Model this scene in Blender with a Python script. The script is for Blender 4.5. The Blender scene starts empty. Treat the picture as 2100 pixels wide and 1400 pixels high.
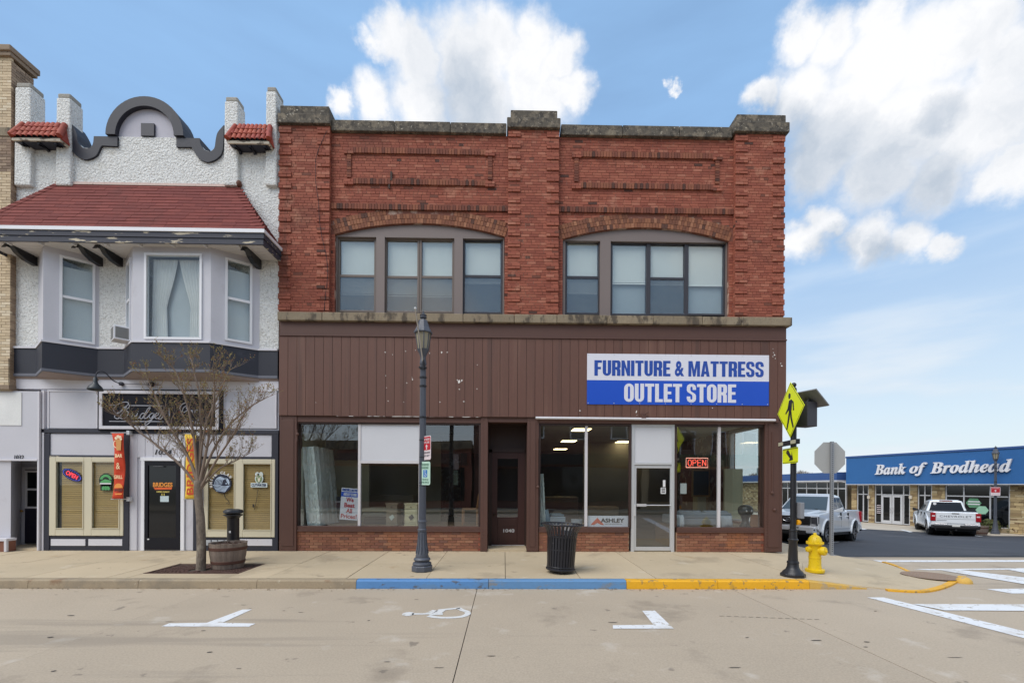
import bpy, math, random
from math import sin, cos, pi, radians, sqrt, atan2
from mathutils import Vector, Matrix
random.seed(7)
SC = bpy.context.scene
COL = SC.collection

# ---------------------------------------------------------------- camera
F, CX, CY = 933.3, 1050.0, 995.0
YAW, ROLL = 0.0173, 0.0050
CAM = Vector((0.0, -11.24, 1.627))
_f = Vector((sin(YAW), cos(YAW), 0)); _r = Vector((cos(YAW), -sin(YAW), 0)); _u = Vector((0, 0, 1))
CR = _r * cos(ROLL) + _u * sin(ROLL); CU = _u * cos(ROLL) - _r * sin(ROLL)
cam_d = bpy.data.cameras.new('camera'); cam = bpy.data.objects.new('camera', cam_d); COL.objects.link(cam)
cam_d.sensor_width = 36; cam_d.lens = F / 2100 * 36
cam_d.shift_y = (CY - 700) / 2100
cam_d.clip_start = 0.1; cam_d.clip_end = 3000
cam.matrix_world = Matrix(((CR.x, CU.x, -_f.x, CAM.x), (CR.y, CU.y, -_f.y, CAM.y), (CR.z, CU.z, -_f.z, CAM.z), (0, 0, 0, 1)))
SC.camera = cam

def ray(px, py):
    return CR * ((px - CX) / F) + CU * ((CY - py) / F) + _f
def P(px, py, Y=0.0):                       # point of the photograph on the plane y = Y
    d = ray(px, py); return CAM + d * ((Y - CAM.y) / d.y)
def G(px, py, Z=-0.21):                     # point of the photograph on the level z = Z
    d = ray(px, py); return CAM + d * ((Z - CAM.z) / d.z)
def fx(px, Y=0.0, py=900): return P(px, py, Y).x
def fz(py, px=1000, Y=0.0): return P(px, py, Y).z

# ---------------------------------------------------------------- light
EXPOSURE = 0.42
SUN_EL, SUN_AZ = radians(50), radians(228)  # azimuth clockwise from +Y: behind the camera, a little to the left
SKY_STRENGTH = 0.12
SUN_STRENGTH = 2.0
sun_d = bpy.data.lights.new('sun', 'SUN'); sun = bpy.data.objects.new('sun', sun_d); COL.objects.link(sun)
sun_d.energy = SUN_STRENGTH; sun_d.angle = radians(45); sun_d.color = (1.0, 0.96, 0.90)
_s = Vector((sin(SUN_AZ) * cos(SUN_EL), cos(SUN_AZ) * cos(SUN_EL), sin(SUN_EL)))
sun.rotation_euler = _s.to_track_quat('Z', 'Y').to_euler(); sun.location = (0, -30, 40)
SC.view_settings.view_transform = 'Standard'; SC.view_settings.look = 'None'
SC.view_settings.exposure = EXPOSURE; SC.view_settings.gamma = 1; SC.view_settings.use_curve_mapping = False
SC.cycles.max_bounces = 8; SC.cycles.transparent_max_bounces = 24
SC.cycles.diffuse_bounces = 4; SC.cycles.glossy_bounces = 3
SC.cycles.use_denoising = True
SC.cycles.caustics_reflective = False; SC.cycles.caustics_refractive = False

world = bpy.data.worlds.new('World'); SC.world = world; world.use_nodes = True
W = world.node_tree; W.nodes.clear()
def wn(t, **k):
    n = W.nodes.new(t)
    for a, b in k.items(): setattr(n, a, b)
    return n
def wmath(op, a, b=None, c=None, clamp=False):
    n = wn('ShaderNodeMath', operation=op, use_clamp=clamp)
    for i, v in enumerate((a, b, c)):
        if v is None: continue
        if isinstance(v, (int, float)): n.inputs[i].default_value = v
        else: W.links.new(v, n.inputs[i])
    return n.outputs[0]
def wvec(op, a, b=None):
    n = wn('ShaderNodeVectorMath', operation=op)
    for i, v in enumerate((a, b)):
        if v is None: continue
        if isinstance(v, (tuple, Vector)): n.inputs[i].default_value = v
        else: W.links.new(v, n.inputs[i])
    return n.outputs['Value'] if op == 'DISTANCE' else n.outputs[0]
tc = wn('ShaderNodeTexCoord').outputs['Generated']
sky = wn('ShaderNodeTexSky', sky_type='NISHITA', sun_disc=False)
sky.sun_elevation = SUN_EL; sky.sun_rotation = SUN_AZ; sky.air_density = 1.15; sky.dust_density = 0.9; sky.ozone_density = 2.0
nz = wn('ShaderNodeTexNoise'); nz.inputs['Scale'].default_value = 9; nz.inputs['Detail'].default_value = 7; nz.inputs['Roughness'].default_value = 0.62
W.links.new(tc, nz.inputs['Vector'])
nz2 = wn('ShaderNodeTexNoise'); nz2.inputs['Scale'].default_value = 26; nz2.inputs['Detail'].default_value = 6; nz2.inputs['Roughness'].default_value = 0.6
W.links.new(tc, nz2.inputs['Vector'])
wp = wvec('SUBTRACT', nz.outputs['Color'], (0.5, 0.5, 0.5))
wp_n = wn('ShaderNodeVectorMath', operation='SCALE'); W.links.new(wp, wp_n.inputs[0]); wp_n.inputs['Scale'].default_value = 0.08
wq = wvec('SUBTRACT', nz2.outputs['Color'], (0.5, 0.5, 0.5))
wq_n = wn('ShaderNodeVectorMath', operation='SCALE'); W.links.new(wq, wq_n.inputs[0]); wq_n.inputs['Scale'].default_value = 0.035
dirv = wvec('ADD', wvec('ADD', tc, wp_n.outputs[0]), wq_n.outputs[0])
def blob_field(blobs):
    out = None
    for c, r in blobs:
        v = wmath('SUBTRACT', 1.0, wmath('DIVIDE', wvec('DISTANCE', dirv, tuple(c)), r))
        out = v if out is None else wmath('SMOOTH_MAX', out, v, 0.12)
    return out
def pxblob(px, py, r):
    c = ray(px, py).normalized()
    a = (ray(px + r, py).normalized() - c).length; b = (ray(px, py + r).normalized() - c).length
    return c, (a + b) / 2
CL = [(800, 66, 62), (765, 92, 44), (850, 112, 72), (945, 118, 92), (1010, 92, 84), (1085, 92, 78), (1150, 112, 60), (1178, 180, 52),
      (1100, 190, 105), (980, 205, 115), (860, 205, 95), (765, 218, 62), (700, 222, 36),
      (1640, 72, 66), (1705, 85, 74), (1800, 44, 74), (1790, 135, 120), (1900, 105, 130), (2000, 60, 125), (2085, 120, 130), (1645, 190, 95),
      (1730, 250, 130), (1850, 260, 170), (2000, 260, 160), (2080, 350, 85), (1800, 360, 100), (1905, 372, 90), (1690, 310, 100),
      (1690, 455, 52), (1645, 488, 60), (1780, 492, 70), (1870, 490, 62), (1935, 505, 40), (1376, 192, 17), (1560, 195, 40)]
blobs = [pxblob(*b) for b in CL]
rs = random.Random(3)
for k in range(16):                          # the same kind of cloud over the rest of the sky
    az = radians(75 + 210 * k / 15 + rs.uniform(-6, 6)); el = radians(rs.uniform(12, 60))
    for q in range(2):
        a2 = az + rs.uniform(-.14, .14); e2 = el + rs.uniform(-.05, .05)
        blobs.append((Vector((sin(a2) * cos(e2), cos(a2) * cos(e2), sin(e2))), rs.uniform(.12, .24)))
field = blob_field(blobs)
mr = wn('ShaderNodeMapRange', interpolation_type='SMOOTHSTEP'); W.links.new(field, mr.inputs['Value'])
mr.inputs['From Min'].default_value = -0.13; mr.inputs['From Max'].default_value = 0.56
nz4 = wn('ShaderNodeTexNoise'); nz4.inputs['Scale'].default_value = 11; nz4.inputs['Detail'].default_value = 8; nz4.inputs['Roughness'].default_value = 0.65; W.links.new(tc, nz4.inputs['Vector'])
W.links.new(wmath('ADD', field, wmath('MULTIPLY', wmath('SUBTRACT', nz4.outputs['Fac'], 0.5), 0.55)), mr.inputs['Value'])
dens = mr.outputs[0]
# grey undersides
greys = [pxblob(*b) for b in [(1700, 340, 130), (1790, 350, 120), (1880, 390, 95), (1640, 300, 90), (1700, 512, 60), (1800, 522, 60), (960, 205, 90), (1900, 250, 60), (1560, 250, 60)]]
gf = wn('ShaderNodeMapRange', interpolation_type='SMOOTHSTEP'); W.links.new(blob_field(greys), gf.inputs['Value'])
gf.inputs['From Min'].default_value = -0.25; gf.inputs['From Max'].default_value = 0.75
nz5 = wn('ShaderNodeTexNoise'); nz5.inputs['Scale'].default_value = 5.5; nz5.inputs['Detail'].default_value = 7; nz5.inputs['Roughness'].default_value = 0.6; W.links.new(dirv, nz5.inputs['Vector'])
gsh = wmath('ADD', wmath('MULTIPLY', gf.outputs[0], 0.75), wmath('MULTIPLY', wmath('SUBTRACT', nz5.outputs['Fac'], 0.46), 2.2), clamp=True)
ccol = wn('ShaderNodeMix', data_type='RGBA'); W.links.new(gsh, ccol.inputs['Factor'])
k = 1 / SKY_STRENGTH
ccol.inputs['A'].default_value = (0.745 * k, 0.75 * k, 0.765 * k, 1); ccol.inputs['B'].default_value = (0.37 * k, 0.43 * k, 0.51 * k, 1)
# thin veil of high haze, thicker toward the horizon
sep = wn('ShaderNodeSeparateXYZ'); W.links.new(tc, sep.inputs[0])
veil = wn('ShaderNodeMapRange', interpolation_type='SMOOTHSTEP'); W.links.new(sep.outputs['Z'], veil.inputs['Value'])
veil.inputs['From Min'].default_value = 0.0; veil.inputs['From Max'].default_value = 0.62; veil.inputs['To Min'].default_value = 1.0; veil.inputs['To Max'].default_value = 0.85
st = wn('ShaderNodeMapping'); W.links.new(tc, st.inputs['Vector']); st.inputs['Scale'].default_value = (2.2, 2.2, 11)
nz3 = wn('ShaderNodeTexNoise'); nz3.inputs['Scale'].default_value = 1.6; nz3.inputs['Detail'].default_value = 5; W.links.new(st.outputs[0], nz3.inputs['Vector'])
vv = wmath('MULTIPLY', veil.outputs[0], wmath('MULTIPLY_ADD', nz3.outputs['Fac'], 0.7, 0.52), clamp=True)
mixv = wn('ShaderNodeMix', data_type='RGBA'); W.links.new(vv, mixv.inputs['Factor'])
tint = wn('ShaderNodeMix', data_type='RGBA', blend_type='MULTIPLY'); tint.inputs['Factor'].default_value = 1
W.links.new(sky.outputs[0], tint.inputs['A']); tint.inputs['B'].default_value = (1.0, 1.0, 1.0, 1)
W.links.new(tint.outputs['Result'], mixv.inputs['A']); vcol = wn('ShaderNodeMix', data_type='RGBA'); vt = wn('ShaderNodeMapRange', interpolation_type='SMOOTHSTEP'); W.links.new(sep.outputs['Z'], vt.inputs['Value']); vt.inputs['From Min'].default_value = 0.02; vt.inputs['From Max'].default_value = 0.56; W.links.new(vt.outputs[0], vcol.inputs['Factor'])
vcol.inputs['A'].default_value = (0.56 * k, 0.64 * k, 0.70 * k, 1); vcol.inputs['B'].default_value = (0.25 * k, 0.43 * k, 0.69 * k, 1); W.links.new(vcol.outputs['Result'], mixv.inputs['B'])
mixc = wn('ShaderNodeMix', data_type='RGBA'); W.links.new(dens, mixc.inputs['Factor'])
wis = wn('ShaderNodeMapRange', interpolation_type='SMOOTHSTEP'); W.links.new(nz3.outputs['Fac'], wis.inputs['Value']); wis.inputs['From Min'].default_value = 0.46; wis.inputs['From Max'].default_value = 0.74
wfa = wn('ShaderNodeMapRange'); W.links.new(sep.outputs['Z'], wfa.inputs['Value']); wfa.inputs['From Min'].default_value = 0.5; wfa.inputs['From Max'].default_value = 0.05; wfa.inputs['To Max'].default_value = 0.75
mixw = wn('ShaderNodeMix', data_type='RGBA'); W.links.new(wmath('MULTIPLY', wis.outputs[0], wfa.outputs[0]), mixw.inputs['Factor']); W.links.new(mixv.outputs['Result'], mixw.inputs['A']); mixw.inputs['B'].default_value = (0.66 * k, 0.69 * k, 0.72 * k, 1)   # thin streaks of high cloud
W.links.new(mixw.outputs['Result'], mixc.inputs['A']); W.links.new(ccol.outputs['Result'], mixc.inputs['B'])
bg = wn('ShaderNodeBackground'); bg.inputs['Strength'].default_value = SKY_STRENGTH
W.links.new(mixc.outputs['Result'], bg.inputs['Color'])
wo = wn('ShaderNodeOutputWorld'); W.links.new(bg.outputs[0], wo.inputs['Surface'])

# ---------------------------------------------------------------- materials
def S(r, g, b):
    f = lambda c: (c / 255 / 12.92) if c / 255 <= 0.04045 else ((c / 255 + 0.055) / 1.055) ** 2.4
    return (f(r), f(g), f(b))
MATS = {}
def mat(name, col, rough=.65, metal=0., var=.18, vs=1.3, fine=.10, fs=45, bump=0., bs=60, bd=.01, isl=0., hue=0., spots=None, stains=(), local=False, spec=.5, emit=None, coat=0., stretch=(1, 1, 1), cols=None):
    """Colour with broad and fine mottling, optional per-piece variation, shaped stains or shade speckle, chips and relief."""
    if name in MATS: return MATS[name]
    m = bpy.data.materials.new(name); MATS[name] = m; m.use_nodes = True
    T = m.node_tree; N = T.nodes; L = T.links; b = N['Principled BSDF']
    def node(t, **k):
        n = N.new(t)
        for a, v in k.items(): setattr(n, a, v)
        return n
    def math_(op, a, c=None, clamp=False):
        n = node('ShaderNodeMath', operation=op, use_clamp=clamp)
        for i, v in enumerate((a, c)):
            if v is None: continue
            if isinstance(v, (int, float)): n.inputs[i].default_value = v
            else: L.new(v, n.inputs[i])
        return n.outputs[0]
    if local: co = node('ShaderNodeTexCoord').outputs['Object']
    else: co = node('ShaderNodeNewGeometry').outputs['Position']
    if stretch != (1, 1, 1):
        mp = node('ShaderNodeMapping'); mp.inputs['Scale'].default_value = stretch; L.new(co, mp.inputs['Vector']); co = mp.outputs[0]
    def noise(sc, det=4, rough_=.55, off=0, strch=None):
        n = node('ShaderNodeTexNoise'); n.inputs['Scale'].default_value = sc; n.inputs['Detail'].default_value = det; n.inputs['Roughness'].default_value = rough_
        if strch:
            mp_ = node('ShaderNodeMapping'); mp_.inputs['Scale'].default_value = strch; mp_.inputs['Location'].default_value = (off, off, off); L.new(co, mp_.inputs['Vector']); L.new(mp_.outputs[0], n.inputs['Vector'])
        elif off:
            a = node('ShaderNodeVectorMath', operation='ADD'); a.inputs[1].default_value = (off, off * 1.7, off * .6); L.new(co, a.inputs[0]); L.new(a.outputs[0], n.inputs['Vector'])
        else: L.new(co, n.inputs['Vector'])
        return n
    val = math_('ADD', 1.0, 0.0)
    if var: val = math_('ADD', val, math_('MULTIPLY', math_('SUBTRACT', noise(vs).outputs['Fac'], .5), 2 * var))
    if fine: val = math_('ADD', val, math_('MULTIPLY', math_('SUBTRACT', noise(fs, 3).outputs['Fac'], .5), 2 * fine))
    rnd = None
    if isl or hue or cols:
        r1 = node('ShaderNodeObjectInfo').outputs['Random']; r2 = node('ShaderNodeNewGeometry').outputs['Random Per Island']
        rnd = math_('FRACT', math_('ADD', r1, r2))
        val = math_('ADD', val, math_('MULTIPLY', math_('SUBTRACT', math_('FRACT', math_('MULTIPLY', rnd, 7.31)), .5), 2 * isl))
    base = node('ShaderNodeMix', data_type='RGBA', blend_type='MULTIPLY'); base.inputs['Factor'].default_value = 1
    if cols:
        rp = node('ShaderNodeValToRGB'); rp.color_ramp.interpolation = 'CONSTANT'; L.new(rnd, rp.inputs[0])
        el = rp.color_ramp.elements
        while len(el) < len(cols): el.new(.5)
        for e, (p_, c_) in zip(el, cols): e.position = p_; e.color = (*c_, 1)
        L.new(rp.outputs[0], base.inputs['A'])
    else: base.inputs['A'].default_value = (*col, 1)
    cmb = node('ShaderNodeCombineColor'); [L.new(val, cmb.inputs[i]) for i in range(3)]
    L.new(cmb.outputs[0], base.inputs['B']); out = base.outputs['Result']
    if hue:
        h = node('ShaderNodeHueSaturation'); L.new(out, h.inputs['Color'])
        L.new(math_('ADD', .5, math_('MULTIPLY', math_('SUBTRACT', math_('FRACT', math_('MULTIPLY', rnd, 3.7)), .5), hue)), h.inputs['Hue']); out = h.outputs[0]
    for i, sdef in enumerate(list(stains) + ([spots] if spots else [])):
        c_, thr, soft, sc, amt = sdef[:5]
        src = noise(sc, sdef[5] if len(sdef) > 5 else 5, .6, 3.1 + 5.3 * i, sdef[6] if len(sdef) > 6 else None)
        mr_ = node('ShaderNodeMapRange', interpolation_type='SMOOTHSTEP'); L.new(src.outputs['Fac'], mr_.inputs['Value'])
        mr_.inputs['From Min'].default_value = thr; mr_.inputs['From Max'].default_value = thr + soft; mr_.inputs['To Max'].default_value = amt
        mx = node('ShaderNodeMix', data_type='RGBA'); L.new(mr_.outputs[0], mx.inputs['Factor']); L.new(out, mx.inputs['A']); mx.inputs['B'].default_value = (*c_, 1)
        out = mx.outputs['Result']
    L.new(out, b.inputs['Base Color'])
    b.inputs['Roughness'].default_value = rough; b.inputs['Metallic'].default_value = metal; b.inputs['Specular IOR Level'].default_value = spec
    if coat: b.inputs['Coat Weight'].default_value = coat; b.inputs['Coat Roughness'].default_value = .06
    if bump:
        bp = node('ShaderNodeBump'); bp.inputs['Strength'].default_value = bump; bp.inputs['Distance'].default_value = bd
        L.new(noise(bs, 4, .6, 1.3).outputs['Fac'], bp.inputs['Height']); L.new(bp.outputs[0], b.inputs['Normal'])
    if emit:
        b.inputs['Emission Color'].default_value = (*emit[0], 1); b.inputs['Emission Strength'].default_value = emit[1]
    return m
def glass_mat(name, tint=(.92, .95, .95), lo=.09, gain=1.5, dirt=.0, dirtcol=(.5, .5, .48)):
    if name in MATS: return MATS[name]
    m = bpy.data.materials.new(name); MATS[name] = m; m.use_nodes = True
    T = m.node_tree; N = T.nodes; L = T.links; N.clear()
    tr = N.new('ShaderNodeBsdfTransparent'); tr.inputs[0].default_value = (*tint, 1)
    gl = N.new('ShaderNodeBsdfGlossy'); gl.inputs['Roughness'].default_value = 0.0; gl.inputs['Color'].default_value = (.95, .97, 1, 1)
    fr = N.new('ShaderNodeFresnel'); fr.inputs['IOR'].default_value = 1.5
    ml = N.new('ShaderNodeMath'); ml.operation = 'MULTIPLY'; ml.inputs[1].default_value = gain; L.new(fr.outputs[0], ml.inputs[0])
    mxm = N.new('ShaderNodeMath'); mxm.operation = 'MAXIMUM'; mxm.inputs[1].default_value = lo; mxm.use_clamp = True; L.new(ml.outputs[0], mxm.inputs[0])
    gb = N.new('ShaderNodeNewGeometry'); fr2 = N.new('ShaderNodeMath'); fr2.operation = 'SUBTRACT'; fr2.inputs[0].default_value = 1; L.new(gb.outputs['Backfacing'], fr2.inputs[1])
    fac = N.new('ShaderNodeMath'); fac.operation = 'MULTIPLY'; L.new(mxm.outputs[0], fac.inputs[0]); L.new(fr2.outputs[0], fac.inputs[1])   # one reflection per pane, from its outer face
    # old panes are never quite flat
    g = N.new('ShaderNodeNewGeometry'); nz = N.new('ShaderNodeTexNoise'); nz.inputs['Scale'].default_value = 1.1; nz.inputs['Detail'].default_value = 1; L.new(g.outputs['Position'], nz.inputs['Vector'])
    bp = N.new('ShaderNodeBump'); bp.inputs['Strength'].default_value = .12; bp.inputs['Distance'].default_value = .02; L.new(nz.outputs['Fac'], bp.inputs['Height']); L.new(bp.outputs[0], gl.inputs['Normal'])
    mx = N.new('ShaderNodeMixShader'); L.new(fac.outputs[0], mx.inputs[0]); L.new(tr.outputs[0], mx.inputs[1]); L.new(gl.outputs[0], mx.inputs[2])
    o = N.new('ShaderNodeOutputMaterial'); fin = mx
    if dirt:
        df = N.new('ShaderNodeBsdfDiffuse'); df.inputs[0].default_value = (*dirtcol, 1)
        nd = N.new('ShaderNodeTexNoise'); nd.inputs['Scale'].default_value = 2.2; nd.inputs['Detail'].default_value = 5; L.new(g.outputs['Position'], nd.inputs['Vector'])
        mm = N.new('ShaderNodeMath'); mm.operation = 'MULTIPLY'; mm.inputs[1].default_value = dirt; L.new(nd.outputs['Fac'], mm.inputs[0])
        m2 = N.new('ShaderNodeMixShader'); L.new(mm.outputs[0], m2.inputs[0]); L.new(mx.outputs[0], m2.inputs[1]); L.new(df.outputs[0], m2.inputs[2]); fin = m2
    L.new(fin.outputs[0], o.inputs['Surface'])
    return m
def plain(name, col, rough=.5, **k): return mat(name, col, rough, var=.05, fine=.04, **k)

# ---------------------------------------------------------------- geometry helpers
OFF = {}
class MB:
    def __init__(s): s.v = []; s.f = []; s.m = []; s.cur = 0
    def add(s, vs, fs):
        n = len(s.v); s.v += [tuple(p) for p in vs]
        for f in fs: s.f.append([n + i for i in f]); s.m.append(s.cur)
        return s
    def box(s, x0, x1, y0, y1, z0, z1):
        x0, x1 = min(x0, x1), max(x0, x1); y0, y1 = min(y0, y1), max(y0, y1); z0, z1 = min(z0, z1), max(z0, z1)
        return s.add([(x0, y0, z0), (x1, y0, z0), (x1, y1, z0), (x0, y1, z0), (x0, y0, z1), (x1, y0, z1), (x1, y1, z1), (x0, y1, z1)],
                     [(0, 3, 2, 1), (4, 5, 6, 7), (0, 1, 5, 4), (1, 2, 6, 5), (2, 3, 7, 6), (3, 0, 4, 7)])
    def hexa(s, b, t):                         # bottom and top loops of equal length
        n = len(b)
        return s.add(list(b) + list(t), [tuple(range(n))[::-1], tuple(range(n, 2 * n))] + [(i, (i + 1) % n, n + (i + 1) % n, n + i) for i in range(n)])
    def prism(s, pts, y0, y1, ax='y'):         # outline in XZ (ax y), YZ (ax x) or XY (ax z) given thickness
        g = {'y': lambda p, t: (p[0], t, p[1]), 'x': lambda p, t: (t, p[0], p[1]), 'z': lambda p, t: (p[0], p[1], t)}[ax]
        a = sum(pts[i][0] * pts[(i + 1) % len(pts)][1] - pts[(i + 1) % len(pts)][0] * pts[i][1] for i in range(len(pts)))
        if (a < 0) != (ax == 'y'): pts = pts[::-1]
        return s.hexa([g(p, y0) for p in pts], [g(p, y1) for p in pts])
    def tube(s, path, rad, n=8, cap=True, squash=None):
        path = [Vector(p) for p in path]
        if not isinstance(rad, (list, tuple)): rad = [rad] * len(path)
        ref = None; rings = []
        for i, p in enumerate(path):
            t = (path[min(i + 1, len(path) - 1)] - path[max(i - 1, 0)])
            t = t.normalized() if t.length > 1e-9 else Vector((0, 0, 1))
            if ref is None: ref = Vector((0, 0, 1)) if abs(t.z) < .9 else Vector((1, 0, 0))
            u = (ref - t * ref.dot(t)).normalized(); w = t.cross(u); ref = u
            rings.append([p + (u * cos(2 * pi * k / n) + w * sin(2 * pi * k / n)) * rad[i] for k in range(n)])
        vs = [q for r in rings for q in r]; fs = []
        for i in range(len(path) - 1):
            for k in range(n): fs.append((i * n + k, i * n + (k + 1) % n, (i + 1) * n + (k + 1) % n, (i + 1) * n + k))
        if cap: fs += [tuple(range(n))[::-1], tuple((len(path) - 1) * n + k for k in range(n))]
        return s.add(vs, fs)
    def lathe(s, prof, n=16, c=(0, 0, 0), ax='z', ph=0., cap=True):
        vs = []; fs = []
        for r, h in prof:
            for k in range(n):
                a = 2 * pi * k / n + ph
                if ax == 'z': vs.append((c[0] + r * cos(a), c[1] + r * sin(a), c[2] + h))
                elif ax == 'y': vs.append((c[0] + r * cos(a), c[1] + h, c[2] + r * sin(a)))
                else: vs.append((c[0] + h, c[1] + r * cos(a), c[2] + r * sin(a)))
        for i in range(len(prof) - 1):
            for k in range(n): fs.append((i * n + k, i * n + (k + 1) % n, (i + 1) * n + (k + 1) % n, (i + 1) * n + k))
        if cap: fs += [tuple(range(n))[::-1], tuple((len(prof) - 1) * n + k for k in range(n))]
        return s.add(vs, fs)
    def ellipsoid(s, c, r, n=12, m=8):
        return s.lathe([(sin(pi * i / m) * 1.0 + 1e-4, -cos(pi * i / m)) for i in range(m + 1)], n).scale_last(n * (m + 1), r, c)
    def scale_last(s, cnt, r, c):
        for i in range(len(s.v) - cnt, len(s.v)):
            x, y, z = s.v[i]; s.v[i] = (x * r[0] + c[0], y * r[1] + c[1], z * r[2] + c[2])
        return s
    def xf(s, M, start=0):
        for i in range(start, len(s.v)): s.v[i] = tuple(M @ Vector(s.v[i]))
        return s
    def build(s, name, m, parent=None, smooth=False, bevel=0, kind=None, label=None, loc=None, segs=2, auto=None):
        me = bpy.data.meshes.new(name); off = Vector(loc) if loc is not None else OFF.get(parent.name, Vector()) if parent else Vector()
        me.from_pydata([tuple(Vector(p) - off) for p in s.v], [], s.f)
        ms = m if isinstance(m, (list, tuple)) else [m]
        for q in ms: me.materials.append(q)
        if len(ms) > 1: me.polygons.foreach_set('material_index', s.m)
        if smooth:
            me.polygons.foreach_set('use_smooth', [True] * len(me.polygons))
            if auto: me.set_sharp_from_angle(angle=radians(auto))
        me.update()
        o = bpy.data.objects.new(name, me); COL.objects.link(o)
        if parent: o.parent = parent; OFF[o.name] = off
        elif loc is not None: o.location = loc; OFF[o.name] = off
        if bevel:
            bv = o.modifiers.new('bevel', 'BEVEL'); bv.width = bevel; bv.segments = segs; bv.limit_method = 'ANGLE'; bv.angle_limit = radians(35)
        if kind: o['kind'] = kind
        if label: o['label'] = label
        return o
def tag(o, label, cat, group=None, kind=None):
    o['label'] = label; o['category'] = cat
    if group: o['group'] = group
    if kind: o['kind'] = kind
    return o
def thing(name, label, cat, loc=(0, 0, 0), rz=0., group=None, world=True):
    o = bpy.data.objects.new(name, None); COL.objects.link(o); o.location = loc; o.rotation_euler = (0, 0, rz); o.empty_display_size = .2
    OFF[o.name] = Vector(loc) if world else Vector()
    return tag(o, label, cat, group)
def struct(o): o['kind'] = 'structure'; return o
def piece(name, src, parent, loc, rot=(0, 0, 0), sc=(1, 1, 1)):    # one more piece sharing mesh data
    o = src.copy(); o.name = name; COL.objects.link(o); o.parent = parent
    o.location = Vector(loc) - OFF.get(parent.name, Vector()); o.rotation_euler = rot; o.scale = sc
    return o
def copy_thing(root, loc, rz, label=None):
    r = root.copy(); COL.objects.link(r); r.location = loc; r.rotation_euler = (0, 0, rz)
    if label: r['label'] = label
    for ch in list(root.children):
        c = ch.copy(); COL.objects.link(c); c.parent = r
        for g in ch.children:
            d = g.copy(); COL.objects.link(d); d.parent = c
    return r
_tc = {}
def text(mb, body, M, w=None, h=1.0, depth=.006, bold=0., shear=0., space=1.0, align=(.5, .5)):
    """Lettering as real extruded outlines, fitted to width w and height h (cap height box), placed by matrix M (x right, y up, z out)."""
    key = (body, bold, shear, space)
    if key not in _tc:
        c = bpy.data.curves.new('t', 'FONT'); c.body = body; c.offset = bold; c.shear = shear; c.space_character = space; c.extrude = .5; c.resolution_u = 3
        o = bpy.data.objects.new('t', c); me = bpy.data.meshes.new_from_object(o)
        _tc[key] = ([tuple(v.co) for v in me.vertices], [tuple(p.vertices) for p in me.polygons])
        bpy.data.objects.remove(o); bpy.data.curves.remove(c); bpy.data.meshes.remove(me)
    vs, fs = _tc[key]
    x0 = min(v[0] for v in vs); x1 = max(v[0] for v in vs); y0 = min(v[1] for v in vs); y1 = max(v[1] for v in vs)
    sy = h / (y1 - y0); sx = (w / (x1 - x0)) if w else sy
    mb.add([M @ Vector(((v[0] - x0 - align[0] * (x1 - x0)) * sx, (v[1] - y0 - align[1] * (y1 - y0)) * sy, (v[2] + .5) * depth)) for v in vs], fs)
    return mb
def facing(p, rz=0., roll=0.):              # matrix at p for lettering that faces the street (-Y)
    return Matrix.Translation(Vector(p)) @ Matrix.Rotation(rz, 4, 'Z') @ Matrix.Rotation(pi / 2, 4, 'X') @ Matrix.Rotation(roll, 4, 'Z')
def ribbon(mb, pts, w, nrm=(0, 0, 1), t=.0):   # flat band along a polyline
    pts = [Vector(p) for p in pts]; nrm = Vector(nrm); vs = []; n = len(pts)
    ws = w if isinstance(w, (list, tuple)) else [w] * n
    for i, p in enumerate(pts):
        d = (pts[min(i + 1, n - 1)] - pts[max(i - 1, 0)]).normalized(); sd = nrm.cross(d).normalized() * ws[i] / 2
        vs += [p + sd, p - sd, p + sd - nrm * t, p - sd - nrm * t] if t else [p + sd, p - sd]
    k = 4 if t else 2; fs = []
    for i in range(n - 1):
        a, b = i * k, (i + 1) * k
        fs.append((a + 1, b + 1, b, a))
        if t: fs += [(a, b, b + 2, a + 2), (a + 3, b + 3, b + 1, a + 1)]
    if t: fs += [(0, 2, 3, 1), ((n - 1) * k, (n - 1) * k + 1, (n - 1) * k + 3, (n - 1) * k + 2)]
    return mb.add(vs, fs)
def smooth_path(pts, k=4):
    pts = [Vector(p) for p in pts]; out = []
    for i in range(len(pts) - 1):
        p0, p1, p2, p3 = pts[max(i - 1, 0)], pts[i], pts[i + 1], pts[min(i + 2, len(pts) - 1)]
        for j in range(k):
            t = j / k
            out.append(.5 * ((2 * p1) + (p2 - p0) * t + (2 * p0 - 5 * p1 + 4 * p2 - p3) * t * t + (3 * p1 - p0 - 3 * p2 + p3) * t ** 3))
    return out + [pts[-1]]

# common materials
M_black = plain('black_paint', S(30, 31, 36), .4, bump=.1, bs=30, bd=.003)
M_dark = mat('navy_black_paint', S(40, 41, 53), .55, var=.12, fine=.08, bump=.12, bs=40, bd=.004)
M_white = plain('white_paint', S(222, 222, 224), .5)
M_alum = mat('aluminium', S(205, 206, 208), .38, metal=.35, var=.06, fine=.05)
M_glass = glass_mat('shop_glass', lo=.17, gain=1.9, dirt=.008)
M_glass2 = glass_mat('upper_glass', lo=.13, gain=1.6, dirt=.02)
M_brown = mat('brown_paint', S(86, 58, 49), .6, var=.10, vs=1.8, fine=.08, fs=30, bump=.15, bs=50, bd=.003)
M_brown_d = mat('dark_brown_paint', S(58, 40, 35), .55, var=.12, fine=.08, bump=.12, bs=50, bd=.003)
M_mirror = mat('dark_window_glass', S(14, 16, 20), .06, var=0, fine=0, spec=.55)
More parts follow.
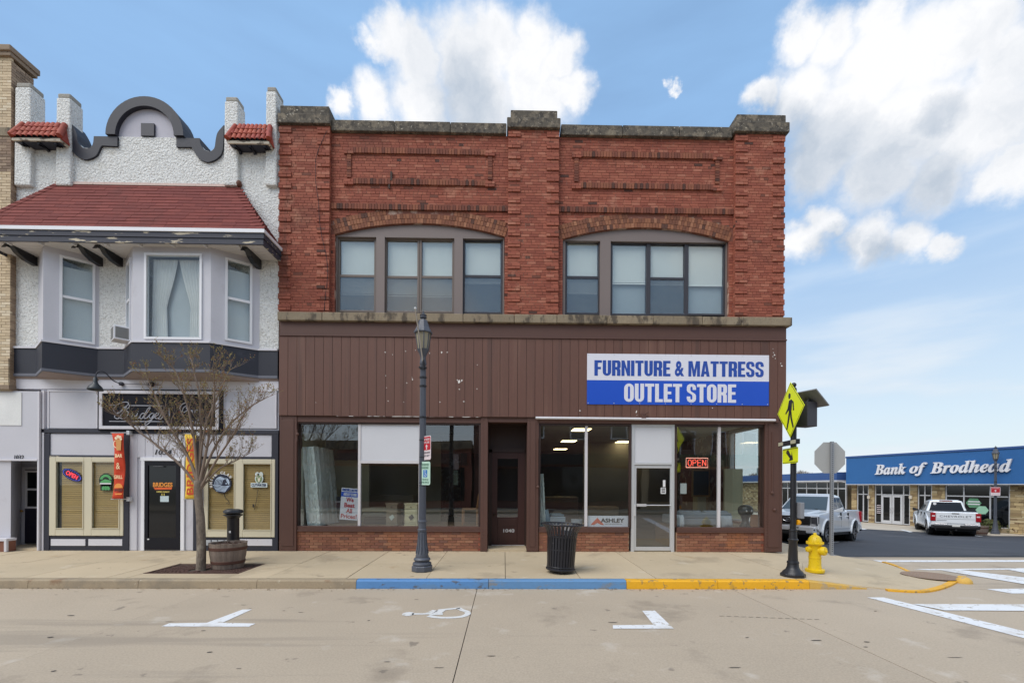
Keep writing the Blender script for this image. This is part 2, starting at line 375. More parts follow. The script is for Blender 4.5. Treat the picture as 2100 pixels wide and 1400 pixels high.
# ================================================================ SETTING: ground
C_conc = S(188, 171, 143); C_road = S(177, 162, 142)
M_road = mat('road_concrete', C_road, .85, var=.10, vs=.7, fine=.26, fs=48, bump=.5, bs=140, bd=.004, isl=.035,
             stains=((S(124, 112, 98), .56, .14, .9, .45), (S(206, 198, 186), .60, .14, 1.7, .4), (S(130, 120, 108), .54, .12, 1.0, .42, 4, (.10, 1.3, 1)), (S(96, 88, 80), .66, .05, 2.6, .55)), spots=(S(92, 84, 76), .735, .03, 9, .6))
M_walk = mat('pavement_concrete', C_conc, .85, var=.10, vs=.9, fine=.12, fs=60, bump=.35, bs=120, bd=.003, isl=.05,
             stains=((S(150, 118, 80), .63, .10, 1.3, .38), (S(140, 126, 106), .55, .12, .8, .42), (S(210, 200, 182), .62, .1, 2.0, .35), (S(110, 94, 78), .66, .05, 3.1, .5)), spots=(S(84, 72, 60), .72, .03, 8, .6))
M_joint = mat('joint_dirt', S(70, 62, 54), .95)
M_asph = mat('asphalt', S(60, 61, 66), .8, var=.14, vs=.5, fine=.30, fs=30, bump=.5, bs=90, bd=.006, stains=((S(84, 84, 86), .52, .2, .35, .6), (S(40, 40, 43), .58, .06, .9, .6)), stretch=(1, .35, 1))
M_line = mat('road_paint', S(222, 223, 224), .75, var=.06, fine=.10, stains=((S(190, 182, 170), .52, .14, 2.2, .5),), spots=(S(160, 148, 132), .60, .04, 11, .85))
M_line2 = mat('worn_road_paint', S(214, 214, 212), .7, var=.06, fine=.1, spots=(S(172, 162, 146), .55, .12, 9, .75))
M_yel = mat('kerb_yellow', S(226, 168, 30), .6, var=.12, fine=.12, bump=.3, bs=60, bd=.004, stains=((S(176, 140, 66), .54, .1, 2.6, .6),), spots=(S(140, 118, 84), .59, .05, 9, .8))
M_yel2 = mat('worn_kerb_yellow', S(205, 165, 80), .75, var=.12, fine=.12, bump=.3, bs=60, bd=.004, spots=(S(168, 152, 128), .50, .10, 5, .9))
M_blue = mat('kerb_blue', S(84, 132, 184), .6, var=.12, fine=.12, bump=.3, bs=60, bd=.004, stains=((S(96, 128, 160), .52, .1, 2.6, .6),), spots=(S(86, 88, 92), .58, .05, 9, .8), stretch=(.5, 1, 1))
M_blue2 = mat('worn_kerb_blue', S(92, 134, 176), .7, var=.15, fine=.12, bump=.3, bs=60, bd=.004, spots=(S(126, 126, 124), .52, .10, 6, .85), stretch=(.35, 1, 1))
M_kerb = mat('kerb_concrete', S(158, 142, 118), .9, var=.15, fine=.2, fs=40, bump=.6, bs=60, bd=.008, stains=((S(120, 84, 56), .58, .10, 2.2, .6), (S(110, 104, 94), .5, .2, 1.2, .5)), spots=(S(190, 180, 160), .66, .05, 9, .7))

RZ = -0.21; KY = -3.14                        # road level at the kerb, kerb face
def side_z(Y): return RZ if Y < 1 else RZ + (-1.08 - RZ) * (Y - 1) / 13 if Y < 14 else -1.08
def walk_z(Y): return .019 * Y if Y < 0 else (-.03 * Y if Y < 1 else side_z(Y) + .15 + (-.03 - RZ - .15) * max(0, 1 - (Y - 1) / 2))

mb = MB(); mb.add([(-500, -500, -1.32), (500, -500, -1.32), (500, 700, -1.32), (-500, 700, -1.32)], [(0, 1, 2, 3)])
struct(mb.build('ground', mat('dry_ground', S(120, 112, 92), .95, bump=.3)))
# main road: slabs over a dark bed
road = struct(MB().box(-60, 60, -17.6, .6, -.9, RZ - .012).build('road', M_joint))
slab_x = [-.47 + 4.55 * k for k in range(-9, 12)]
rows = [(-17.6, -14.5), (-14.5, -10.75), (-10.75, -7.04), (-7.04, KY)]
rr = random.Random(11); g = .005
for y0, y1 in rows:
    for a, b in zip(slab_x, slab_x[1:]):
        dz = rr.uniform(-.002, .002); MB().box(a + g, b - g, y0 + g, y1 - g, RZ - .2, RZ + dz).build('road_slab', M_road, road)
for a, b in zip([7.6, 12.1, 16.6, 21, 25.5], [12.1, 16.6, 21, 25.5, 30]):   # the mouth of the side street
    MB().box(a + g, b - g, KY + g, .6 - g, RZ - .2, RZ).build('road_slab', M_road, road)
MB().box(5.2, 7.6 - g, KY + g, .3, RZ - .2, RZ).build('road_slab', M_road, road)
# asphalt side street falling away behind the corner
mb = MB(); ys = [.604, 1, 2, 4, 6, 8, 10, 12, 14, 20, 30, 45, 70]
for y0, y1 in zip(ys, ys[1:]): mb.add([(6.2, y0, side_z(y0)), (70, y0, side_z(y0)), (70, y1, side_z(y1)), (6.2, y1, side_z(y1))], [(0, 1, 2, 3)])
struct(mb.build('side_street', M_asph))
# pavement
pav = struct(MB().add([(-40, -2.99, -.33), (5.6, -2.99, -.33), (5.6, 0.6, -.33), (-40, .6, -.33), (-40, -2.99, walk_z(-2.99) - .014), (5.6, -2.99, walk_z(-2.99) - .014), (5.6, .6, -.014), (-40, .6, -.014)],
                      [(0, 3, 2, 1), (4, 5, 6, 7), (0, 1, 5, 4), (1, 2, 6, 5), (2, 3, 7, 6), (3, 0, 4, 7)]).build('pavement', M_joint))
def slab(x0, x1, y0, y1, g=.006):
    dz = rr.uniform(-.003, .003); z0 = walk_z(y0) + dz; z1 = walk_z(y1) + dz
    if y1 > .2: z1 = dz
    MB().hexa([(x0 + g, y0 + g, -.25), (x1 - g, y0 + g, -.25), (x1 - g, y1 - g, -.25), (x0 + g, y1 - g, -.25)],
              [(x0 + g, y0 + g, z0), (x1 - g, y0 + g, z0), (x1 - g, y1 - g, z1), (x0 + g, y1 - g, z1)]).build('paving_slab', M_walk, pav)
GR = [G(288, 1177, -.05), G(368, 1154.5, -.03), G(540, 1157, -.03), G(480, 1178, -.05)]
GX0, GX1 = (GR[0].x + GR[1].x) / 2, (GR[2].x + GR[3].x) / 2
GY0, GY1 = -2.62, -1.62
jx = [.03 - 1.43 * k for k in range(0, 16)][::-1]
for a, b in zip(jx, jx[1:]):
    slab(a, b, -1.6, .6)
    for p, q in (((a, b),) if b < GX0 or a > GX1 else ((a, min(b, GX0)), (max(a, GX1), b))):
        if q - p > .02: slab(p, q, -2.99, -1.6)
slab(GX0, GX1, -2.99, GY0, .004)
mb = MB(); mb.box(GX0, GX1, GY1, -1.6, -.25, walk_z(-1.6)); mb.build('paving_slab', M_walk, pav)
jr = [.03, 1.40, 2.78, 4.16, 5.55]
for a, b in zip(jr, jr[1:]): slab(a, b, -2.99, .6)
# corner: slabs that dip to the road at the ramp
def gp(px, py, z): return tuple(G(px, py, z))
cor = [(5.556, -2.99, -.058), (G(1692, 1205, -.1).x, -2.99, -.058), (G(1760, 1205, -.1).x, -2.99, -.125), (G(1815, 1205, -.1).x, -2.99, -.186), gp(1868, 1210.5, -.195), gp(1902, 1209, -.197), gp(1936, 1200.5, -.197), gp(1962, 1188, -.19), gp(1972, 1180.5, -.18),
       gp(1950, 1184, -.19), gp(1900, 1175, -.193), gp(1866, 1171, -.193), gp(1818, 1155, -.19), gp(1795, 1150, -.19), gp(1727, 1140.5, -.12)]
mid = [(9.15, 3.2, walk_z(3.2)), (9.9, 5.5, walk_z(5.5)), (11.2, 10, walk_z(10)), (13, 16, walk_z(16)), (19, 36, walk_z(36))]
back = [(15.5, 36, walk_z(36)), (6.6, 16, walk_z(16)), (6.6, 10, walk_z(10)), (6.6, 5.5, walk_z(5.5)), (6.6, 3.2, walk_z(3.2)), (6.6, .45, -.01), (5.556, .45, -.003)]
ctr = Vector((7.2, -1.2, -.06))
def slab_poly(top, name='paving_slab', m=None, depth=.25):
    n = len(top); mb = MB(); c = sum((Vector(t) for t in top), Vector()) / n
    mb.add(list(top) + [(p[0], p[1], p[2] - depth) for p in top] + [tuple(c)], [(i, (i + 1) % n, 2 * n) for i in range(n)] + [((i + 1) % n, i, n + i, n + (i + 1) % n) for i in range(n)])
    return mb.build(name, m or M_walk, pav)
B0 = (6.6, .45, -.01)
slab_poly([cor[0], cor[1], (6.55, -1.35, -.03), (6.6, .45, -.01), (5.556, .45, -.003)])
slab_poly([cor[1], cor[2], cor[3], cor[4], cor[5], cor[6], cor[7], cor[8], cor[9], cor[10], cor[11], cor[12], cor[13], (6.56, -1.345, -.031)])
slab_poly([cor[13], cor[14], (7.9, .45, -.06), (6.605, .45, -.011), (6.555, -1.34, -.031)])
prev = (cor[14], (6.605, .455, -.011))
for m_, b_ in zip(mid, [back[4], back[3], back[2], back[1], back[0]]):
    slab_poly([prev[0], m_, b_, prev[1]], depth=.3); prev = (m_, b_)
# kerb: one stone after another, some painted
kerb = struct(MB().box(-40, 5.6, KY + .02, -2.995, -.6, RZ - .02).build('kerb', M_joint))
def kerb_stone(xa, xb, m, zt0=-.058, zt1=-.058, lab=None):
    y0, y1 = KY, -2.994; r = .025
    prof = lambda z: [(y0 - .012, RZ - .1), (y0 - .012, RZ + .02), (y0, z - r), (y0 + r, z - .004), (y1, z), (y1, RZ - .1)]
    a = [(xa + .004, y, z) for y, z in prof(zt0)]; b = [(xb - .004, y, z) for y, z in prof(zt1)]
    MB().hexa(a, b).build('kerb_stone', m, kerb, label=lab)
kx = lambda px, py=1205: G(px, py, -.1).x
k0 = kx(713); k1 = kx(1000); k2 = kx(1298); k3 = kx(1495); k4 = kx(1692); k5 = kx(1815)
xs = [k0 - 1.9 * i for i in range(0, 16)]; xs[1] = kx(497)
for a, b in zip(xs[1:], xs): kerb_stone(a, b, M_kerb)
kerb_stone(k0, k1, M_blue, lab='bright blue painted kerb stone'); kerb_stone(k1, k2, M_blue2, lab='scuffed blue painted kerb stone')
kerb_stone(k2, k3, M_yel, lab='yellow painted kerb stone'); kerb_stone(k3, k4, M_yel, lab='yellow painted kerb stone')
kerb_stone(k4, k5, M_yel2, zt1=-.185, lab='faded yellow kerb end sloping down to the ramp')
# yellow edging of the ramp
mk = lambda pts, w, z, m, name='kerb_edging': struct(ribbon(MB(), smooth_path([gp(a, b, z) for a, b in pts]), w, t=.03).build(name, m))
mk([(1818, 1207), (1868, 1210), (1903, 1208.5), (1936, 1200), (1958, 1189), (1974, 1180)], .11, -.178, M_yel)
mk([(1812, 1150.5), (1836, 1158), (1866, 1171.5)], .07, -.18, M_yel)
mb = MB(); c = Vector(gp(1976, 1194, -.205)); mb.ellipsoid(c, (.14, .13, .12), 14, 8); struct(mb.build('kerb_edging', M_yel2, smooth=True))
for a in ():
    struct(ribbon(MB(), [gp(*a[0], -.046 if a[0][0] < 1700 else -.085), gp(*a[1], -.066 if a[0][0] < 1700 else -.13)], .16, t=0).build('painted_mark', mat('faint_yellow', S(196, 164, 96), .85, spots=(C_conc, .44, .12, 7, .95))))
# markings, 4 mm above the slabs
def mark(name, pts, m=M_line, z=RZ + .006):
    p = [gp(a, b, z) for a, b in pts]
    return struct(MB().add(p, [tuple(range(len(p)))]).build(name, m))
def wmark(name, pts, m=M_line, z=RZ + .006):
    return struct(MB().add([(x, y, z) for x, y in pts], [tuple(range(len(pts)))]).build(name, m))
mark('bay_marking', [(331, 1283.5), (347, 1277), (424, 1276), (497, 1249), (517, 1248.5), (456, 1276), (524, 1277.5), (511, 1284)])
mark('bay_marking', [(1257, 1288), (1257, 1281), (1340, 1280), (1317, 1251.5), (1343, 1251), (1382, 1288)])
# crosswalks
A1, A2 = G(1778, 1224), G(1812, 1224); dA = (G(2100, 1300) - (A1 + A2) / 2).normalized(); wA = .22
def band(p, d, L, w, z=RZ + .006, name='crosswalk_line'):
    p = Vector((p[0], p[1], z)); d = Vector((d[0], d[1], 0)).normalized(); n = Vector((-d.y, d.x, 0)) * w / 2
    return struct(MB().add([p + n, p - n, p - n + d * L, p + n + d * L], [(0, 1, 2, 3)]).build(name, M_line))
mark('crosswalk_line', [(1778, 1224), (1812, 1224), (2106, 1294.5), (2106, 1309)])
e0 = (G(1795, 1224) + G(2103, 1301)) / 2
band(G(2103, 1301.5), dA, 9.0, (G(2103, 1294.5) - G(2103, 1308)).length * .9, RZ + .0065)
mark('crosswalk_bar', [(1872, 1237.5), (2420, 1239), (2490, 1254), (1938, 1250.5)], z=RZ + .010)
mark('crosswalk_bar', [(2023, 1207), (2420, 1202), (2480, 1215), (2075, 1216)], z=RZ + .006)
mark('crosswalk_line', [(1790, 1148), (2700, 1147.2), (2700, 1150.6), (1806, 1151.6)])
mark('crosswalk_line', [(1873, 1166), (2700, 1160), (2700, 1163.4), (1905, 1168.2)])
mark('crosswalk_bar', [(1930, 1168.4), (1968, 1167.6), (2150, 1189), (2150, 1205)], z=RZ + .010)
mark('crosswalk_bar', [(2060, 1166), (2092, 1165.6), (2200, 1181), (2170, 1186)], z=RZ + .010)
# tar-black scuffs and dashes in the lane
rg = random.Random(4); mb = MB()
for k in range(24):
    px, py = rg.uniform(20, 2050), rg.uniform(1222, 1392); c = G(px, py, RZ + .004); L = rg.uniform(.02, .09); w = rg.uniform(.008, .022); a = rg.uniform(-.3, .3)
    mb.add([c + Vector((cos(a + t) * L * (.6 + .5 * rg.random()), sin(a + t) * w, 0)) for t in (0, .9, 1.9, 3.1, 4.2, 5.2)], [(0, 1, 2, 3, 4, 5)])
for k in range(14):
    c = G(1480 + 15 * k, 1262 + .55 * k, RZ + .004); mb.add([c + Vector(v) for v in ((-.035, -.006, 0), (.035, -.006, 0), (.03, .006, 0), (-.03, .006, 0))], [(0, 1, 2, 3)])
o = mb.build('scuff_marks', mat('tar_scuff', S(92, 86, 78), .9)); o['kind'] = 'stuff'
# grit, dead leaves and small litter along the kerb and the house fronts
mb = MB(); rl = random.Random(77)
def flake(x, y, z, s):
    a = rl.uniform(0, 6.28); n = rl.randint(4, 6); mb.add([(x + s * rl.uniform(.5, 1.2) * cos(a + 6.283 * k / n), y + s * rl.uniform(.4, 1) * sin(a + 6.283 * k / n), z + rl.uniform(.001, s * .5)) for k in range(n)], [tuple(range(n))])
for k in range(420): flake(rl.uniform(-11.5, 5.4), KY - .012 - abs(rl.gauss(0, .07)), RZ + .003, rl.uniform(.006, .022))
for k in range(300): x = rl.uniform(-11.5, 6.6); flake(x, -.04 - abs(rl.gauss(0, .05)), walk_z(-.05) + .003, rl.uniform(.006, .02))
for k in range(90): flake(rl.uniform(-11, 5.3), rl.uniform(-2.9, -.1), walk_z(-1.5) + .006, rl.uniform(.005, .014))
o = mb.build('litter', mat('dry_litter', S(112, 92, 70), .9, isl=.3, cols=[(0, S(118, 96, 70)), (.4, S(86, 70, 56)), (.7, S(140, 120, 92)), (.92, S(190, 186, 178))])); o['kind'] = 'stuff'
# wheelchair symbol painted in the bay
mb = MB(); z = RZ + .006; gw = lambda pts: [gp(a, b, z) for a, b in pts]
c = Vector(gp(837, 1258, z)); mb.add([c + Vector((.085 * cos(t * .5236), .10 * sin(t * .5236), 0)) for t in range(12)], [tuple(range(12))])
ribbon(mb, gw([(845, 1258), (884, 1257.3)]), .075); ribbon(mb, [Vector(p) + Vector((0, 0, .001)) for p in gw([(876, 1258.5), (893, 1250.5)])], .10); ribbon(mb, [Vector(p) + Vector((0, 0, .001)) for p in gw([(893, 1258.5), (906, 1250)])], .12)
ribbon(mb, gw([(880, 1259), (908, 1257.6)]), .10)
ribbon(mb, smooth_path(gw([(878, 1262), (896, 1264.8), (920, 1265.5), (946, 1263.5), (959, 1258), (957, 1253), (948, 1250), (940, 1246)]), 3), .085)
ribbon(mb, gw([(900, 1250), (925, 1247.5), (943, 1246)]), .075)
struct(mb.build('wheelchair_marking', M_line2))
# rusty warning plate let into the ramp
c = Vector(gp(1908, 1180, -.166)); mb = MB(); mb.lathe([(.46, 0), (.47, .006), (.45, .010), (.44, .004), (.001, .004)], 40, (0, 0, 0))
for i in range(-5, 6):
    for j in range(-5, 6):
        if i * i + j * j < 26: mb.lathe([(.022, .004), (.014, .0075)], 6, (i * .075, j * .075, 0))
mb.xf(Matrix.Translation(c) @ Matrix.Diagonal((1, 1.0, 1, 1)))
tag(mb.build('manhole_cover', mat('rusty_iron', S(140, 118, 100), .8, var=.2, fine=.2, bump=.3), loc=tuple(c)), 'round rusty iron cover with raised dots, inside the yellow corner ramp', 'manhole cover')
# ================================================================ BRICK STORE
BRICKS = [(0, S(145, 80, 62)), (.2, S(151, 85, 66)), (.42, S(140, 76, 59)), (.62, S(155, 91, 71)), (.78, S(136, 73, 57)), (.9, S(163, 102, 82)), (.975, S(112, 66, 52)), (.99, S(80, 51, 43))]
M_brick = mat('red_brick', (.3, .1, .06), .85, var=.10, vs=.8, fine=.12, fs=50, bump=.5, bs=70, bd=.005, isl=.05, cols=BRICKS, stains=((S(98, 58, 46), .57, .14, .7, .45), (S(186, 134, 110), .61, .1, 1.7, .4), (S(84, 54, 45), .60, .10, 1.6, .5, 4, (1, 1, .14))))
M_mort = mat('red_mortar', S(126, 80, 67), .95, var=.12, fine=.1, stains=((S(196, 172, 156), .50, .12, 2.5, .8),))
ARCHC = [(0, S(132, 84, 60)), (.25, S(122, 76, 56)), (.5, S(143, 94, 68)), (.7, S(112, 70, 52)), (.87, S(152, 104, 78)), (.95, S(86, 56, 46))]
M_arch = mat('tan_arch_brick', (.3, .15, .08), .85, var=.10, fine=.12, bump=.5, bs=70, bd=.005, isl=.05, cols=ARCHC)
KN = [(0, S(140, 92, 70)), (.25, S(132, 86, 66)), (.5, S(147, 100, 76)), (.7, S(126, 82, 66)), (.85, S(152, 108, 84)), (.94, S(112, 78, 66))]
M_knee = mat('kneewall_brick', (.3, .15, .08), .8, var=.12, vs=1.2, fine=.12, bump=.5, bs=60, bd=.004, isl=.06, cols=KN, stains=((S(176, 110, 56), .56, .14, .55, .55),))
M_kmort = mat('tan_mortar', S(168, 136, 112), .95, var=.12, fine=.1)
M_stone = mat('weathered_limestone', S(122, 112, 97), .9, var=.2, vs=1.5, fine=.25, fs=26, bump=.7, bs=30, bd=.012, isl=.08, stains=((S(84, 78, 70), .38, .16, 5, .9, 9), (S(58, 54, 50), .50, .10, 9, .75, 8)), spots=(S(196, 188, 172), .62, .05, 22, .75))
M_ledge = mat('ledge_limestone', S(136, 123, 103), .9, var=.2, vs=1.5, fine=.25, fs=26, bump=.6, bs=30, bd=.01, isl=.10, stains=((S(70, 62, 55), .50, .10, 4.0, .85, 8), (S(132, 116, 96), .48, .2, 9, .6)), stretch=(1, 1, .5))
M_taupe = mat('taupe_panel', S(118, 106, 102), .55, var=.05, fine=.05)
M_wfr = mat('taupe_window_frame', S(106, 94, 86), .45, var=.06, fine=.06)
M_wfd = mat('charcoal_window_frame', S(52, 50, 56), .4, var=.05, fine=.05)
M_blind = mat('window_blind', S(236, 236, 230), .6, var=.05, fine=.04)
M_room = mat('dim_room', S(120, 124, 126), .9)
M_scrn = bpy.data.materials.new('insect_screen'); M_scrn.use_nodes = True
def _screen():
    T = M_scrn.node_tree; N = T.nodes; L = T.links; N.clear(); tr = N.new('ShaderNodeBsdfTransparent'); df = N.new('ShaderNodeBsdfDiffuse'); g = N.new('ShaderNodeNewGeometry')
    nz = N.new('ShaderNodeTexNoise'); nz.inputs['Scale'].default_value = 5; nz.inputs['Detail'].default_value = 3; nz.inputs['Distortion'].default_value = 3.5; L.new(g.outputs['Position'], nz.inputs['Vector'])
    rp = N.new('ShaderNodeValToRGB'); rp.color_ramp.elements[0].position = .38; rp.color_ramp.elements[0].color = (*S(92, 97, 101), 1); rp.color_ramp.elements[1].position = .62; rp.color_ramp.elements[1].color = (*S(118, 124, 127), 1); L.new(nz.outputs['Fac'], rp.inputs[0]); L.new(rp.outputs[0], df.inputs[0])  # moire swirls painted into the mesh colour as lighter and darker grey
    mx = N.new('ShaderNodeMixShader'); mx.inputs[0].default_value = .40; L.new(tr.outputs[0], mx.inputs[1]); L.new(df.outputs[0], mx.inputs[2]); o = N.new('ShaderNodeOutputMaterial'); L.new(mx.outputs[0], o.inputs[0])
_screen()

XL, XR = fx(570, 0, 900), fx(1607, 0, 700)
Zb = lambda *pairs: sum(P(x, y, 0).z for x, y in pairs) / len(pairs)
Z_LT = Zb((600, 640.5), (1050, 648.5), (1600, 657)); Z_LB = Zb((600, 661), (1050, 666), (1600, 671))
Z_ST = Zb((600, 690), (1600, 700)); Z_SB = Zb((600, 849.5), (1050, 854), (1600, 860))
Z_CB = Zb((620, 256), (1095, 268), (1565, 275)); Z_CM = Zb((620, 236), (1095, 247), (1565, 255.5)); Z_CT = Zb((620, 217), (1095, 229), (1565, 237))
Z_KB = Zb((860, 269.5), (1322, 277)); Z_KT = Zb((700, 245), (860, 247), (1322, 255))
Z_HEAD = Zb((700, 866), (1480, 870)); Z_SILL = Zb((700, 1077), (1480, 1083)); Z_KNEE = Zb((700, 1090), (1480, 1092))
BASEL = (XL + 6.2, .3, 0)
st = thing('brick_store', 'two storey red brick corner store with brown plank front and shop windows', 'building', BASEL)
YP, YB = -.0, .11                             # faces of the piers and of the recessed bays
piers = [(fx(570), fx(675, 0, 500)), (fx(1042, 0, 500), fx(1145, 0, 500)), (fx(1508, 0, 500), XR)]
bays = [(piers[0][1], piers[1][0], 860, 686.5, 1034.5, 458, 480.5), (piers[1][1], piers[2][0], 1322, 1154, 1494.5, 467, 490.5)]
# backing walls (mortar)
mb = MB(); D = .32
for a, b in piers: mb.box(a, b, YP + .012, D + .1, Z_LT, Z_CB)
arcs = []
for x0, x1, pc, pa, pb, yc, ysp in bays:
    ax0, ax1 = P(pa, 560, .11).x, P(pb, 560, .11).x; zc = P(pc, yc, .11).z; zs = (P(pa, ysp, .11).z + P(pb, ysp + (4 if pc > 1000 else 5), .11).z) / 2
    hw = (ax1 - ax0) / 2; rise = zc - zs; Rr = (hw * hw + rise * rise) / (2 * rise); cx = (ax0 + ax1) / 2; cz = zc - Rr; th = math.asin(hw / Rr)
    arcs.append((ax0, ax1, cx, cz, Rr, th, zs, zc))
    mb.box(x0, ax0, YB + .012, D + .1, Z_LT, Z_KB); mb.box(ax1, x1, YB + .012, D + .1, Z_LT, Z_KB)
    up = [(ax0, Z_KB), (ax0, zs)] + [(cx + Rr * sin(t), cz + Rr * cos(t)) for t in [-th + 2 * th * i / 24 for i in range(1, 24)]] + [(ax1, zs), (ax1, Z_KB)]
    mb.prism(up, YB + .012, D + .1)
mb.build('wall', M_mort, st)
# brickwork as real bricks: running bond, 8 in by 2 2/3 in
CH, BL = .0677, .212; rb = random.Random(5)
bw = MB()
def brick(mb, xa, xb, za, zb, y, d=.02):
    j = .0045; o = rb.uniform(-.003, .003); t = rb.uniform(-.002, .002)
    mb.add([(xa + j, y + o, za + j), (xb - j, y + o + t, za + j), (xb - j, y + o + t, zb - j), (xa + j, y + o, zb - j),
            (xa + j, y + d, za + j), (xb - j, y + d, za + j), (xb - j, y + d, zb - j), (xa + j, y + d, zb - j)],
           [(0, 1, 2, 3), (0, 4, 5, 1), (1, 5, 6, 2), (2, 6, 7, 3), (3, 7, 4, 0)])
def bond(x0, x1, z0, z1, y, inside=lambda x, z: True, mb=bw, depth=.02):
    n = round((z1 - z0) / CH); h = (z1 - z0) / n
    for r in range(n):
        x = x0 - (0, BL / 2, .05, .16)[r % 4]; hdr = r % 6 == 3
        while x < x1 - .01:
            L = (BL * .5 if hdr else BL) * rb.uniform(.93, 1.07)
            a, b = max(x, x0), min(x + L, x1)
            if x1 - b < .045: b = x1
            if b - a > .03 and inside((a + b) / 2, z0 + (r + .5) * h): brick(mb, a, b, z0 + r * h, z0 + (r + 1) * h, y, depth)
            x = b if b == x1 else x + L
for i, (a, b) in enumerate(piers): bond(a, b, Z_LT, Z_CB, YP)
# toothed quoins on the pier edges: two courses proud, two flush
nq = int((Z_CB - Z_LT) / (4 * CH)); hq = (Z_CB - Z_LT) / (nq * 4)
for a, b in piers:
    for q in range(nq):
        z = Z_LT + (4 * q + 1.2) * hq
        for e0, e1 in ((a - .012, a + .30), (b - .30, b + .012)):
            for c in range(2):
                m = e0 + (.105 if (c + q) % 2 else .205)
                for u, v in ((e0, m), (m, e1)): brick(bw, u, v, z + c * hq, z + (c + 1) * hq, YP - .024, .03)
# returns of the piers into the bays
for xx, sgn in ((piers[0][1], 1), (piers[1][0], -1), (piers[1][1], 1), (piers[2][0], -1)):
    n = round((Z_CB - Z_LT) / CH)
    for r in range(n):
        z = Z_LT + r * (Z_CB - Z_LT) / n; y0, y1 = YP + .004, YB - .004; x = xx + sgn * rb.uniform(.002, .006); xi = xx - sgn * .005
        bw.add([(x, y0, z + .0045), (x, y1, z + .0045), (x, y1, z + CH - .0045), (x, y0, z + CH - .0045), (xi, y0, z + .0045), (xi, y1, z + .0045), (xi, y1, z + CH - .0045), (xi, y0, z + CH - .0045)],
               [(0, 1, 2, 3) if sgn > 0 else (3, 2, 1, 0), (0, 4, 5, 1), (2, 6, 7, 3), (3, 7, 4, 0)])
soldier = MB(); ringm = MB()
def soldiers(x0, x1, z0, z1, y):
    n = max(1, round((x1 - x0) / .0715)); w = (x1 - x0) / n
    for i in range(n): brick(soldier, x0 + i * w, x0 + (i + 1) * w, z0, z1, y, .06)
for (x0, x1, pc, *_), (ax0, ax1, cx, cz, Rr, th, zs, zc) in zip(bays, arcs):
    zt = P(pc, 415 if pc < 1000 else 421.5, 0).z; zb_ = P(pc, 427 if pc < 1000 else 433.5, 0).z
    ring = .118 * 3
    def ok(x, z):
        r = sqrt((x - cx) ** 2 + (z - cz) ** 2); t = atan2(x - cx, z - cz)
        if abs(t) < th + .02 and r < Rr + ring and z > zs - .05: return False
        if z <= zs and ax0 < x < ax1: return False
        if zb_ < z < zt: return False
        return True
    # reveal edges clipped to the opening
    for xa, xb in ((x0, ax0), (ax1, x1)): bond(xa, xb, Z_LT, zs, YB)
    bond(x0, x1, zs, Z_KB, YB, ok)
    for k in range(3):                        # three rings of headers
        r0 = Rr + k * .118; n = round(2 * (th + .012) * r0 / .076)
        for i in range(n):
            a0, a1 = -th - .012 + 2 * (th + .012) * i / n, -th - .012 + 2 * (th + .012) * (i + 1) / n; j = .004 / r0; o = rb.uniform(-.004, .004)
            q = [(cx + r * sin(a), cz + r * cos(a)) for r, a in ((r0 + .004, a0 + j), (r0 + .004, a1 - j), (r0 + .114, a1 - j), (r0 + .114, a0 + j))]
            if max(p[0] for p in q) > x1 or min(p[0] for p in q) < x0 or max(p[1] for p in q) > zb_ - .004: continue
            y = YB - .006 + o
            ringm.add([(p[0], y, p[1]) for p in q] + [(p[0], YB + .10 if k == 0 else YB + .02, p[1]) for p in q], [(0, 1, 2, 3), (0, 4, 5, 1), (1, 5, 6, 2), (2, 6, 7, 3), (3, 7, 4, 0)])
    soldiers(x0 + .01, x1 - .01, zb_, zt, YB - .045)
    # framed panel
    dx = lambda p, y: P(p, y, .1).x
    if pc < 1000: L, R, T1, T0, B1, B0 = 721, 1000, 305.5, 317.5, 368.5, 380.5
    else: L, R, T1, T0, B1, B0 = 1187, 1466, 313.5, 325.5, 377, 389
    xl, xr = dx(L, 340), dx(R, 340); zz = lambda v: P(pc, v, .1).z
    soldiers(xl + .04, xr - .04, zz(T0), zz(T1), YB - .045); soldiers(xl + .04, xr - .04, zz(B0), zz(B1), YB - .045)
    for xc in (xl - .06, xr + .06):
        n = 9; za, zb2 = zz(B1) + .02, zz(T0) - .02
        for i in range(n): brick(soldier, xc - .055, xc + .055, za + (zb2 - za) * i / n, za + (zb2 - za) * (i + 1) / n, YB - .03, .05)
        for zq, s in ((zz(T0), 1), (zz(B0), 0)):
            for c in range(2):
                xm = xc + (.05 if c else -.03)
                for u, v in ((xc - .12, xm), (xm, xc + .12)): brick(bw, u, v, zq - .02 + c * .068, zq - .02 + (c + 1) * .068, YB - .05, .07)
soldier.build('soldier_course', mat('brown_soldier_brick', (.2, .1, .06), .85, var=.1, fine=.12, bump=.5, bs=70, bd=.005, isl=.12, cols=[(0, S(126, 72, 54)), (.3, S(114, 64, 49)), (.55, S(136, 82, 60)), (.8, S(104, 58, 45)), (.93, S(80, 50, 41))]), st, kind='stuff')
ringm.build('arch_brickwork', M_arch, st, kind='stuff')
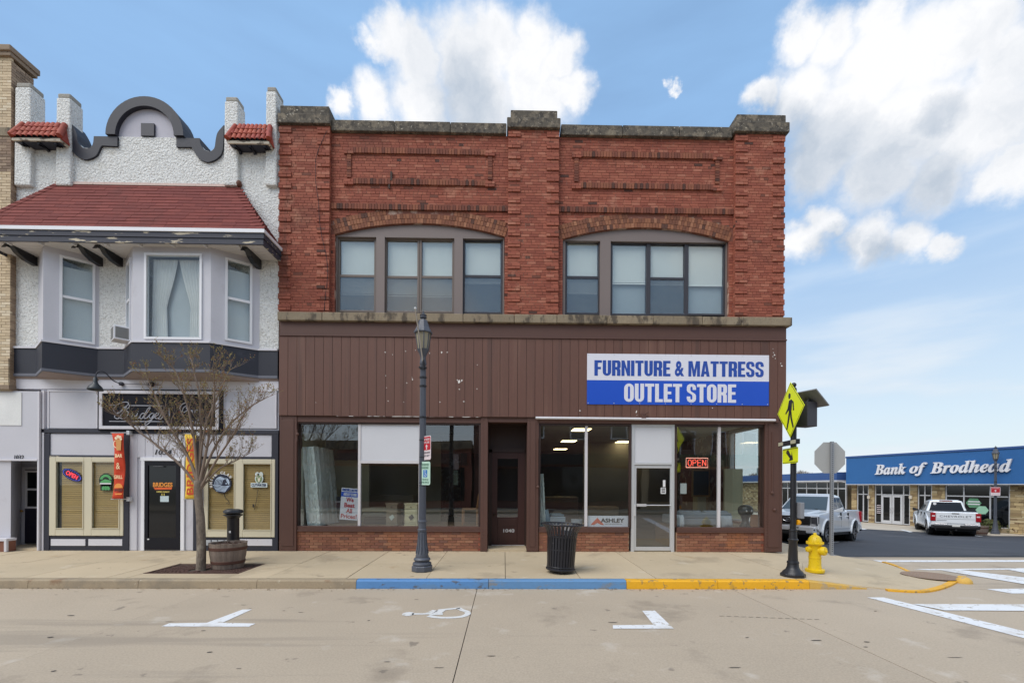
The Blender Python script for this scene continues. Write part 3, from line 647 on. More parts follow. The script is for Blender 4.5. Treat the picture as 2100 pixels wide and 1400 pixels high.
# stone copings
def stones(name, x0, x1, y0, y1, z0, z1, n, m=M_stone):
    cuts = [x0 + (x1 - x0) * i / n + (rb.uniform(-.12, .12) if 0 < i < n else 0) for i in range(n + 1)]
    for a, b in zip(cuts, cuts[1:]):
        dz = rb.uniform(-.006, .006); dy = rb.uniform(-.006, .006)
        MB().box(a + .003, b - .003, y0 + dy, y1, z0, z1 + dz).build(name, m, st, bevel=.018)
stones('coping_stone', fx(570, -.05, 246), fx(677.5, -.05, 246), -.09, .5, Z_CB, Z_CM, 1); stones('coping_stone', fx(575, 0, 228), fx(676, 0, 228), -.03, .44, Z_CM, Z_CT, 1)
stones('coping_stone', fx(1039.5, -.08, 257), fx(1150, -.08, 257), -.09, .5, Z_CB, Z_CM, 1); stones('coping_stone', fx(1047, 0, 238), fx(1143, 0, 238), -.03, .44, Z_CM, Z_CT, 1)
stones('coping_stone', fx(1507, -.08, 265), fx(1620, -.08, 265), -.09, .5, Z_CB, Z_CM, 1); stones('coping_stone', fx(1510, 0, 247), fx(1611, 0, 247), -.03, .44, Z_CM, Z_CT, 1)
stones('coping_stone', fx(678, 0, 258), fx(1039, -.08, 258), .02, .46, Z_KB, Z_KT, 3); stones('coping_stone', fx(1151, 0, 265), fx(1506.5, -.08, 265), .02, .46, Z_KB, Z_KT, 3)
stones('ledge_stone', fx(569.5, -.12, 650), fx(1624, -.12, 664), -.15, .30, Z_LB, Z_LT, 11, M_ledge)
mb = MB(); mb.tube(smooth_path([P(a, b, -.035) for a, b in ((671, 268), (664, 282), (655, 302), (648, 326), (647, 360), (649, 385), (653, 415), (655, 450), (660, 485), (668, 520), (672, 560), (668, 600), (664, 640))], 4), .006, 5); mb.build('cable', M_black, st)
mb = MB(); mb.prism([(P(a, b, .1).x, P(a, b, .1).z) for a, b in ((801, 354), (805, 354), (805, 372), (801, 372))], .06, .10); mb.prism([(P(a, b, .1).x, P(a, b, .1).z) for a, b in ((797, 376), (800, 376), (800, 388), (797, 388))], .07, .10); mb.build('iron_anchor', mat('rusty_black', S(58, 44, 38), .8), st, kind='stuff')
# ------------------------------------------------ upper windows
def upper_window(xa, xb, ya, yb, pc, m, kind='dh', blind=None, yrail=None):
    """One sash window between photo columns xa..xb; kind dh has a meeting rail."""
    Yw = .24; x0, x1 = P(xa, (ya + yb) / 2, Yw).x, P(xb, (ya + yb) / 2, Yw).x; pm = (xa + xb) / 2
    z1, z0 = P(pm, ya, Yw).z, P(pm, yb, Yw).z; fw = .052
    mb = MB(); mb.box(x0, x0 + fw, Yw, Yw + .09, z0, z1); mb.box(x1 - fw, x1, Yw, Yw + .09, z0, z1); mb.box(x0 + fw, x1 - fw, Yw, Yw + .09, z1 - fw, z1); mb.box(x0 + fw, x1 - fw, Yw, Yw + .09, z0, z0 + fw)
    w = mb.build('window', m, st, bevel=.006)
    zr = None
    if kind == 'dh':
        zr = P(pm, yrail, Yw).z
        MB().box(x0 + fw, x1 - fw, Yw + .015, Yw + .07, zr - .03, zr + .03).build('sash_rail', m, w)
        MB().box(x0 + fw, x1 - fw, Yw + .045, Yw + .052, zr + .03, z1 - fw).build('pane', M_glass2, w); MB().box(x0 + fw, x1 - fw, Yw + .03, Yw + .037, z0 + fw, zr - .03).build('pane', M_glass2, w); MB().box(x0 + fw, x1 - fw, Yw + .039, Yw + .041, z0 + fw, zr - .03).build('insect_screen', M_scrn, w)
    else: MB().box(x0 + fw, x1 - fw, Yw + .035, Yw + .042, z0 + fw, z1 - fw).build('pane', M_glass2, w); MB().box(x0 + fw, x1 - fw, Yw + .14, Yw + .15, z0 + fw, z0 + .9).build('shade', mat('grey_reflection', S(160, 168, 172), .9, var=.12, vs=1.5), w)  # flat grey panel stands in for the reflections low in fixed panes
    if blind:
        zbm = P(pm, blind, Yw).z; mb = MB(); n = int((z1 - fw - zbm) / .026)
        for i in range(n):
            z = z1 - fw - .026 * (i + 1)
            mb.add([(x0 + fw + .01, Yw + .075, z), (x1 - fw - .01, Yw + .075, z), (x1 - fw - .01, Yw + .083, z + .0245), (x0 + fw + .01, Yw + .083, z + .0245), (x0 + fw + .01, Yw + .079, z - .002), (x1 - fw - .01, Yw + .079, z - .002), (x1 - fw - .01, Yw + .087, z + .0225), (x0 + fw + .01, Yw + .087, z + .0225)],
                   [(0, 1, 2, 3), (7, 6, 5, 4), (0, 4, 5, 1), (3, 2, 6, 7)])
        mb.box(x0 + fw + .01, x1 - fw - .01, Yw + .07, Yw + .092, zbm - .03, zbm)
        mb.build('blind', M_blind, w)
for (x0, x1, pc, *_), (ax0, ax1, cx, cz, Rr, th, zs, zc) in zip(bays, arcs):
    Yw = .17; zt = P(pc, 487.5 if pc < 1000 else 495.5, Yw).z; zb0 = Z_LT + .004
    arcp = [(ax0 + .01, zt)] + [(ax0 + .01, zs)] + [(cx + (Rr - .008) * sin(t), cz + (Rr - .008) * cos(t)) for t in [-th + 2 * th * i / 24 for i in range(1, 24)]] + [(ax1 - .01, zs), (ax1 - .01, zt)]
    MB().prism(arcp, Yw, Yw + .12).build('arch_panel', M_taupe, st)
    mb = MB(); mb.box(ax0 + .01, P(692 if pc < 1000 else 1159, 560, .2).x, Yw + .01, Yw + .12, zb0, zt - .002); mb.build('window_jamb', M_taupe, st); mb = MB(); mb.box(P(1031 if pc < 1000 else 1488.5, 560, .2).x, ax1 - .01, Yw + .01, Yw + .12, zb0, zt - .002); mb.build('window_jamb', M_taupe, st)
    for pa, pb in (((771.5, 789), (931.5, 949)) if pc < 1000 else ((1230.5, 1252),)):
        MB().box(P(pa, 560, Yw).x, P(pb, 560, Yw).x, Yw - .012, Yw + .12, zb0, zt + .02).build('window_post', M_taupe, st)
    mb = MB(); x0_, x1_ = ax0 - .05, ax1 + .05
    mb.box(x0_, x1_, 2.6, 2.7, Z_LT, zc + .1); mb.box(x0_, x1_, .45, 2.6, Z_LT - .1, Z_LT); mb.box(x0_, x1_, .45, 2.6, zc + .1, zc + .2); mb.box(x0_ - .1, x0_, .45, 2.7, Z_LT, zc + .1); mb.box(x1_, x1_ + .1, .45, 2.7, Z_LT, zc + .1)
    mb.build('room_wall', M_room, st)
upper_window(692.5, 771.5, 488, 640, 860, M_wfr, 'dh', 600, 565); upper_window(789, 860, 488.5, 641.5, 860, M_wfr, 'dh', 603, 567.5); upper_window(860.5, 931.5, 489, 642, 860, M_wfr, 'dh', 605, 567.5)
upper_window(949, 1031, 490, 643.5, 860, M_wfd, 'dh', 577, 566)
upper_window(1159, 1231, 492.5, 645, 1322, M_wfd, 'dh', 598, 568); upper_window(1252, 1330, 496.5, 647, 1322, M_wfd, 'fx', 578); upper_window(1330, 1408, 497, 647, 1322, M_wfd, 'dh', 580, 570.5); upper_window(1408, 1488.5, 497.5, 647, 1322, M_wfd, 'fx', 582)
# ------------------------------------------------ body of the building
mb = MB(); zr = Z_KB - .3
mb.box(XL + .02, XL + .3, .45, 18, -.4, Z_KB); mb.box(XL, XR, 18, 18.3, -1, Z_KB)
wz0, wz1, wy0, wy1 = Z_SILL + .02, Z_HEAD + .12, .42, 2.35
mb.box(XR - .28, XR, .42, 18, wz1, Z_KB); mb.box(XR - .28, XR, .42, 18, -1.2, wz0); mb.box(XR - .28, XR, wy1, 18, wz0, wz1)
mb.build('rear_wall', M_mort, st)
MB().box(XL + .3, XR - .28, .45, 18, zr, zr + .2).build('roof', mat('tar_roof', S(70, 70, 72), .9), st)
MB().box(XL + .3, XR - .28, .45, 18, Z_LB - .5, Z_LB - .35).build('upper_floor', M_room, st)
# ------------------------------------------------ brown plank front
xs0, xs1 = fx(572, -.06, 770), fx(1612.5, -.06, 770)
MB().box(xs0, xs1, -.055, .2, Z_ST + .002, Z_LB - .002).build('frieze_board', M_brown, st, bevel=.006)
MB().box(xs0, xs1, -.085, -.055, Z_ST - .004, Z_ST + .03).build('frieze_moulding', M_brown, st)
MB().box(xs0 + .01, xs1 - .01, -.03, .2, Z_SB, Z_ST).build('front_sheathing', M_brown_d, st)
npk = 58; wpk = (xs1 - xs0) / npk; proto = None
M_plank = mat('brown_plank', S(98, 66, 55), .62, var=.10, vs=1.2, fine=.10, fs=26, bump=.3, bs=40, bd=.004, isl=.07, stretch=(1, 1, .35), stains=((S(120, 88, 74), .55, .14, 2.6, .5, 4, (1, 1, .10)), (S(72, 50, 43), .57, .10, 3.4, .55, 4, (1, 1, .08))))
for i in range(npk):
    loc = (xs0 + (i + .5) * wpk, -.06, Z_SB)
    if proto is None: proto = MB().box(loc[0] - wpk / 2 + .004, loc[0] + wpk / 2 - .004, loc[1], loc[1] + .028, Z_SB - .012, Z_ST - .006).xf(Matrix.Translation(-Vector(loc))).build('siding_plank', M_plank, None); proto.parent = st; proto.location = Vector(loc) - OFF[st.name]
    else: piece('siding_plank', proto, st, (loc[0], loc[1] + rb.uniform(-.002, .002), loc[2]))
# flaked white chips where an older sign hung
mb = MB(); chips = [(790, 722, 1.6), (805, 727, 1), (832, 720, 1.4), (852, 718, 1), (881, 724, 1.5), (906, 722, 2.6), (917, 722, 2.2), (791, 770, 1), (793, 795, 1.2), (796, 822, 1.4), (828, 824, 1.4), (834, 785, 1.5), (846, 778, 2), (845, 774, 1), (902, 824, 1.5), (951, 823, 2.4), (941, 783, 4.5), (947, 780, 2.5), (938, 779, 1.8), (942, 798, 1.8), (979, 748, 1.2), (978, 797, 1.4), (648, 825, 1), (1189, 842, 2.0), (1305, 844, 2.4), (1306, 851, 1.2), (1461, 836, 1.4), (1585, 715, 1.2), (1586, 723, 1.6), (1588, 728, 2), (1585, 731, 1.6), (1590, 735, 1.2), (1603, 750, 2.6), (1601, 745, 1.5)]
for a, b, s in chips:
    c = P(a, b, -.0615); n = rb.randint(5, 8); r = s * .0095
    ring = [(c.x + r * rb.uniform(.4, 1.2) * cos(2 * pi * k / n), c.z + r * rb.uniform(.5, 1.5) * sin(2 * pi * k / n)) for k in range(n)]
    mb.prism(ring, -.0665, -.064)
mb.build('paint_chips', mat('flaked_white', S(225, 220, 214), .7), st, kind='stuff')
# white strip along the bottom of the planks
MB().box(fx(690, -.07, 849), fx(985, -.07, 853), -.058, -.02, Z_SB - .028, Z_SB - .014).build('drip_strip', mat('chipped_white', S(205, 200, 196), .6, spots=(S(94, 66, 60), .47, .06, 7, 1), stretch=(.6, 1, 1)), st)
# ------------------------------------------------ shop front
y0 = -.02
def post(pa, pb, name='column', yy=(-.02, .30), z1=Z_SB, z0=0.0, m=M_brown, bev=.006): return MB().box(fx(pa, yy[0], 980), fx(pb, yy[0], 980), yy[0], yy[1], z0, z1).build(name, m, st, bevel=bev)
cols = [(573, 608), (985.5, 1000), (1081, 1104.5), (1569, 1604.5)]
for a, b in cols: post(a, b)
MB().box(fx(608, 0, 980) , fx(985.5, 0, 980), 0, .25, Z_HEAD, Z_SB).build('lintel', M_brown, st); MB().box(fx(1104.5, 0, 980), fx(1569, 0, 980), 0, .25, Z_HEAD + .01, Z_SB).build('lintel', M_brown, st); MB().box(fx(1000, 0, 980), fx(1081, 0, 980), 0, .25, Z_HEAD + .03, Z_SB).build('lintel', M_brown, st)
mb = MB()
for px in (602.5, 1086, 1100.5, 1573, 1601.5, 990.5, 578):
    x = fx(px, -.02, 980); z = .06
    while z < Z_SB - .05: mb.lathe([(.013, 0), (.011, -.007), (.004, -.011)], 6, (x, -.02, z), 'y'); z += .072
mb.build('rivets', M_brown, st, kind='stuff')
mb = MB()
for pa, pb in ((578, 602), (1088, 1098), (1576, 1598)): MB().box(fx(pa, -.03, 980), fx(pb, -.03, 980), -.032, -.0225, .12, Z_SB - .12).build('column_panel', M_brown, st, bevel=.004)
mb = MB()
for px, ya, yb in ((1584, 885, 1012), (609, 880, 905), (1103, 900, 1010)): mb = MB(); mb.tube([P(px, ya, -.04), P(px, yb, -.04)], .014, 6); mb.build('old_rod', M_brown, st)
for px, py in ((1584, 1010), (1589, 1045), (610, 890), (1103, 998)): mb = MB(); mb.ellipsoid(P(px, py, -.05), (.04, .03, .04), 8, 6); mb.build('old_fitting', M_brown, st)
# sills and brick knee walls
M_sill = M_brown_d
knees = [(608, 985.5, Z_KNEE), (1104.5, 1290, Z_KNEE), (1388, 1569, Z_KNEE)]
proto = None; nk = 0; kb = []
for pa, pb, zt in knees:
    a, b = fx(pa, .03, 1100), fx(pb, .03, 1100)
    MB().box(a, b, .045, .25, -.25, zt).build('knee_wall', M_kmort, st)
    MB().box(a, b, -.005, .2, zt, zt + .035).build('sill', M_brown, st, bevel=.006); MB().box(a, b, .01, .2, zt + .035, Z_SILL).build('sill', M_brown, st, bevel=.006)
    n = 7; h = zt / n
    for r in range(n):
        x = a - (BL / 2 if r % 2 else 0)
        while x < b - .03:
            u, v = max(a, x), min(b, x + BL); x += BL
            if v - u > .03: kb.append((u, v, r * h, (r + 1) * h))
kb.sort(key=lambda q: -(q[1] - q[0]))
for i, (u, v, za, zb_) in enumerate(kb):
    if i >= 300: brick(bw, u, v, za, zb_, .03); continue
    if proto is None:
        m_ = MB(); L0, H0 = v - u, zb_ - za; j = .005
        m_.add([(-L0 / 2 + j, 0, -H0 / 2 + j), (L0 / 2 - j, 0, -H0 / 2 + j), (L0 / 2 - j, 0, H0 / 2 - j), (-L0 / 2 + j, 0, H0 / 2 - j), (-L0 / 2 + j, .03, -H0 / 2 + j), (L0 / 2 - j, .03, -H0 / 2 + j), (L0 / 2 - j, .03, H0 / 2 - j), (-L0 / 2 + j, .03, H0 / 2 - j)],
               [(0, 1, 2, 3), (0, 4, 5, 1), (1, 5, 6, 2), (2, 6, 7, 3), (3, 7, 4, 0)])
        proto = m_.build('brick', M_knee); proto.parent = st; proto.location = Vector(((u + v) / 2, .03, (za + zb_) / 2)) - OFF[st.name]
    else: piece('brick', proto, st, ((u + v) / 2, .03 + rb.uniform(-.004, .003), (za + zb_) / 2), (rb.uniform(-.02, .02), 0, rb.uniform(-.012, .012)), ((v - u - .01) / (L0 - .01), 1, 1))
bw.build('brickwork', M_brick, st, kind='stuff')
# show windows
GY = .10
def show_pane(pa, pb, ya, yb, m=M_glass, Y=GY):
    pm = (pa + pb) / 2
    return MB().box(P(pa, 970, Y).x, P(pb, 970, Y).x, Y, Y + .008, P(pm, yb, Y).z, P(pm, ya, Y).z).build('shop_pane', m, st)
M_wmul = mat('white_mullion', S(206, 202, 204), .45, var=.06, fine=.05)
def mull(pa, pb, ya, yb, name='mullion', y=(.06, .14), m=M_wmul):
    pm = (pa + pb) / 2; return MB().box(P(pa, 970, y[0]).x, P(pb, 970, y[0]).x, y[0], y[1], P(pm, yb, y[0]).z, P(pm, ya, y[0]).z).build(name, m, st, bevel=.004)
show_pane(609, 735, 860, 1079); show_pane(739, 859, 949, 1079); show_pane(863, 985, 862, 1079)
show_pane(1105, 1200, 862, 1080); show_pane(1204.5, 1290, 862, 1080); show_pane(1386, 1473, 864, 1084); show_pane(1477.5, 1569, 864, 1084)
mull(734, 739.5, 867, 1078); mull(858.5, 863.5, 867, 1078); mull(1199.5, 1205, 867, 1079); mull(1472.5, 1478, 869, 1083)
mull(739.5, 858.5, 944, 950, 'transom_rail')
mull(740, 858.5, 868, 944, 'white_panel', (.075, .10), mat('white_board', S(206, 207, 212), .45, var=.03, fine=.03, spots=(S(150, 140, 130), .70, .04, 5, .6)))
# brown timber stops round the panes
mb = MB()
for pa, pb in ((608, 985.5), (1104.5, 1294), (1384, 1569)):
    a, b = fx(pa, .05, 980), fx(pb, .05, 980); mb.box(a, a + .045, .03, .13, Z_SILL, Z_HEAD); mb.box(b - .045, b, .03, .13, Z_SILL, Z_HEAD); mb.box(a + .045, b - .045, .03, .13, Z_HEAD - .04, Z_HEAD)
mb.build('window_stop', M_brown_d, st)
# long white awning tube over the right half
mb = MB(); mb.tube([P(1098.5, 856.5, -.10), P(1590, 861.5, -.10)], .032, 10); t = mb.build('awning_tube', mat('white_enamel', S(214, 212, 216), .35), st, smooth=True, auto=40)
mb = MB(); mb.box(P(1315, 850, -.1).x, P(1324, 850, -.1).x, -.13, -.02, P(1320, 859, -.1).z, P(1320, 848, -.1).z); mb.tube([P(1320, 850, -.12), P(1330, 844, -.14)], .016, 6); mb.box(P(1590, 850, -.1).x, P(1596, 850, -.1).x, -.13, -.02, P(1593, 866, -.1).z, P(1593, 857, -.1).z)
mb.build('tube_bracket', M_brown, st)
# recessed brown door numbered 1040
DY = .72; xa, xb = fx(1000.5, -.02, 980), fx(1080.5, -.02, 980)
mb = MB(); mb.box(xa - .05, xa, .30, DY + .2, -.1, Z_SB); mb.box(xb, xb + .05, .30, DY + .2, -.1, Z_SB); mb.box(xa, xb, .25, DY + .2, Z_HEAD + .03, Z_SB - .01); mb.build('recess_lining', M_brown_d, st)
mb = MB(); mb.box(xa, xb, .02, DY + .1, -.2, .05); mb.build('door_step', M_walk, st)
zt = P(1044, 921, DY).z; zd = P(1044, 927, DY).z; dxa, dxb = P(1009, 1000, DY).x, P(1076, 1000, DY).x; z0 = P(1044, 1118, DY).z
MB().box(xa, xb, DY + .05, DY + .15, zt, Z_HEAD + .03).build('transom', M_brown_d, st)
mb = MB(); mb.box(xa, dxa, DY, DY + .12, .05, zt); mb.box(dxb, xb, DY, DY + .12, .05, zt); mb.box(xa, xb, DY, DY + .12, zd, zt + .04); mb.build('door_frame', M_brown_d, st)
ga, gb, gt, gz = P(1020, 1000, DY).x, P(1062, 1000, DY).x, P(1044, 940, DY).z, P(1044, 1060, DY).z
mb = MB(); dy0, dy1 = DY + .03, DY + .075; mb.box(dxa, ga, dy0, dy1, z0, zd); mb.box(gb, dxb, dy0, dy1, z0, zd); mb.box(ga, gb, dy0, dy1, gt, zd); mb.box(ga, gb, dy0, dy1, z0, gz); mb.box(ga + .02, gb - .02, dy0 - .012, dy0, P(1044, 1078, DY).z, gz - .05); mb.box(ga + .02, gb - .02, dy0 - .012, dy0, z0 + .12, P(1044, 1084, DY).z)
door = mb.build('door', mat('oxblood_door', S(70, 42, 38), .45, var=.15, fine=.1), st, bevel=.004, label='brown panelled door numbered 1040 in a deep recess')
MB().box(ga, gb, DY + .045, DY + .052, gz, gt).build('pane', M_glass, door)
mb = MB(); mb.lathe([(.012, 0), (.012, -.05), (.03, -.06), (.026, -.085), (.005, -.09)], 12, P(1014, 1054, DY + .03), 'y'); mb.build('handle', plain('dark_brass', S(70, 58, 44), .35, metal=.7), door, smooth=True)
mb = MB(); text(mb, '1040', facing(P(1043.5, 1087.5, DY + .016)), .29, .095, .004, .02); mb.build('house_number', M_white, door)
MB().box(dxa, dxb, DY + .005, DY + .03, z0 - .03, z0 + .015).build('threshold', M_alum, door)
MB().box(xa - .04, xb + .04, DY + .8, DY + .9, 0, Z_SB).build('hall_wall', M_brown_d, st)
# aluminium glass door
xa, xb = fx(1295, .05, 980), fx(1383.5, .05, 980); yA = .05
mb = MB(); mb.box(xa, xa + .075, yA, .17, -.02, Z_HEAD + .01); mb.box(xb - .075, xb, yA, .17, -.02, Z_HEAD + .01); mb.box(xa + .075, xb - .075, yA, .17, Z_HEAD - .05, Z_HEAD + .01); zt0, zt1 = P(1339, 953, yA).z, P(1339, 948, yA).z; mb.box(xa + .075, xb - .075, yA, .17, zt0, zt1); mb.build('door_frame', M_alum, st, bevel=.004)
MB().box(xa + .075, xb - .075, yA + .02, yA + .06, zt1, Z_HEAD - .05).build('white_panel', MATS['white_board'], st)
da, db, dz1 = P(1300, 1000, .07).x, P(1378.5, 1000, .07).x, zt0 - .01
ga, gb, gt, gz = P(1305, 1000, .07).x, P(1374.5, 1000, .07).x, P(1339, 959.5, .07).z, P(1339, 1121, .07).z
mb = MB(); mb.box(da, ga, .07, .115, .02, dz1); mb.box(gb, db, .07, .115, .02, dz1); mb.box(ga, gb, .07, .115, gt, dz1); mb.box(ga, gb, .07, .115, .02, gz)
door = mb.build('door', M_alum, st, bevel=.004, label='glass shop door in a pale aluminium frame')
MB().box(ga, gb, .088, .096, gz, gt).build('pane', M_glass, door)
mb = MB(); zz_ = P(1339, 1035.5, .03).z; mb.tube([(ga, .04, zz_), (gb, .04, zz_)], .012, 8); mb.box(ga + .0, ga + .24, .02, .06, zz_ - .03, zz_ + .035); mb.build('push_bar', mat('bright_alum', S(222, 222, 224), .3, metal=.5), door)
mb = MB(); x_ = P(1302.5, 1000, .03).x; mb.box(x_ - .022, x_ + .022, .03, .07, P(1302, 1058, .05).z, P(1302, 1034, .05).z); mb.build('handle', M_alum, door, bevel=.006)
mb = MB(); mb.box(P(1364.5, 0, .085).x, P(1369.5, 0, .085).x, .083, .087, P(1367, 998, .08).z, P(1367, 984, .08).z); mb.box(P(1360, 0, .085).x, P(1370.5, 0, .085).x, .083, .087, P(1365, 1012, .08).z, P(1365, 999.5, .08).z); mb.cur = 1
for k in range(3): mb.box(P(1361.5, 0, .085).x, P(1369, 0, .085).x, .0815, .0829, P(1365, 1010 - 3.6 * k, .08).z, P(1365, 1008 - 3.6 * k, .08).z)
mb.build('sticker', [M_white, M_black], door)
# corner window in the side wall
mb = MB(); mb.box(XR - .2, XR - .08, .42, .50, wz0, wz1); mb.box(XR - .2, XR - .08, wy1 - .1, wy1, wz0, wz1); mb.box(XR - .2, XR - .08, .5, wy1 - .1, wz1 - .08, wz1); mb.box(XR - .2, XR - .08, .5, wy1 - .1, wz0, wz0 + .05); sw = mb.build('side_window', M_wmul, st)
MB().box(XR - .15, XR - .142, .5, wy1 - .1, wz0 + .05, wz1 - .08).build('pane', M_glass, sw)
# interior
M_int = mat('cream_interior', S(196, 186, 152), .8, var=.06, fine=.04); M_intd = mat('dark_interior', S(44, 42, 42), .9); M_carpet = mat('carpet', S(84, 80, 76), .95, fine=.2)
xi0, xi1 = XL + .32, XR - .3; xd0, xd1 = fx(998, .3, 980), fx(1084, .3, 980)
MB().box(xi0, xi1, .26, 12, -.3, .03).build('floor', M_carpet, st)
mb = MB(); mb.box(xi0, xd0, .26, 1.9, .03, Z_SILL - .03); mb.box(xd1, fx(1291, .26, 1000), .26, 1.9, .03, Z_SILL - .03); mb.box(fx(1388, .26, 1000), xi1, .26, 1.9, .03, Z_SILL - .03); mb.build('display_floor', mat('display_ply', S(120, 96, 74), .7), st)
MB().box(xi0, xi1, .26, 12, 3.28, 3.4).build('ceiling', mat('ceiling_tile', S(190, 188, 182), .9), st)
mb = MB(); mb.box(xi0, xi0 + .06, .26, 12, .03, 3.28); mb.box(xi0 + .06, -2.2, 4.6, 4.7, .03, 3.28); mb.box(xi0 + .06, -4.0, 2.3, 2.36, .03, 2.35); mb.build('interior_wall', M_int, st)
mb = MB(); mb.box(-2.2, xi1, 11.9, 12, .03, 3.28); mb.box(xi0 + .06, -2.6, 2.0, 2.3, 2.35, 3.28); mb.box(xi0 + .06, xd0, .5, .6, 2.95, 3.28); mb.box(xd0 + .0, xd0 + .05, .9, 5, .03, 3.28); mb.box(xd1 - .05, xd1, .9, 5, .03, 3.28); mb.build('dark_partition', M_intd, st)
xq0, xq1 = P(1486, 1000, 2.2).x, P(1523, 1000, 2.2).x
MB().box(xq0, xq1, 2.2, 2.28, .03, P(1505, 961, 2.2).z).build('display_screen', M_int, st, label='cream folding display screen behind the right window')
MB().box(3.0, xq0, 5.9, 6.0, .03, 3.28).build('interior_wall', mat('grey_interior', S(120, 118, 112), .9), st)
# ================================================================ STUCCO BUILDING (the tavern)
M_stuc = mat('roughcast_stucco', S(229, 229, 226), .92, var=.07, vs=1.2, fine=.20, fs=24, bump=1.0, bs=20, bd=.06, stains=((S(178, 168, 148), .60, .12, 1.4, .35), (S(170, 168, 162), .57, .06, 24, .55, 3), (S(150, 138, 118), .66, .08, .9, .35)), spots=(S(126, 122, 114), .63, .05, 33, .65, 3))  # fine grey speckles paint the shading of the roughcast bumps into the colour
M_lav = mat('lavender_paint', S(195, 194, 201), .6, var=.06, vs=1.5, fine=.06, bump=.15, bs=40, bd=.004, stains=((S(160, 154, 160), .6, .15, 1.6, .45),))
M_lavw = mat('pale_trim', S(206, 204, 210), .6, var=.06, fine=.06, spots=(S(150, 130, 118), .70, .04, 7, .7))
M_band = mat('slate_band', S(39, 41, 52), .6, var=.14, vs=1.6, fine=.10, bump=.1, bs=40, stains=((S(84, 88, 102), .60, .14, 1.3, .35),))
M_peel = mat('peeling_black_fascia', S(54, 56, 68), .65, var=.15, fine=.1, bump=.3, bs=30, stretch=(.28, 1, 1.6), spots=(S(196, 184, 160), .585, .04, 7, .95))
M_cream = mat('cream_window_frame', S(204, 196, 172), .5, var=.05, fine=.05)
M_upvc = plain('white_window_frame', S(226, 226, 230), .4)
SHC = [(0, S(112, 51, 45)), (.3, S(117, 54, 47)), (.6, S(108, 48, 43)), (.85, S(121, 58, 51))]
M_shin = mat('red_shingle', (.2, .03, .03), .9, var=.06, fine=.2, fs=60, isl=.03, cols=SHC, stains=((S(92, 46, 40), .54, .14, .9, .5, 4, (1, 1, .5)),))
M_tile = mat('clay_tile', S(160, 74, 56), .75, var=.12, fine=.15, isl=.14, hue=.01, stains=((S(100, 44, 36), .58, .1, 6, .5),))
xw0, xw1 = fx(28, .03, 900), XL - .012
tv = thing('tavern_building', 'white roughcast tavern with mission parapet, red shingle hip roof and bay windows', 'building', ((xw0 + xw1) / 2, .3, 0))
YW = .03
# front wall outline with the curved parapet
up_l = [(143, 247), (151, 260), (158, 276), (160, 291), (170, 303), (184, 304.5), (191, 296), (193, 280)]
up_r = [(409, 284), (412, 297), (420, 308), (431, 311), (440, 304), (443, 286), (447, 272), (459, 257)]
lo_l = [(143, 250), (144, 297), (154, 317), (167, 325), (178, 327.5), (197, 320), (206, 303.5), (210, 299), (241, 300.5)]
lo_r = [(362, 302), (393, 302), (398, 310), (407, 324), (419, 331), (429, 332.5), (446, 325), (457, 308), (459.5, 259)]
pz = lambda a, b, Y=YW: (P(a, b, Y).x, P(a, b, Y).z)
ac = pz(302, 281); ro = (pz(381, 281)[0] - pz(222.5, 281)[0]) / 2; ri = (pz(363, 281)[0] - pz(243.5, 281)[0]) / 2; ac = ((pz(381, 281)[0] + pz(222.5, 281)[0]) / 2, pz(302, 282)[1])
zcap = pz(222, 280)[1]
Z4 = pz(300, 716)[1]                         # top of the dark band at the wall
outline = [(xw0, Z4), (xw0, pz(60, 262)[1]), pz(143, 262)] + [pz(a, b) for a, b in up_l] + [(ac[0] - ro, zcap), (ac[0] + ro, zcap)] + [pz(a, b) for a, b in up_r] + [pz(462, 264), (xw1, pz(545, 268)[1]), (xw1, Z4)]
MB().prism(outline, YW, YW + .34).build('wall', M_stuc, tv)
# half-round gable with its dark hood
N = 24; half = [(ac[0] + ri * cos(pi * k / N), ac[1] + ri * sin(pi * k / N)) for k in range(N + 1)]
MB().prism(half, YW + .02, YW + .33).build('gable_panel', mat('gable_grey', S(178, 176, 186), .7, bump=.2, bs=60, bd=.004), tv)
hood = [(ac[0] + ro * cos(pi * k / N), ac[1] + ro * sin(pi * k / N)) for k in range(N + 1)] + [(ac[0] + ri * cos(pi * k / N), ac[1] + ri * sin(pi * k / N)) for k in range(N, -1, -1)]
MB().prism(hood, YW - .09, YW + .36).build('arch_hood', M_band, tv)
a, b = pz(291, 254.5), pz(317.5, 280.5); MB().box(a[0], b[0], YW - .03, YW + .02, b[1] + .0, a[1]).build('vent', M_dark, tv)
def smc(pts, n): return [(p.x, p.y) for p in smooth_path([(a, b, 0) for a, b in pts[:n]], 4)] + pts[n:]
def trim(up, lo): return MB().prism([pz(a, b, YW - .04) for a, b in up] + [pz(a, b, YW - .04) for a, b in lo[::-1]], YW - .05, YW + .36)
trim(smc([(143, 247), (151, 260), (158, 276), (160, 291), (170, 303), (184, 304.5), (191, 296), (193, 280), (241.5, 280.5)], 8), smc(lo_l, 8)).build('parapet_trim', M_band, tv)
trim([(362, 283.5)] + smc([(410, 284), (412, 297), (420, 308), (431, 311), (440, 304), (443, 286), (447, 272), (459.5, 257)], 8), [(362, 302)] + smc(lo_r[1:], 8)).build('parapet_trim', M_band, tv)
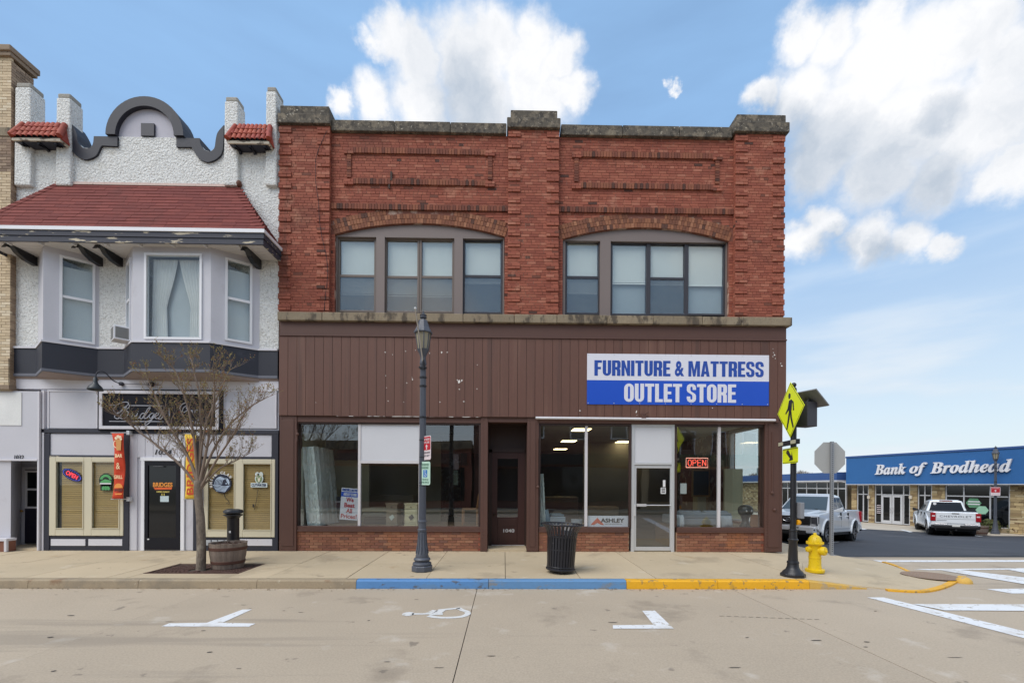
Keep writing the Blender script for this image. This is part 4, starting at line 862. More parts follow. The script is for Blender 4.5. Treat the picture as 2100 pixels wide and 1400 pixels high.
# stucco piers standing above the parapet
for pa, pb, pt, dep in ((30, 62, 168, .27), (115, 143.5, 190, .25), (460, 487, 197, .24), (545, 566, 176.5, .34)):
    x0, x1 = fx(pa, YW - .1, 250), fx(pb, YW - .1, 250); zt = P((pa + pb) / 2, pt, YW - .1).z; zb_ = P((pa + pb) / 2, 385, YW).z
    if pa > 500: x1 = min(x1, XL - .02)
    mb = MB(); mb.hexa([(x0 - .015, YW - .1, zb_), (x1 + .015, YW - .1, zb_), (x1 + .015, YW - .1 + dep + .1, zb_), (x0 - .015, YW - .1 + dep + .1, zb_)], [(x0, YW - .1, zt - .12), (x1, YW - .1, zt - .12), (x1, YW - .1 + dep + .1, zt - .12), (x0, YW - .1 + dep + .1, zt - .12)])
    pr = mb.build('pier', M_stuc, tv, bevel=.03)
    MB().box(x0 + .015, x1 - .015, YW - .085, YW + dep - .02, zt - .12, zt).build('pier_cap', mat('grey_mortar_cap', S(158, 154, 146), .9, fine=.3, bump=.6, bs=40, bd=.02), pr, bevel=.03)
# two little pantile roofs on brackets
def tile_roof(pa, pb, ptop, peave, pbr):
    Ye = -.30; x0, x1 = P(pa, peave, Ye).x, P(pb, peave, Ye).x; ze = P((pa + pb) / 2, peave, Ye).z; zt = P((pa + pb) / 2, ptop, YW - .1).z
    x1 = min(x1, XL - .03); roof = thing_part = None
    n = 9; w = (x1 - x0) / n; slope = Vector((0, YW - .1 - Ye, zt - ze)); L = slope.length; s = slope / L; up = Vector((1, 0, 0)).cross(s)
    mb = MB(); mb.add([(x0 + .03, Ye + .04, ze - .015), (x1 - .03, Ye + .04, ze - .015), (x1 - .12, YW - .1, zt - .03), (x0 + .12, YW - .1, zt - .03), (x0 + .03, Ye + .04, ze - .07), (x1 - .03, Ye + .04, ze - .07), (x1 - .12, YW + .1, ze - .07), (x0 + .12, YW + .1, ze - .07)], [(0, 1, 2, 3), (4, 7, 6, 5), (0, 4, 5, 1), (1, 5, 6, 2), (3, 7, 4, 0)])
    rf = mb.build('tile_roof', M_dark, tv)
    rows_ = 3; first = None
    for r in range(rows_):
        for c in range(n):
            if r and (c == 0 or c == n - 1) and r > 1: continue
            p = Vector((x0 + (c + .5) * w, Ye, ze)) + s * (L * r / rows_)
            p.x += (x0 + x1 - 2 * p.x) / (x1 - x0) * .10 * r / rows_
            if first is None:
                m_ = MB(); a_ = []; b_ = []
                for k in range(7):
                    t = pi * k / 6; off = Vector((w * .5 * -cos(t), 0, 0)) + up * (.045 * sin(t))
                    a_.append(off); b_.append(off * .92 + s * (L / rows_ * 1.12) - up * .0)
                m_.add([q for q in a_] + [q for q in b_] + [q - up * .012 for q in a_], [(i, i + 1, 8 + i, 7 + i) for i in range(6)] + [(14 + i, 15 + i, i + 1, i) for i in range(6)])
                m_.xf(Matrix.Translation(up * .012 * 0)); first = m_.build('roof_tile', M_tile, None, smooth=True, auto=50); first.parent = rf; first.location = p + up * .012 - OFF[tv.name]; OFF[rf.name] = OFF[tv.name]
            else: piece('roof_tile', first, rf, p + up * (.012 + .012 * r), (0, 0, rb.uniform(-.03, .03)))
    for sx, xe in ((1, x1), (-1, x0)):       # hip tiles down the sides
        mb = MB(); pth = [Vector((xe - sx * .02, Ye - .01, ze + .03)), Vector((xe - sx * .10, YW - .12, zt + .02))]; mb.tube(pth, [.065, .06], 8); mb.build('hip_tile', M_tile, rf, smooth=True, auto=50)
        mb = MB(); mb.add([(xe, Ye, ze), (xe, YW, ze - .01), (xe - sx * .1, YW - .1, zt), (xe - sx * .005, Ye, ze - .03), (xe - sx * .005, YW, ze - .04)], [(0, 1, 2) if sx > 0 else (2, 1, 0), (0, 3, 4, 1)]); mb.build('side_slope', M_tile, rf)
    MB().box(x0 + .02, x1 - .02, Ye + .01, Ye + .05, ze - .075, ze - .012).build('eave_board', mat('peeling_white', S(196, 186, 168), .7, spots=(S(80, 66, 56), .5, .08, 9, .9), stretch=(.4, 1, 1)), rf)
    MB().box(x1 - .06, x1 - .02, Ye + .05, YW, ze - .075, ze - .012).build('eave_board', MATS['peeling_white'], rf)
    for t in (.16, .5, .84):
        xb = x0 + (x1 - x0) * t; zb_ = P((pa + pb) / 2 + 10, pbr, YW).z
        MB().prism([(Ye + .06, ze - .072), (YW, ze - .072), (YW, zb_), (YW - .05, zb_), (YW - .12, zb_ + .09), (Ye + .07, ze - .12)], xb - .028, xb + .028, 'x').build('bracket', M_dark, rf)
tile_roof(21, 124, 258, 281, 312); tile_roof(464, 553, 262, 287, 318)
# shingled hip roof over the bays
Ye = -.83; ze = P(528, 471, Ye).z; zr = P(490, 384, YW).z; xr_e = P(541, 471, Ye).x; xr_r = P(490, 384, YW).x
xl_r = P(115, 379, YW).x; xl_e = xl_r - (xr_e - xr_r)
A = Vector((xl_e, Ye, ze)); B = Vector((xr_e, Ye, ze)); Cc = Vector((xr_r, YW, zr)); Dd = Vector((xl_r, YW, zr))
xwr = min(xr_e, XL - .03); E_ = Vector((xr_e, YW, ze)); Fl = Vector((xl_e, YW, ze))
hr = MB().add([A, B, Cc, Dd, E_, Fl], [(0, 1, 2, 3), (1, 4, 2), (5, 0, 3), (0, 5, 4, 1)]).build('hip_roof', M_shin, tv)
OFF[hr.name] = OFF[tv.name]
sl = Dd - A; sl.x = 0; L = sl.length; s = sl / L; nrm = Vector((1, 0, 0)).cross(s); nr = 14; exp_ = L / nr; first = None
rr_ = random.Random(21); shp = []
for r in range(nr):
    t = r / nr; xa = A.x + (Dd.x - A.x) * t; xb = B.x + (Cc.x - B.x) * t; x = xa - rr_.uniform(0, .3)
    while x < xb:
        wd = .31 * rr_.uniform(.97, 1.03)
        shp.append((x, min(x + wd, xb), r)); x += wd
shp = [q for q in shp if q[1] - q[0] > .06]; shp.sort(key=lambda q: abs((q[0] + q[1]) / 2 + 8.6))
rest = MB()
for i, (xa, xb, r) in enumerate(shp):
    xa = max(xa, A.x + (Dd.x - A.x) * r / nr)
    if xb - xa < .05: continue
    p = Vector(((xa + xb) / 2, Ye, ze)) + s * (exp_ * r) + nrm * .004
    p.y += rr_.uniform(-.002, .002)
    W_ = xb - xa - .004; pts = [Vector((-.5, 0, 0)), Vector((.5, 0, 0)), Vector((.5, 0, 0)) + s * exp_ * 1.15, Vector((-.5, 0, 0)) + s * exp_ * 1.15]
    th = [nrm * .013, nrm * .013, nrm * .003, nrm * .003]
    if i < 300:
        if first is None:
            m_ = MB().hexa([q - nrm * .004 for q in pts], [q + h for q, h in zip(pts, th)]); first = m_.build('shingle', M_shin, None); first.parent = hr; first.location = p - OFF[tv.name]; first.scale = (W_, 1, 1)
        else: piece('shingle', first, hr, p, (0, 0, 0), (W_, 1, 1))
    else:
        T_ = lambda q: Vector((q.x * W_, q.y, q.z)) + p
        rest.hexa([T_(q - nrm * .004) for q in pts], [T_(q + h) for q, h in zip(pts, th)])
# side slope courses
sl2 = Cc - E_; sl2.y = 0; L2 = sl2.length; s2 = sl2 / L2; n2 = Vector((s2.z, 0, -s2.x)); n2 = n2 if n2.x > 0 else -n2
for r in range(nr):
    t = r / nr; y0_ = B.y + (Cc.y - B.y) * t; p0 = Vector((xr_e, y0_ + .02, ze)) + s2 * (L2 * t); p1 = Vector((xr_e, YW, ze)) + s2 * (L2 * t); up_ = s2 * (L2 / nr * 1.15)
    if p1.y - p0.y > .05: rest.hexa([p0, p1, p1 + up_, p0 + up_], [p0 + n2 * .02, p1 + n2 * .02, p1 + up_ + n2 * .005, p0 + up_ + n2 * .005])
rest.build('shingles', M_shin, hr, kind='stuff')
hd = (Cc - B); nh = 14; hn = (nrm + n2).normalized()
for (P0, P1, nb, sg) in ((B, Cc, n2, 1), (A, Dd, Vector((-n2.x, n2.y, n2.z)), -1)):
    d = P1 - P0; sd1 = (Vector((-1, 0, 0)) * sg); sd2 = Vector((0, 1, 0)); 
    for i in range(nh):
        a = P0 + d * (i / nh); b = P0 + d * ((i + 1.15) / nh); lift = (nrm + nb).normalized()
        mb = MB(); w1 = sd1 * .15; w2 = sd2 * .15
        mb.add([a + lift * .035, a + w1 + nrm * .026, a + w2 + nb * .026, b + lift * .018, b + w1 + nrm * .008, b + w2 + nb * .008], [(0, 3, 4, 1) if sg > 0 else (1, 4, 3, 0), (0, 2, 5, 3) if sg > 0 else (3, 5, 2, 0), (0, 1, 2) if sg < 0 else (2, 1, 0)])
        mb.build('hip_shingle', M_shin, hr)
mb = MB(); mb.ellipsoid(Cc + Vector((.03, -.05, .05)), (.07, .07, .08), 8, 6); mb.build('ridge_knob', mat('rust_brown', S(98, 62, 48), .8), hr, smooth=True)
ribbon_pts = [Dd + Vector((.0, -.02, .02)), Cc + Vector((-.05, -.02, .02))]
MB().box(ribbon_pts[0].x, ribbon_pts[1].x, YW - .035, YW, zr - .01, zr + .05).build('flashing', mat('pinkish_caulk', S(205, 182, 172), .7, spots=(S(120, 90, 80), .6, .08, 8, .7)), hr)
# eaves: white edge, peeling fascia, soffit boards, rafter tails
zf0 = ze - .065; zf1 = P(528, 500.5, Ye).z; xre = xr_e - .004
def ring_board(name, m, yo, z0, z1, t=.04):
    MB().box(xl_e, xre + yo, Ye - yo, Ye - yo + t, z0, z1).build(name, m, tv); 
    MB().box(xre + yo - t, xre + yo, Ye - yo + t, YW, z0, z1).build(name, m, tv); MB().box(xl_e, xl_e + t, Ye - yo + t, YW, z0, z1).build(name, m, tv)
ring_board('eave_edge', M_upvc, .03, ze - .075, ze + .004, .05)
ring_board('fascia_board', M_peel, .005, (zf1 + ze - .075) / 2 + .004, ze - .078); ring_board('fascia_board', M_peel, -.012, zf1, (zf1 + ze - .075) / 2 - .004)
M_soff = mat('soffit_white', S(206, 202, 200), .7, var=.06, fine=.05)
for i in range(6): MB().box(xl_e + .05, xre - .05, Ye + .05 + i * .135, Ye + .05 + i * .135 + .128, zf1 + .05, zf1 + .07).build('soffit_board', M_soff, tv)
for px in (8, 75, 142, 211, 280, 348, 416, 484): x = P(px, 500, Ye).x; MB().box(x - .02, x + .02, Ye + .06, Ye + .16, zf1 - .03, zf1 + .05).build('rafter_tail', M_soff, tv)
for px0, yb_ in ((77, 546), (211, 547), (252, 548), (536, 553)):   # black corbels
    xq = P(px0, yb_, YW).x - .05; zq = P(px0, yb_, YW).z
    MB().prism([(Ye + .22, zf1 + .05), (YW, zf1 + .05), (YW, zq), (YW - .26, zq + .02), (YW - .45, zq + .10), (YW - .58, zq + .24), (Ye + .14, zf1 - .08)], xq - .06, xq + .06, 'x').build('corbel', M_black, tv, bevel=.01)
# bays
Zbt = P(300, 700, -.55).z; zs_ = zf1 + .05
Zb0 = P(350, 760.5, -.55).z; Zu = P(300, 776, .0).z
bl = [(P(78, 712, YW).x, YW), (P(88, 698, -.55).x, -.55), (P(203, 713, YW).x, YW)]
br = [(P(257, 714, YW).x, YW), (P(272, 699, -.55).x, -.55), (P(432, 702, -.55).x, -.55), (P(532, 716, YW).x, YW)]
T4 = .05
def wall_strip(name, m, pts, z0, z1, thick=.06, holes=None):
    for i, (a, b) in enumerate(zip(pts, pts[1:])):
        a, b = Vector((a[0], a[1], 0)), Vector((b[0], b[1], 0)); d = (b - a).normalized(); n = Vector((d.y, -d.x, 0)); L = (b - a).length
        Mx = Matrix(((d.x, -n.x, 0, a.x), (d.y, -n.y, 0, a.y), (0, 0, 1, 0), (0, 0, 0, 1)))
        mb = MB(); h = (holes or {}).get(i)
        if h:
            u0, u1, v0, v1 = h
            mb.box(0, u0, 0, thick, z0, z1); mb.box(u1, L, 0, thick, z0, z1); mb.box(u0, u1, 0, thick, z0, v0); mb.box(u0, u1, 0, thick, v1, z1)
        else: mb.box(0, L, 0, thick, z0, z1)
        mb.xf(Mx); o = mb.build(name, m, tv)
        if h: bay_window(Mx, u0, u1, v0, v1, 'pic' if (len(pts) == 4 and i == 1) else 'dh')
M_gl3 = glass_mat('bay_glass', lo=.06, gain=1.2, dirt=.01)
M_net = mat('net_curtain', S(222, 219, 217), .9, var=.12, vs=3, fine=.05); M_shade = mat('roller_shade', S(206, 208, 210), .8, var=.04)
def bay_window(Mx, u0, u1, v0, v1, kind):
    fw = .05; mb = MB(); mb.box(u0, u0 + fw, -.03, .06, v0, v1); mb.box(u1 - fw, u1, -.03, .06, v0, v1); mb.box(u0 + fw, u1 - fw, -.03, .06, v1 - fw, v1); mb.box(u0 + fw, u1 - fw, -.03, .06, v0, v0 + fw); mb.xf(Mx)
    w = mb.build('window', M_upvc, tv)
    if kind == 'dh':
        vm = v0 + (v1 - v0) * .52
        MB().box(u0 + fw, u1 - fw, -.015, .05, vm - .03, vm + .03).xf(Mx).build('sash_rail', M_upvc, w)
        MB().box(u0 + fw, u1 - fw, .01, .016, vm + .03, v1 - fw).xf(Mx).build('pane', M_gl3, w); MB().box(u0 + fw, u1 - fw, .0, .006, v0 + fw, vm - .03).xf(Mx).build('pane', M_gl3, w)
        MB().box(u0 + fw, u1 - fw, .10, .11, v0 + fw, v1 - .22).xf(Mx).build('shade', M_shade, w)
    else:
        MB().box(u0 + fw, u1 - fw, .005, .011, v0 + fw, v1 - fw).xf(Mx).build('pane', M_gl3, w)
        # net curtains drawn apart
        for sg in (-1, 1):
            mb = MB(); n = 22; vs = []; mid = (u0 + u1) / 2; rows_ = 10
            for j in range(rows_ + 1):
                t = j / rows_; zz_ = v1 - fw - .02 - (v1 - v0 - 2 * fw - .03) * t
                edge = (.02 + .62 * (t ** 1.2) * 1.25 if t < .6 else .62 * (.6 ** 1.2) * 1.25 - (t - .6) * .10) * (u1 - u0) / 2
                for i in range(n + 1):
                    q = i / n; u = mid + sg * (edge + (((u1 - u0) / 2 - fw) - edge) * q); vs.append((u, .16 + .018 * sin(i * 2.1 + j * .15), zz_))
            mb.add(vs, [(j * (n + 1) + i, j * (n + 1) + i + 1, (j + 1) * (n + 1) + i + 1, (j + 1) * (n + 1) + i) for j in range(rows_) for i in range(n)]); mb.xf(Mx).build('net_curtain', M_net, w, smooth=True)
        MB().box(u0 + fw, u1 - fw, .24, .25, v0 + fw, v1 - fw).xf(Mx).build('shade', mat('grey_backing', S(184, 188, 192), .9, var=.15, vs=2), w)
Lr = sqrt((br[3][0] - br[2][0]) ** 2 + (br[3][1] - br[2][1]) ** 2); Lf = br[2][0] - br[1][0]
zwt = P(355, 520, -.55).z; zwb = P(355, 696, -.55).z
wall_strip('bay_wall', M_lav, br, Zbt, zs_, holes={0: (.20, .66, zwb + .0, zwt - .04), 1: (P(297, 600, -.55).x - br[1][0], P(415, 600, -.55).x - br[1][0], zwb, zwt), 2: (.28, Lr - .16, P(487, 700, -.3).z - .0, P(487, 532, -.3).z)})
L2_ = sqrt((bl[2][0] - bl[1][0]) ** 2 + (bl[2][1] - bl[1][1]) ** 2)
wall_strip('bay_wall', M_lav, bl, Zbt, zs_, holes={1: (.27, L2_ - .07, P(160, 699, -.3).z, P(160, 527, -.3).z)})
# pale ledge and dark band that follow the bays
full = [(xw0, YW - .02)] + [(bl[0][0], YW - .02)] + [bl[1]] + [(bl[2][0], YW - .02)] + [(br[0][0], YW - .02)] + [br[1], br[2]] + [(br[3][0], YW - .02), (xw1, YW - .02)]
def offs(pts, o): return [(x, y - o) for x, y in pts]
def band(name, m, pts, z0, z1, back=YW + .06):
    for a, b in zip(pts, pts[1:]):
        MB().hexa([(a[0], a[1], z0), (b[0], b[1], z0), (b[0], back, z0), (a[0], back, z0)], [(a[0], a[1], z1), (b[0], b[1], z1), (b[0], back, z1), (a[0], back, z1)]).build(name, m, tv)
band('ledge_trim', M_lavw, offs(full, .045), Zbt - .03, Zbt + .015)
band('dark_band', M_band, offs(full, .02), Zb0 + .04, Zbt - .032)
M_lip = mat('worn_lip', S(104, 106, 116), .7, var=.1, fine=.1, spots=(S(190, 186, 180), .62, .06, 8, .7), stretch=(.4, 1, 1))
band('band_lip', M_lip, offs(full, .035), Zb0 - .025, Zb0 + .038)
mb = MB(); q = offs(full, .0)
for a, b in zip(q, q[1:]): mb.add([(a[0], a[1], Zb0 - .028), (b[0], b[1], Zb0 - .028), (b[0], YW + .02, Zu - .05), (a[0], YW + .02, Zu - .05)], [(0, 1, 2, 3)])
mb.build('bay_underside', mat('brownish_underside', S(150, 136, 132), .8), tv)
# old window air conditioner in the narrow light
d0 = Vector((br[0][0], br[0][1], 0)); d1 = Vector((br[1][0], br[1][1], 0)); dd = (d1 - d0).normalized(); nn = Vector((dd.y, -dd.x, 0)); pc = d0 + dd * .42
Mx = Matrix(((dd.x, nn.x, 0, pc.x), (dd.y, nn.y, 0, pc.y), (0, 0, 1, P(258, 702, -.3).z), (0, 0, 0, 1)))
acu = thing('air_conditioner', 'boxy white window air conditioner beside the big bay window', 'air conditioner', tuple(pc))
MB().box(-.19, .19, -.1, .30, .0, .33).xf(Mx).build('casing', M_upvc, acu, bevel=.012)
for i in range(7): MB().box(-.165, .165, .30, .306, .035 + i * .039, .055 + i * .039).xf(Mx).build('grille_slat', mat('grille_grey', S(120, 120, 118), .6), acu)
mb = MB(); mb.box(.19, .196, 0, .27, .04, .29); mb.xf(Mx).build('side_grille', MATS['grille_grey'], acu)
# ------------------------------------------------ tavern ground floor
YS = .05
MB().box(P(81.5, 960, YS).x, xw1, YS + .02, .35, -.3, P(300, 800, YS).z).build('lower_wall', M_lav, tv); MB().box(xw0, xw1, YS + .02, .35, P(300, 800, YS).z, Zbt).build('lower_wall', M_lav, tv)
zx = lambda v, p=300: P(p, v, YS).z
MB().box(xw0 + .02, xw1, YS - .01, YS + .02, zx(799), zx(775)).build('fascia', M_lavw, tv)
bx = lambda pa, pb, ya, yb, name, m, y0=YS - .01, y1=YS + .025, par=None, bev=.004: MB().box(P(pa, (ya + yb) / 2, y0).x, P(pb, (ya + yb) / 2, y0).x, y0, y1, P((pa + pb) / 2, yb, y0).z, P((pa + pb) / 2, ya, y0).z).build(name, m, par or tv, bevel=bev)
for pa, pb in ((97, 200), (457, 567)):
    bx(pa, pb, 802, 878, 'sign_panel', M_lav); 
    bx(pa, pb, 799.5, 803, 'panel_bead', M_lavw, YS - .025); bx(pa, pa + 3, 803, 878, 'panel_bead', M_lavw, YS - .025); bx(pb - 3, pb, 803, 878, 'panel_bead', M_lavw, YS - .025)
bx(82, 571, 880.5, 888.5, 'dark_rail', M_dark, YS - .04)
for pa, pb in ((89.5, 101), (250.5, 264), (397, 410), (557, 570)): bx(pa, pb, 888.5, 1129, 'dark_pilaster', M_dark, YS - .035)
bx(81, 85.5, 880, 1129, 'dark_strip', M_dark, YS - .03); bx(85.5, 89.5, 800, 1129, 'pale_post', M_lavw, YS - .04)
bx(103, 250, 890, 933, 'upper_panel', M_lav); bx(412, 557, 892, 936, 'upper_panel', M_lav)
bx(101, 252, 933.5, 937, 'dark_bead', MATS['peeling_black_fascia'], YS - .03); bx(410, 557, 936.5, 941, 'dark_bead', M_dark, YS - .03)
# lavender boards round the door
for i in range(8):
    x = 265 + i * 16.5
    if x + 16 < 290 or x > 376: bx(x, x + 15.8, 889, 1128, 'wall_board', M_lav)
    else: bx(x, x + 15.8, 889, 937.5, 'wall_board', M_lav)
bx(263, 290, 1122, 1128.5, 'wall_board', M_lav, YS - .006) if False else None
# tavern door
bx(287.5, 378.5, 937.5, 944.5, 'door_lintel', M_upvc, YS - .05); bx(288.5, 295.5, 944.5, 1128.5, 'door_jamb', M_upvc, YS - .045); bx(370, 377.5, 944.5, 1128.5, 'door_jamb', M_upvc, YS - .045)
yd = YS - .0; xa, xb = P(296, 1030, yd).x, P(370, 1030, yd).x; z0, z1 = .02, P(333, 945, yd).z
ga, gb, gz, gt = P(305, 1030, yd).x, P(362.5, 1030, yd).x, P(333, 1102, yd).z, P(333, 954, yd).z
M_door = mat('black_door', S(24, 24, 31), .45, var=.05, spec=.25)
mb = MB(); mb.box(xa, ga, yd - .03, yd + .02, z0, z1); mb.box(gb, xb, yd - .03, yd + .02, z0, z1); mb.box(ga, gb, yd - .03, yd + .02, gt, z1); mb.box(ga, gb, yd - .03, yd + .02, z0, gz)
td = mb.build('door', M_door, tv, label='black glazed tavern door in a white frame')
MB().box(ga, gb, yd - .008, yd, gz, gt).build('pane', M_mirror, td)
mb = MB(); text(mb, 'BRIDGES', facing(P(334, 993.5, yd - .011)), .47, .11, .004, .03); mb.build('lettering', mat('orange_lettering', S(232, 150, 60), .5), td)
mb = MB(); mb.prism([(P(a, b, yd - .01).x, P(a, b, yd - .01).z) for a, b in ((315, 999), (353, 999), (352, 1003), (318, 1003.5))], yd - .0125, yd - .010); mb.build('lettering', mat('red_orange_lettering', S(220, 96, 40), .5), td)
mb = MB(); text(mb, 'OPEN DAILY', facing(P(334.5, 1008, yd - .010)), .32, .035, .003, .03); text(mb, '11', facing(P(334.5, 1013.5, yd - .010)), .07, .055, .003, .03); mb.build('lettering', mat('yellow_lettering', S(226, 206, 110), .5), td)
bx(328.5, 346, 1016.5, 1028.5, 'paper_notice', mat('pale_blue_paper', S(190, 205, 210), .7), yd - .012, yd - .009, td, 0)
bx(314, 335, 955, 957, 'door_closer', plain('dark_grey_metal', S(60, 60, 66), .4), yd - .06, yd - .03, td)
bx(301.5, 306, 1104, 1106.5, 'lock_plate', M_alum, yd - .035, yd - .03, td)
# tavern windows
M_bb = mat('wood_blind', S(178, 142, 82), .6, var=.18, vs=2, fine=.08, isl=.10)
def tav_window(pa, pb, ya, yb, panes, slope=0):
    Y = YS - .05; x0, x1 = P(pa, 1020, Y).x, P(pb, 1020, Y).x; z1, z0 = P((pa + pb) / 2, ya, Y).z, P((pa + pb) / 2, yb, Y).z
    mb = MB(); cuts = [x0] + [v for p in panes for v in (P(p[0], 1020, Y).x, P(p[1], 1020, Y).x)] + [x1]; t0, t1 = z1 - .10, z0 + .17
    for i in range(0, len(cuts), 2): mb.box(cuts[i], cuts[i + 1], Y, YS + .03, z0, z1)
    for i in range(1, len(cuts) - 1, 2): mb.box(cuts[i], cuts[i + 1], Y, YS + .03, t0, z1); mb.box(cuts[i], cuts[i + 1], Y, YS + .03, z0, t1)
    w = mb.build('window', M_cream, tv, bevel=.01)
    for i in range(1, len(cuts) - 1, 2):
        a, b = cuts[i], cuts[i + 1]
        mb = MB(); mb.box(a, a + .018, Y - .012, Y + .004, t1, t0); mb.box(b - .018, b, Y - .012, Y + .004, t1, t0); mb.box(a + .018, b - .018, Y - .012, Y + .004, t0 - .018, t0); mb.box(a + .018, b - .018, Y - .012, Y + .004, t1, t1 + .018); mb.build('glazing_bead', M_cream, w)
        MB().box(a, b, YS - .012, YS - .006, t1, t0).build('pane', M_gl3, w)
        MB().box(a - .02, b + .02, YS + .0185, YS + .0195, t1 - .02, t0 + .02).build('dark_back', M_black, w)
        z = t0 - .02; left = a + (.10 if i == 1 and pa < 200 else .01)
        mb = MB()
        while z > t1 + .01:
            mb.hexa([(left, YS + .003, z - .047), (b - .01, YS + .003, z - .047), (b - .01, YS + .006, z - .049), (left, YS + .006, z - .049)], [(left, YS + .012, z), (b - .01, YS + .012, z), (b - .01, YS + .015, z - .002), (left, YS + .015, z - .002)]); z -= .052
        mb.build('blind_slats', M_bb, w, kind='stuff')
tav_window(100.5, 252.5, 937, 1098, [(113.5, 171.5), (187.5, 245.5)]); tav_window(417.5, 563.5, 941, 1101, [(425, 481.5), (497.5, 556.5)])
bx(100, 252, 1099, 1129, 'base_board', M_dark, YS - .02); bx(411, 558, 1102, 1129, 'base_board', M_dark, YS - .02)
for pa, pb in ((104, 174.5), (181, 250.5), (492, 562 - 4)): bx(pa, pb, 1105, 1118.5, 'base_panel', M_lavw, YS - .04)
for i in range(4): bx(420.5 + i * 13.2, 432.2 + i * 13.2, 1107, 1118, 'glass_block', mat('glass_block', S(168, 172, 176), .25, var=.15, vs=9, bump=.5, bs=18, bd=.01), YS - .035, YS - .018, None, .01)
mb = MB(); text(mb, '1034', facing(P(335, 926.5, YS - .016)), .40, .125, .008, 0, .25); mb.build('house_number', M_black, tv)
MB().box(xw0, xw1, YS, 14, Z4 + 3.2, Z4 + 3.35).build('roof', MATS['tar_roof'], tv); MB().box(xw0, xw0 + .2, .37, 14, P(40, 800, 0).z, Z4 + 3.2).build('side_wall', M_stuc, tv)
# ------------------------------------------------ signs and neon of the tavern
Y = YS - .05
sb = thing('tavern_sign', 'long black sign board with script lettering in a white frame above the tavern door', 'sign', tuple(P(330, 840, Y)))
x0, x1 = P(203.5, 840, Y).x, P(457, 840, Y).x; z1, z0 = P(330, 799, Y).z, P(330, 884, Y).z
MB().box(x0, x1, Y - .03, YS, z0, z1).build('backing', mat('sign_black', S(24, 24, 32), .6, spec=.15), sb)
a, b, c, d = P(207, 840, Y).x, P(451, 840, Y).x, P(330, 880.5, Y).z, P(330, 802, Y).z; t = .075
for q in ((a, b, d - t, d), (a, b, c, c + t), (a, a + t, c + t, d - t), (b - t, b, c + t, d - t)): MB().box(q[0], q[1], Y - .06, Y - .028, q[2], q[3]).build('frame_board', M_lavw, sb, bevel=.005)
M_scr = plain('grey_script', S(172, 174, 184), .5); Ys = Y - .036
def stroke(mb, pts, r=.0105, k=4): mb.tube([P(a_, b_, Ys) for a_, b_ in [tuple(p)[:2] for p in smooth_path([(a, b, 0) for a, b in pts], k)]], r, 5)
mb = MB(); O = lambda pts, s=1692 / 290.: [(190 + a / s, 760 + b / s) for a, b in pts]
for pts in ([(345, 545), (300, 575), (262, 552), (290, 520), (340, 490), (385, 440), (430, 400), (420, 378), (360, 378), (290, 410), (250, 465), (275, 505), (330, 490), (380, 430)], [(408, 430), (340, 530), (300, 572)],
            [(385, 480), (425, 490), (418, 535), (370, 575), (330, 565)], [(425, 385), (440, 430), (385, 480)],
            [(440, 535), (470, 500), (482, 515), (465, 560), (480, 570), (515, 535)], [(540, 505), (520, 560), (540, 572), (575, 540)], [(545, 485), (548, 488)],
            [(625, 510), (585, 515), (565, 560), (590, 572), (625, 520), (665, 450), (690, 445), (640, 520), (615, 565), (650, 565), (690, 520)],
            [(735, 510), (695, 515), (678, 555), (705, 565), (740, 515), (700, 600), (640, 650), (630, 625), (690, 590), (755, 545), (790, 520), (770, 505), (745, 540), (760, 572), (800, 555), (835, 495), (845, 530), (820, 575), (775, 570)],
            [(200, 412), (270, 412)], [(440, 416), (850, 420)], [(200, 605), (850, 608)], [(915, 450), (922, 556)],
            [(1070, 500), (1045, 450), (1075, 400), (1130, 380), (1135, 410), (1090, 440), (1070, 490)], [(1120, 440), (1135, 470), (1090, 500)], [(1195, 470), (1160, 480), (1155, 505), (1190, 480), (1195, 505)], [(1220, 505), (1235, 470), (1260, 470)],
            [(1130, 600), (1100, 590), (1090, 640), (1120, 645), (1135, 620)], [(1170, 640), (1180, 600), (1205, 605)], [(1235, 600), (1225, 640)], [(1270, 560), (1250, 640)], [(1300, 560), (1280, 640)]): stroke(mb, O(pts))
mb.build('script_lettering', M_scr, sb, smooth=True)
# gooseneck lamp
pl = P(250, 787, YS - .03); gl = thing('gooseneck_lamp', 'dark gooseneck barn lamp over the left end of the tavern sign', 'lamp', tuple(pl))
mb = MB(); mb.lathe([(.05, 0), (.05, -.04), (.02, -.06)], 12, tuple(pl), 'y'); mb.build('wall_plate', M_dark, gl, smooth=True, auto=40)
path = smooth_path([pl, pl + Vector((-.10, -.12, .05)), pl + Vector((-.20, -.26, .22)), pl + Vector((-.29, -.34, .20)), pl + Vector((-.32, -.36, .06))], 5); MB().tube(path, .013, 8).build('arm', M_dark, gl, smooth=True)
tip = path[-1]; mb = MB(); mb.lathe([(.02, .02), (.04, .0), (.045, -.10), (.06, -.14), (.12, -.20), (.15, -.26), (.15, -.29), (.138, -.285), (.11, -.20), (.02, -.12)], 20, tuple(tip)); mb.build('lamp_shade', mat('dark_green_enamel', S(44, 52, 58), .45), gl, smooth=True)
mb = MB(); mb.tube([pl + Vector((.03, -.03, 0)), P(330, 789, YS - .05)], .007, 5); mb.build('conduit', M_dark, gl)
pl = P(312, 788, YS - .03); mb = MB(); mb.lathe([(.06, 0), (.06, -.06), (.03, -.08)], 10, tuple(pl), 'y'); tag(mb.build('junction_box', M_dark, loc=tuple(pl)), 'small dark junction box on the fascia behind the bare tree', 'junction box')
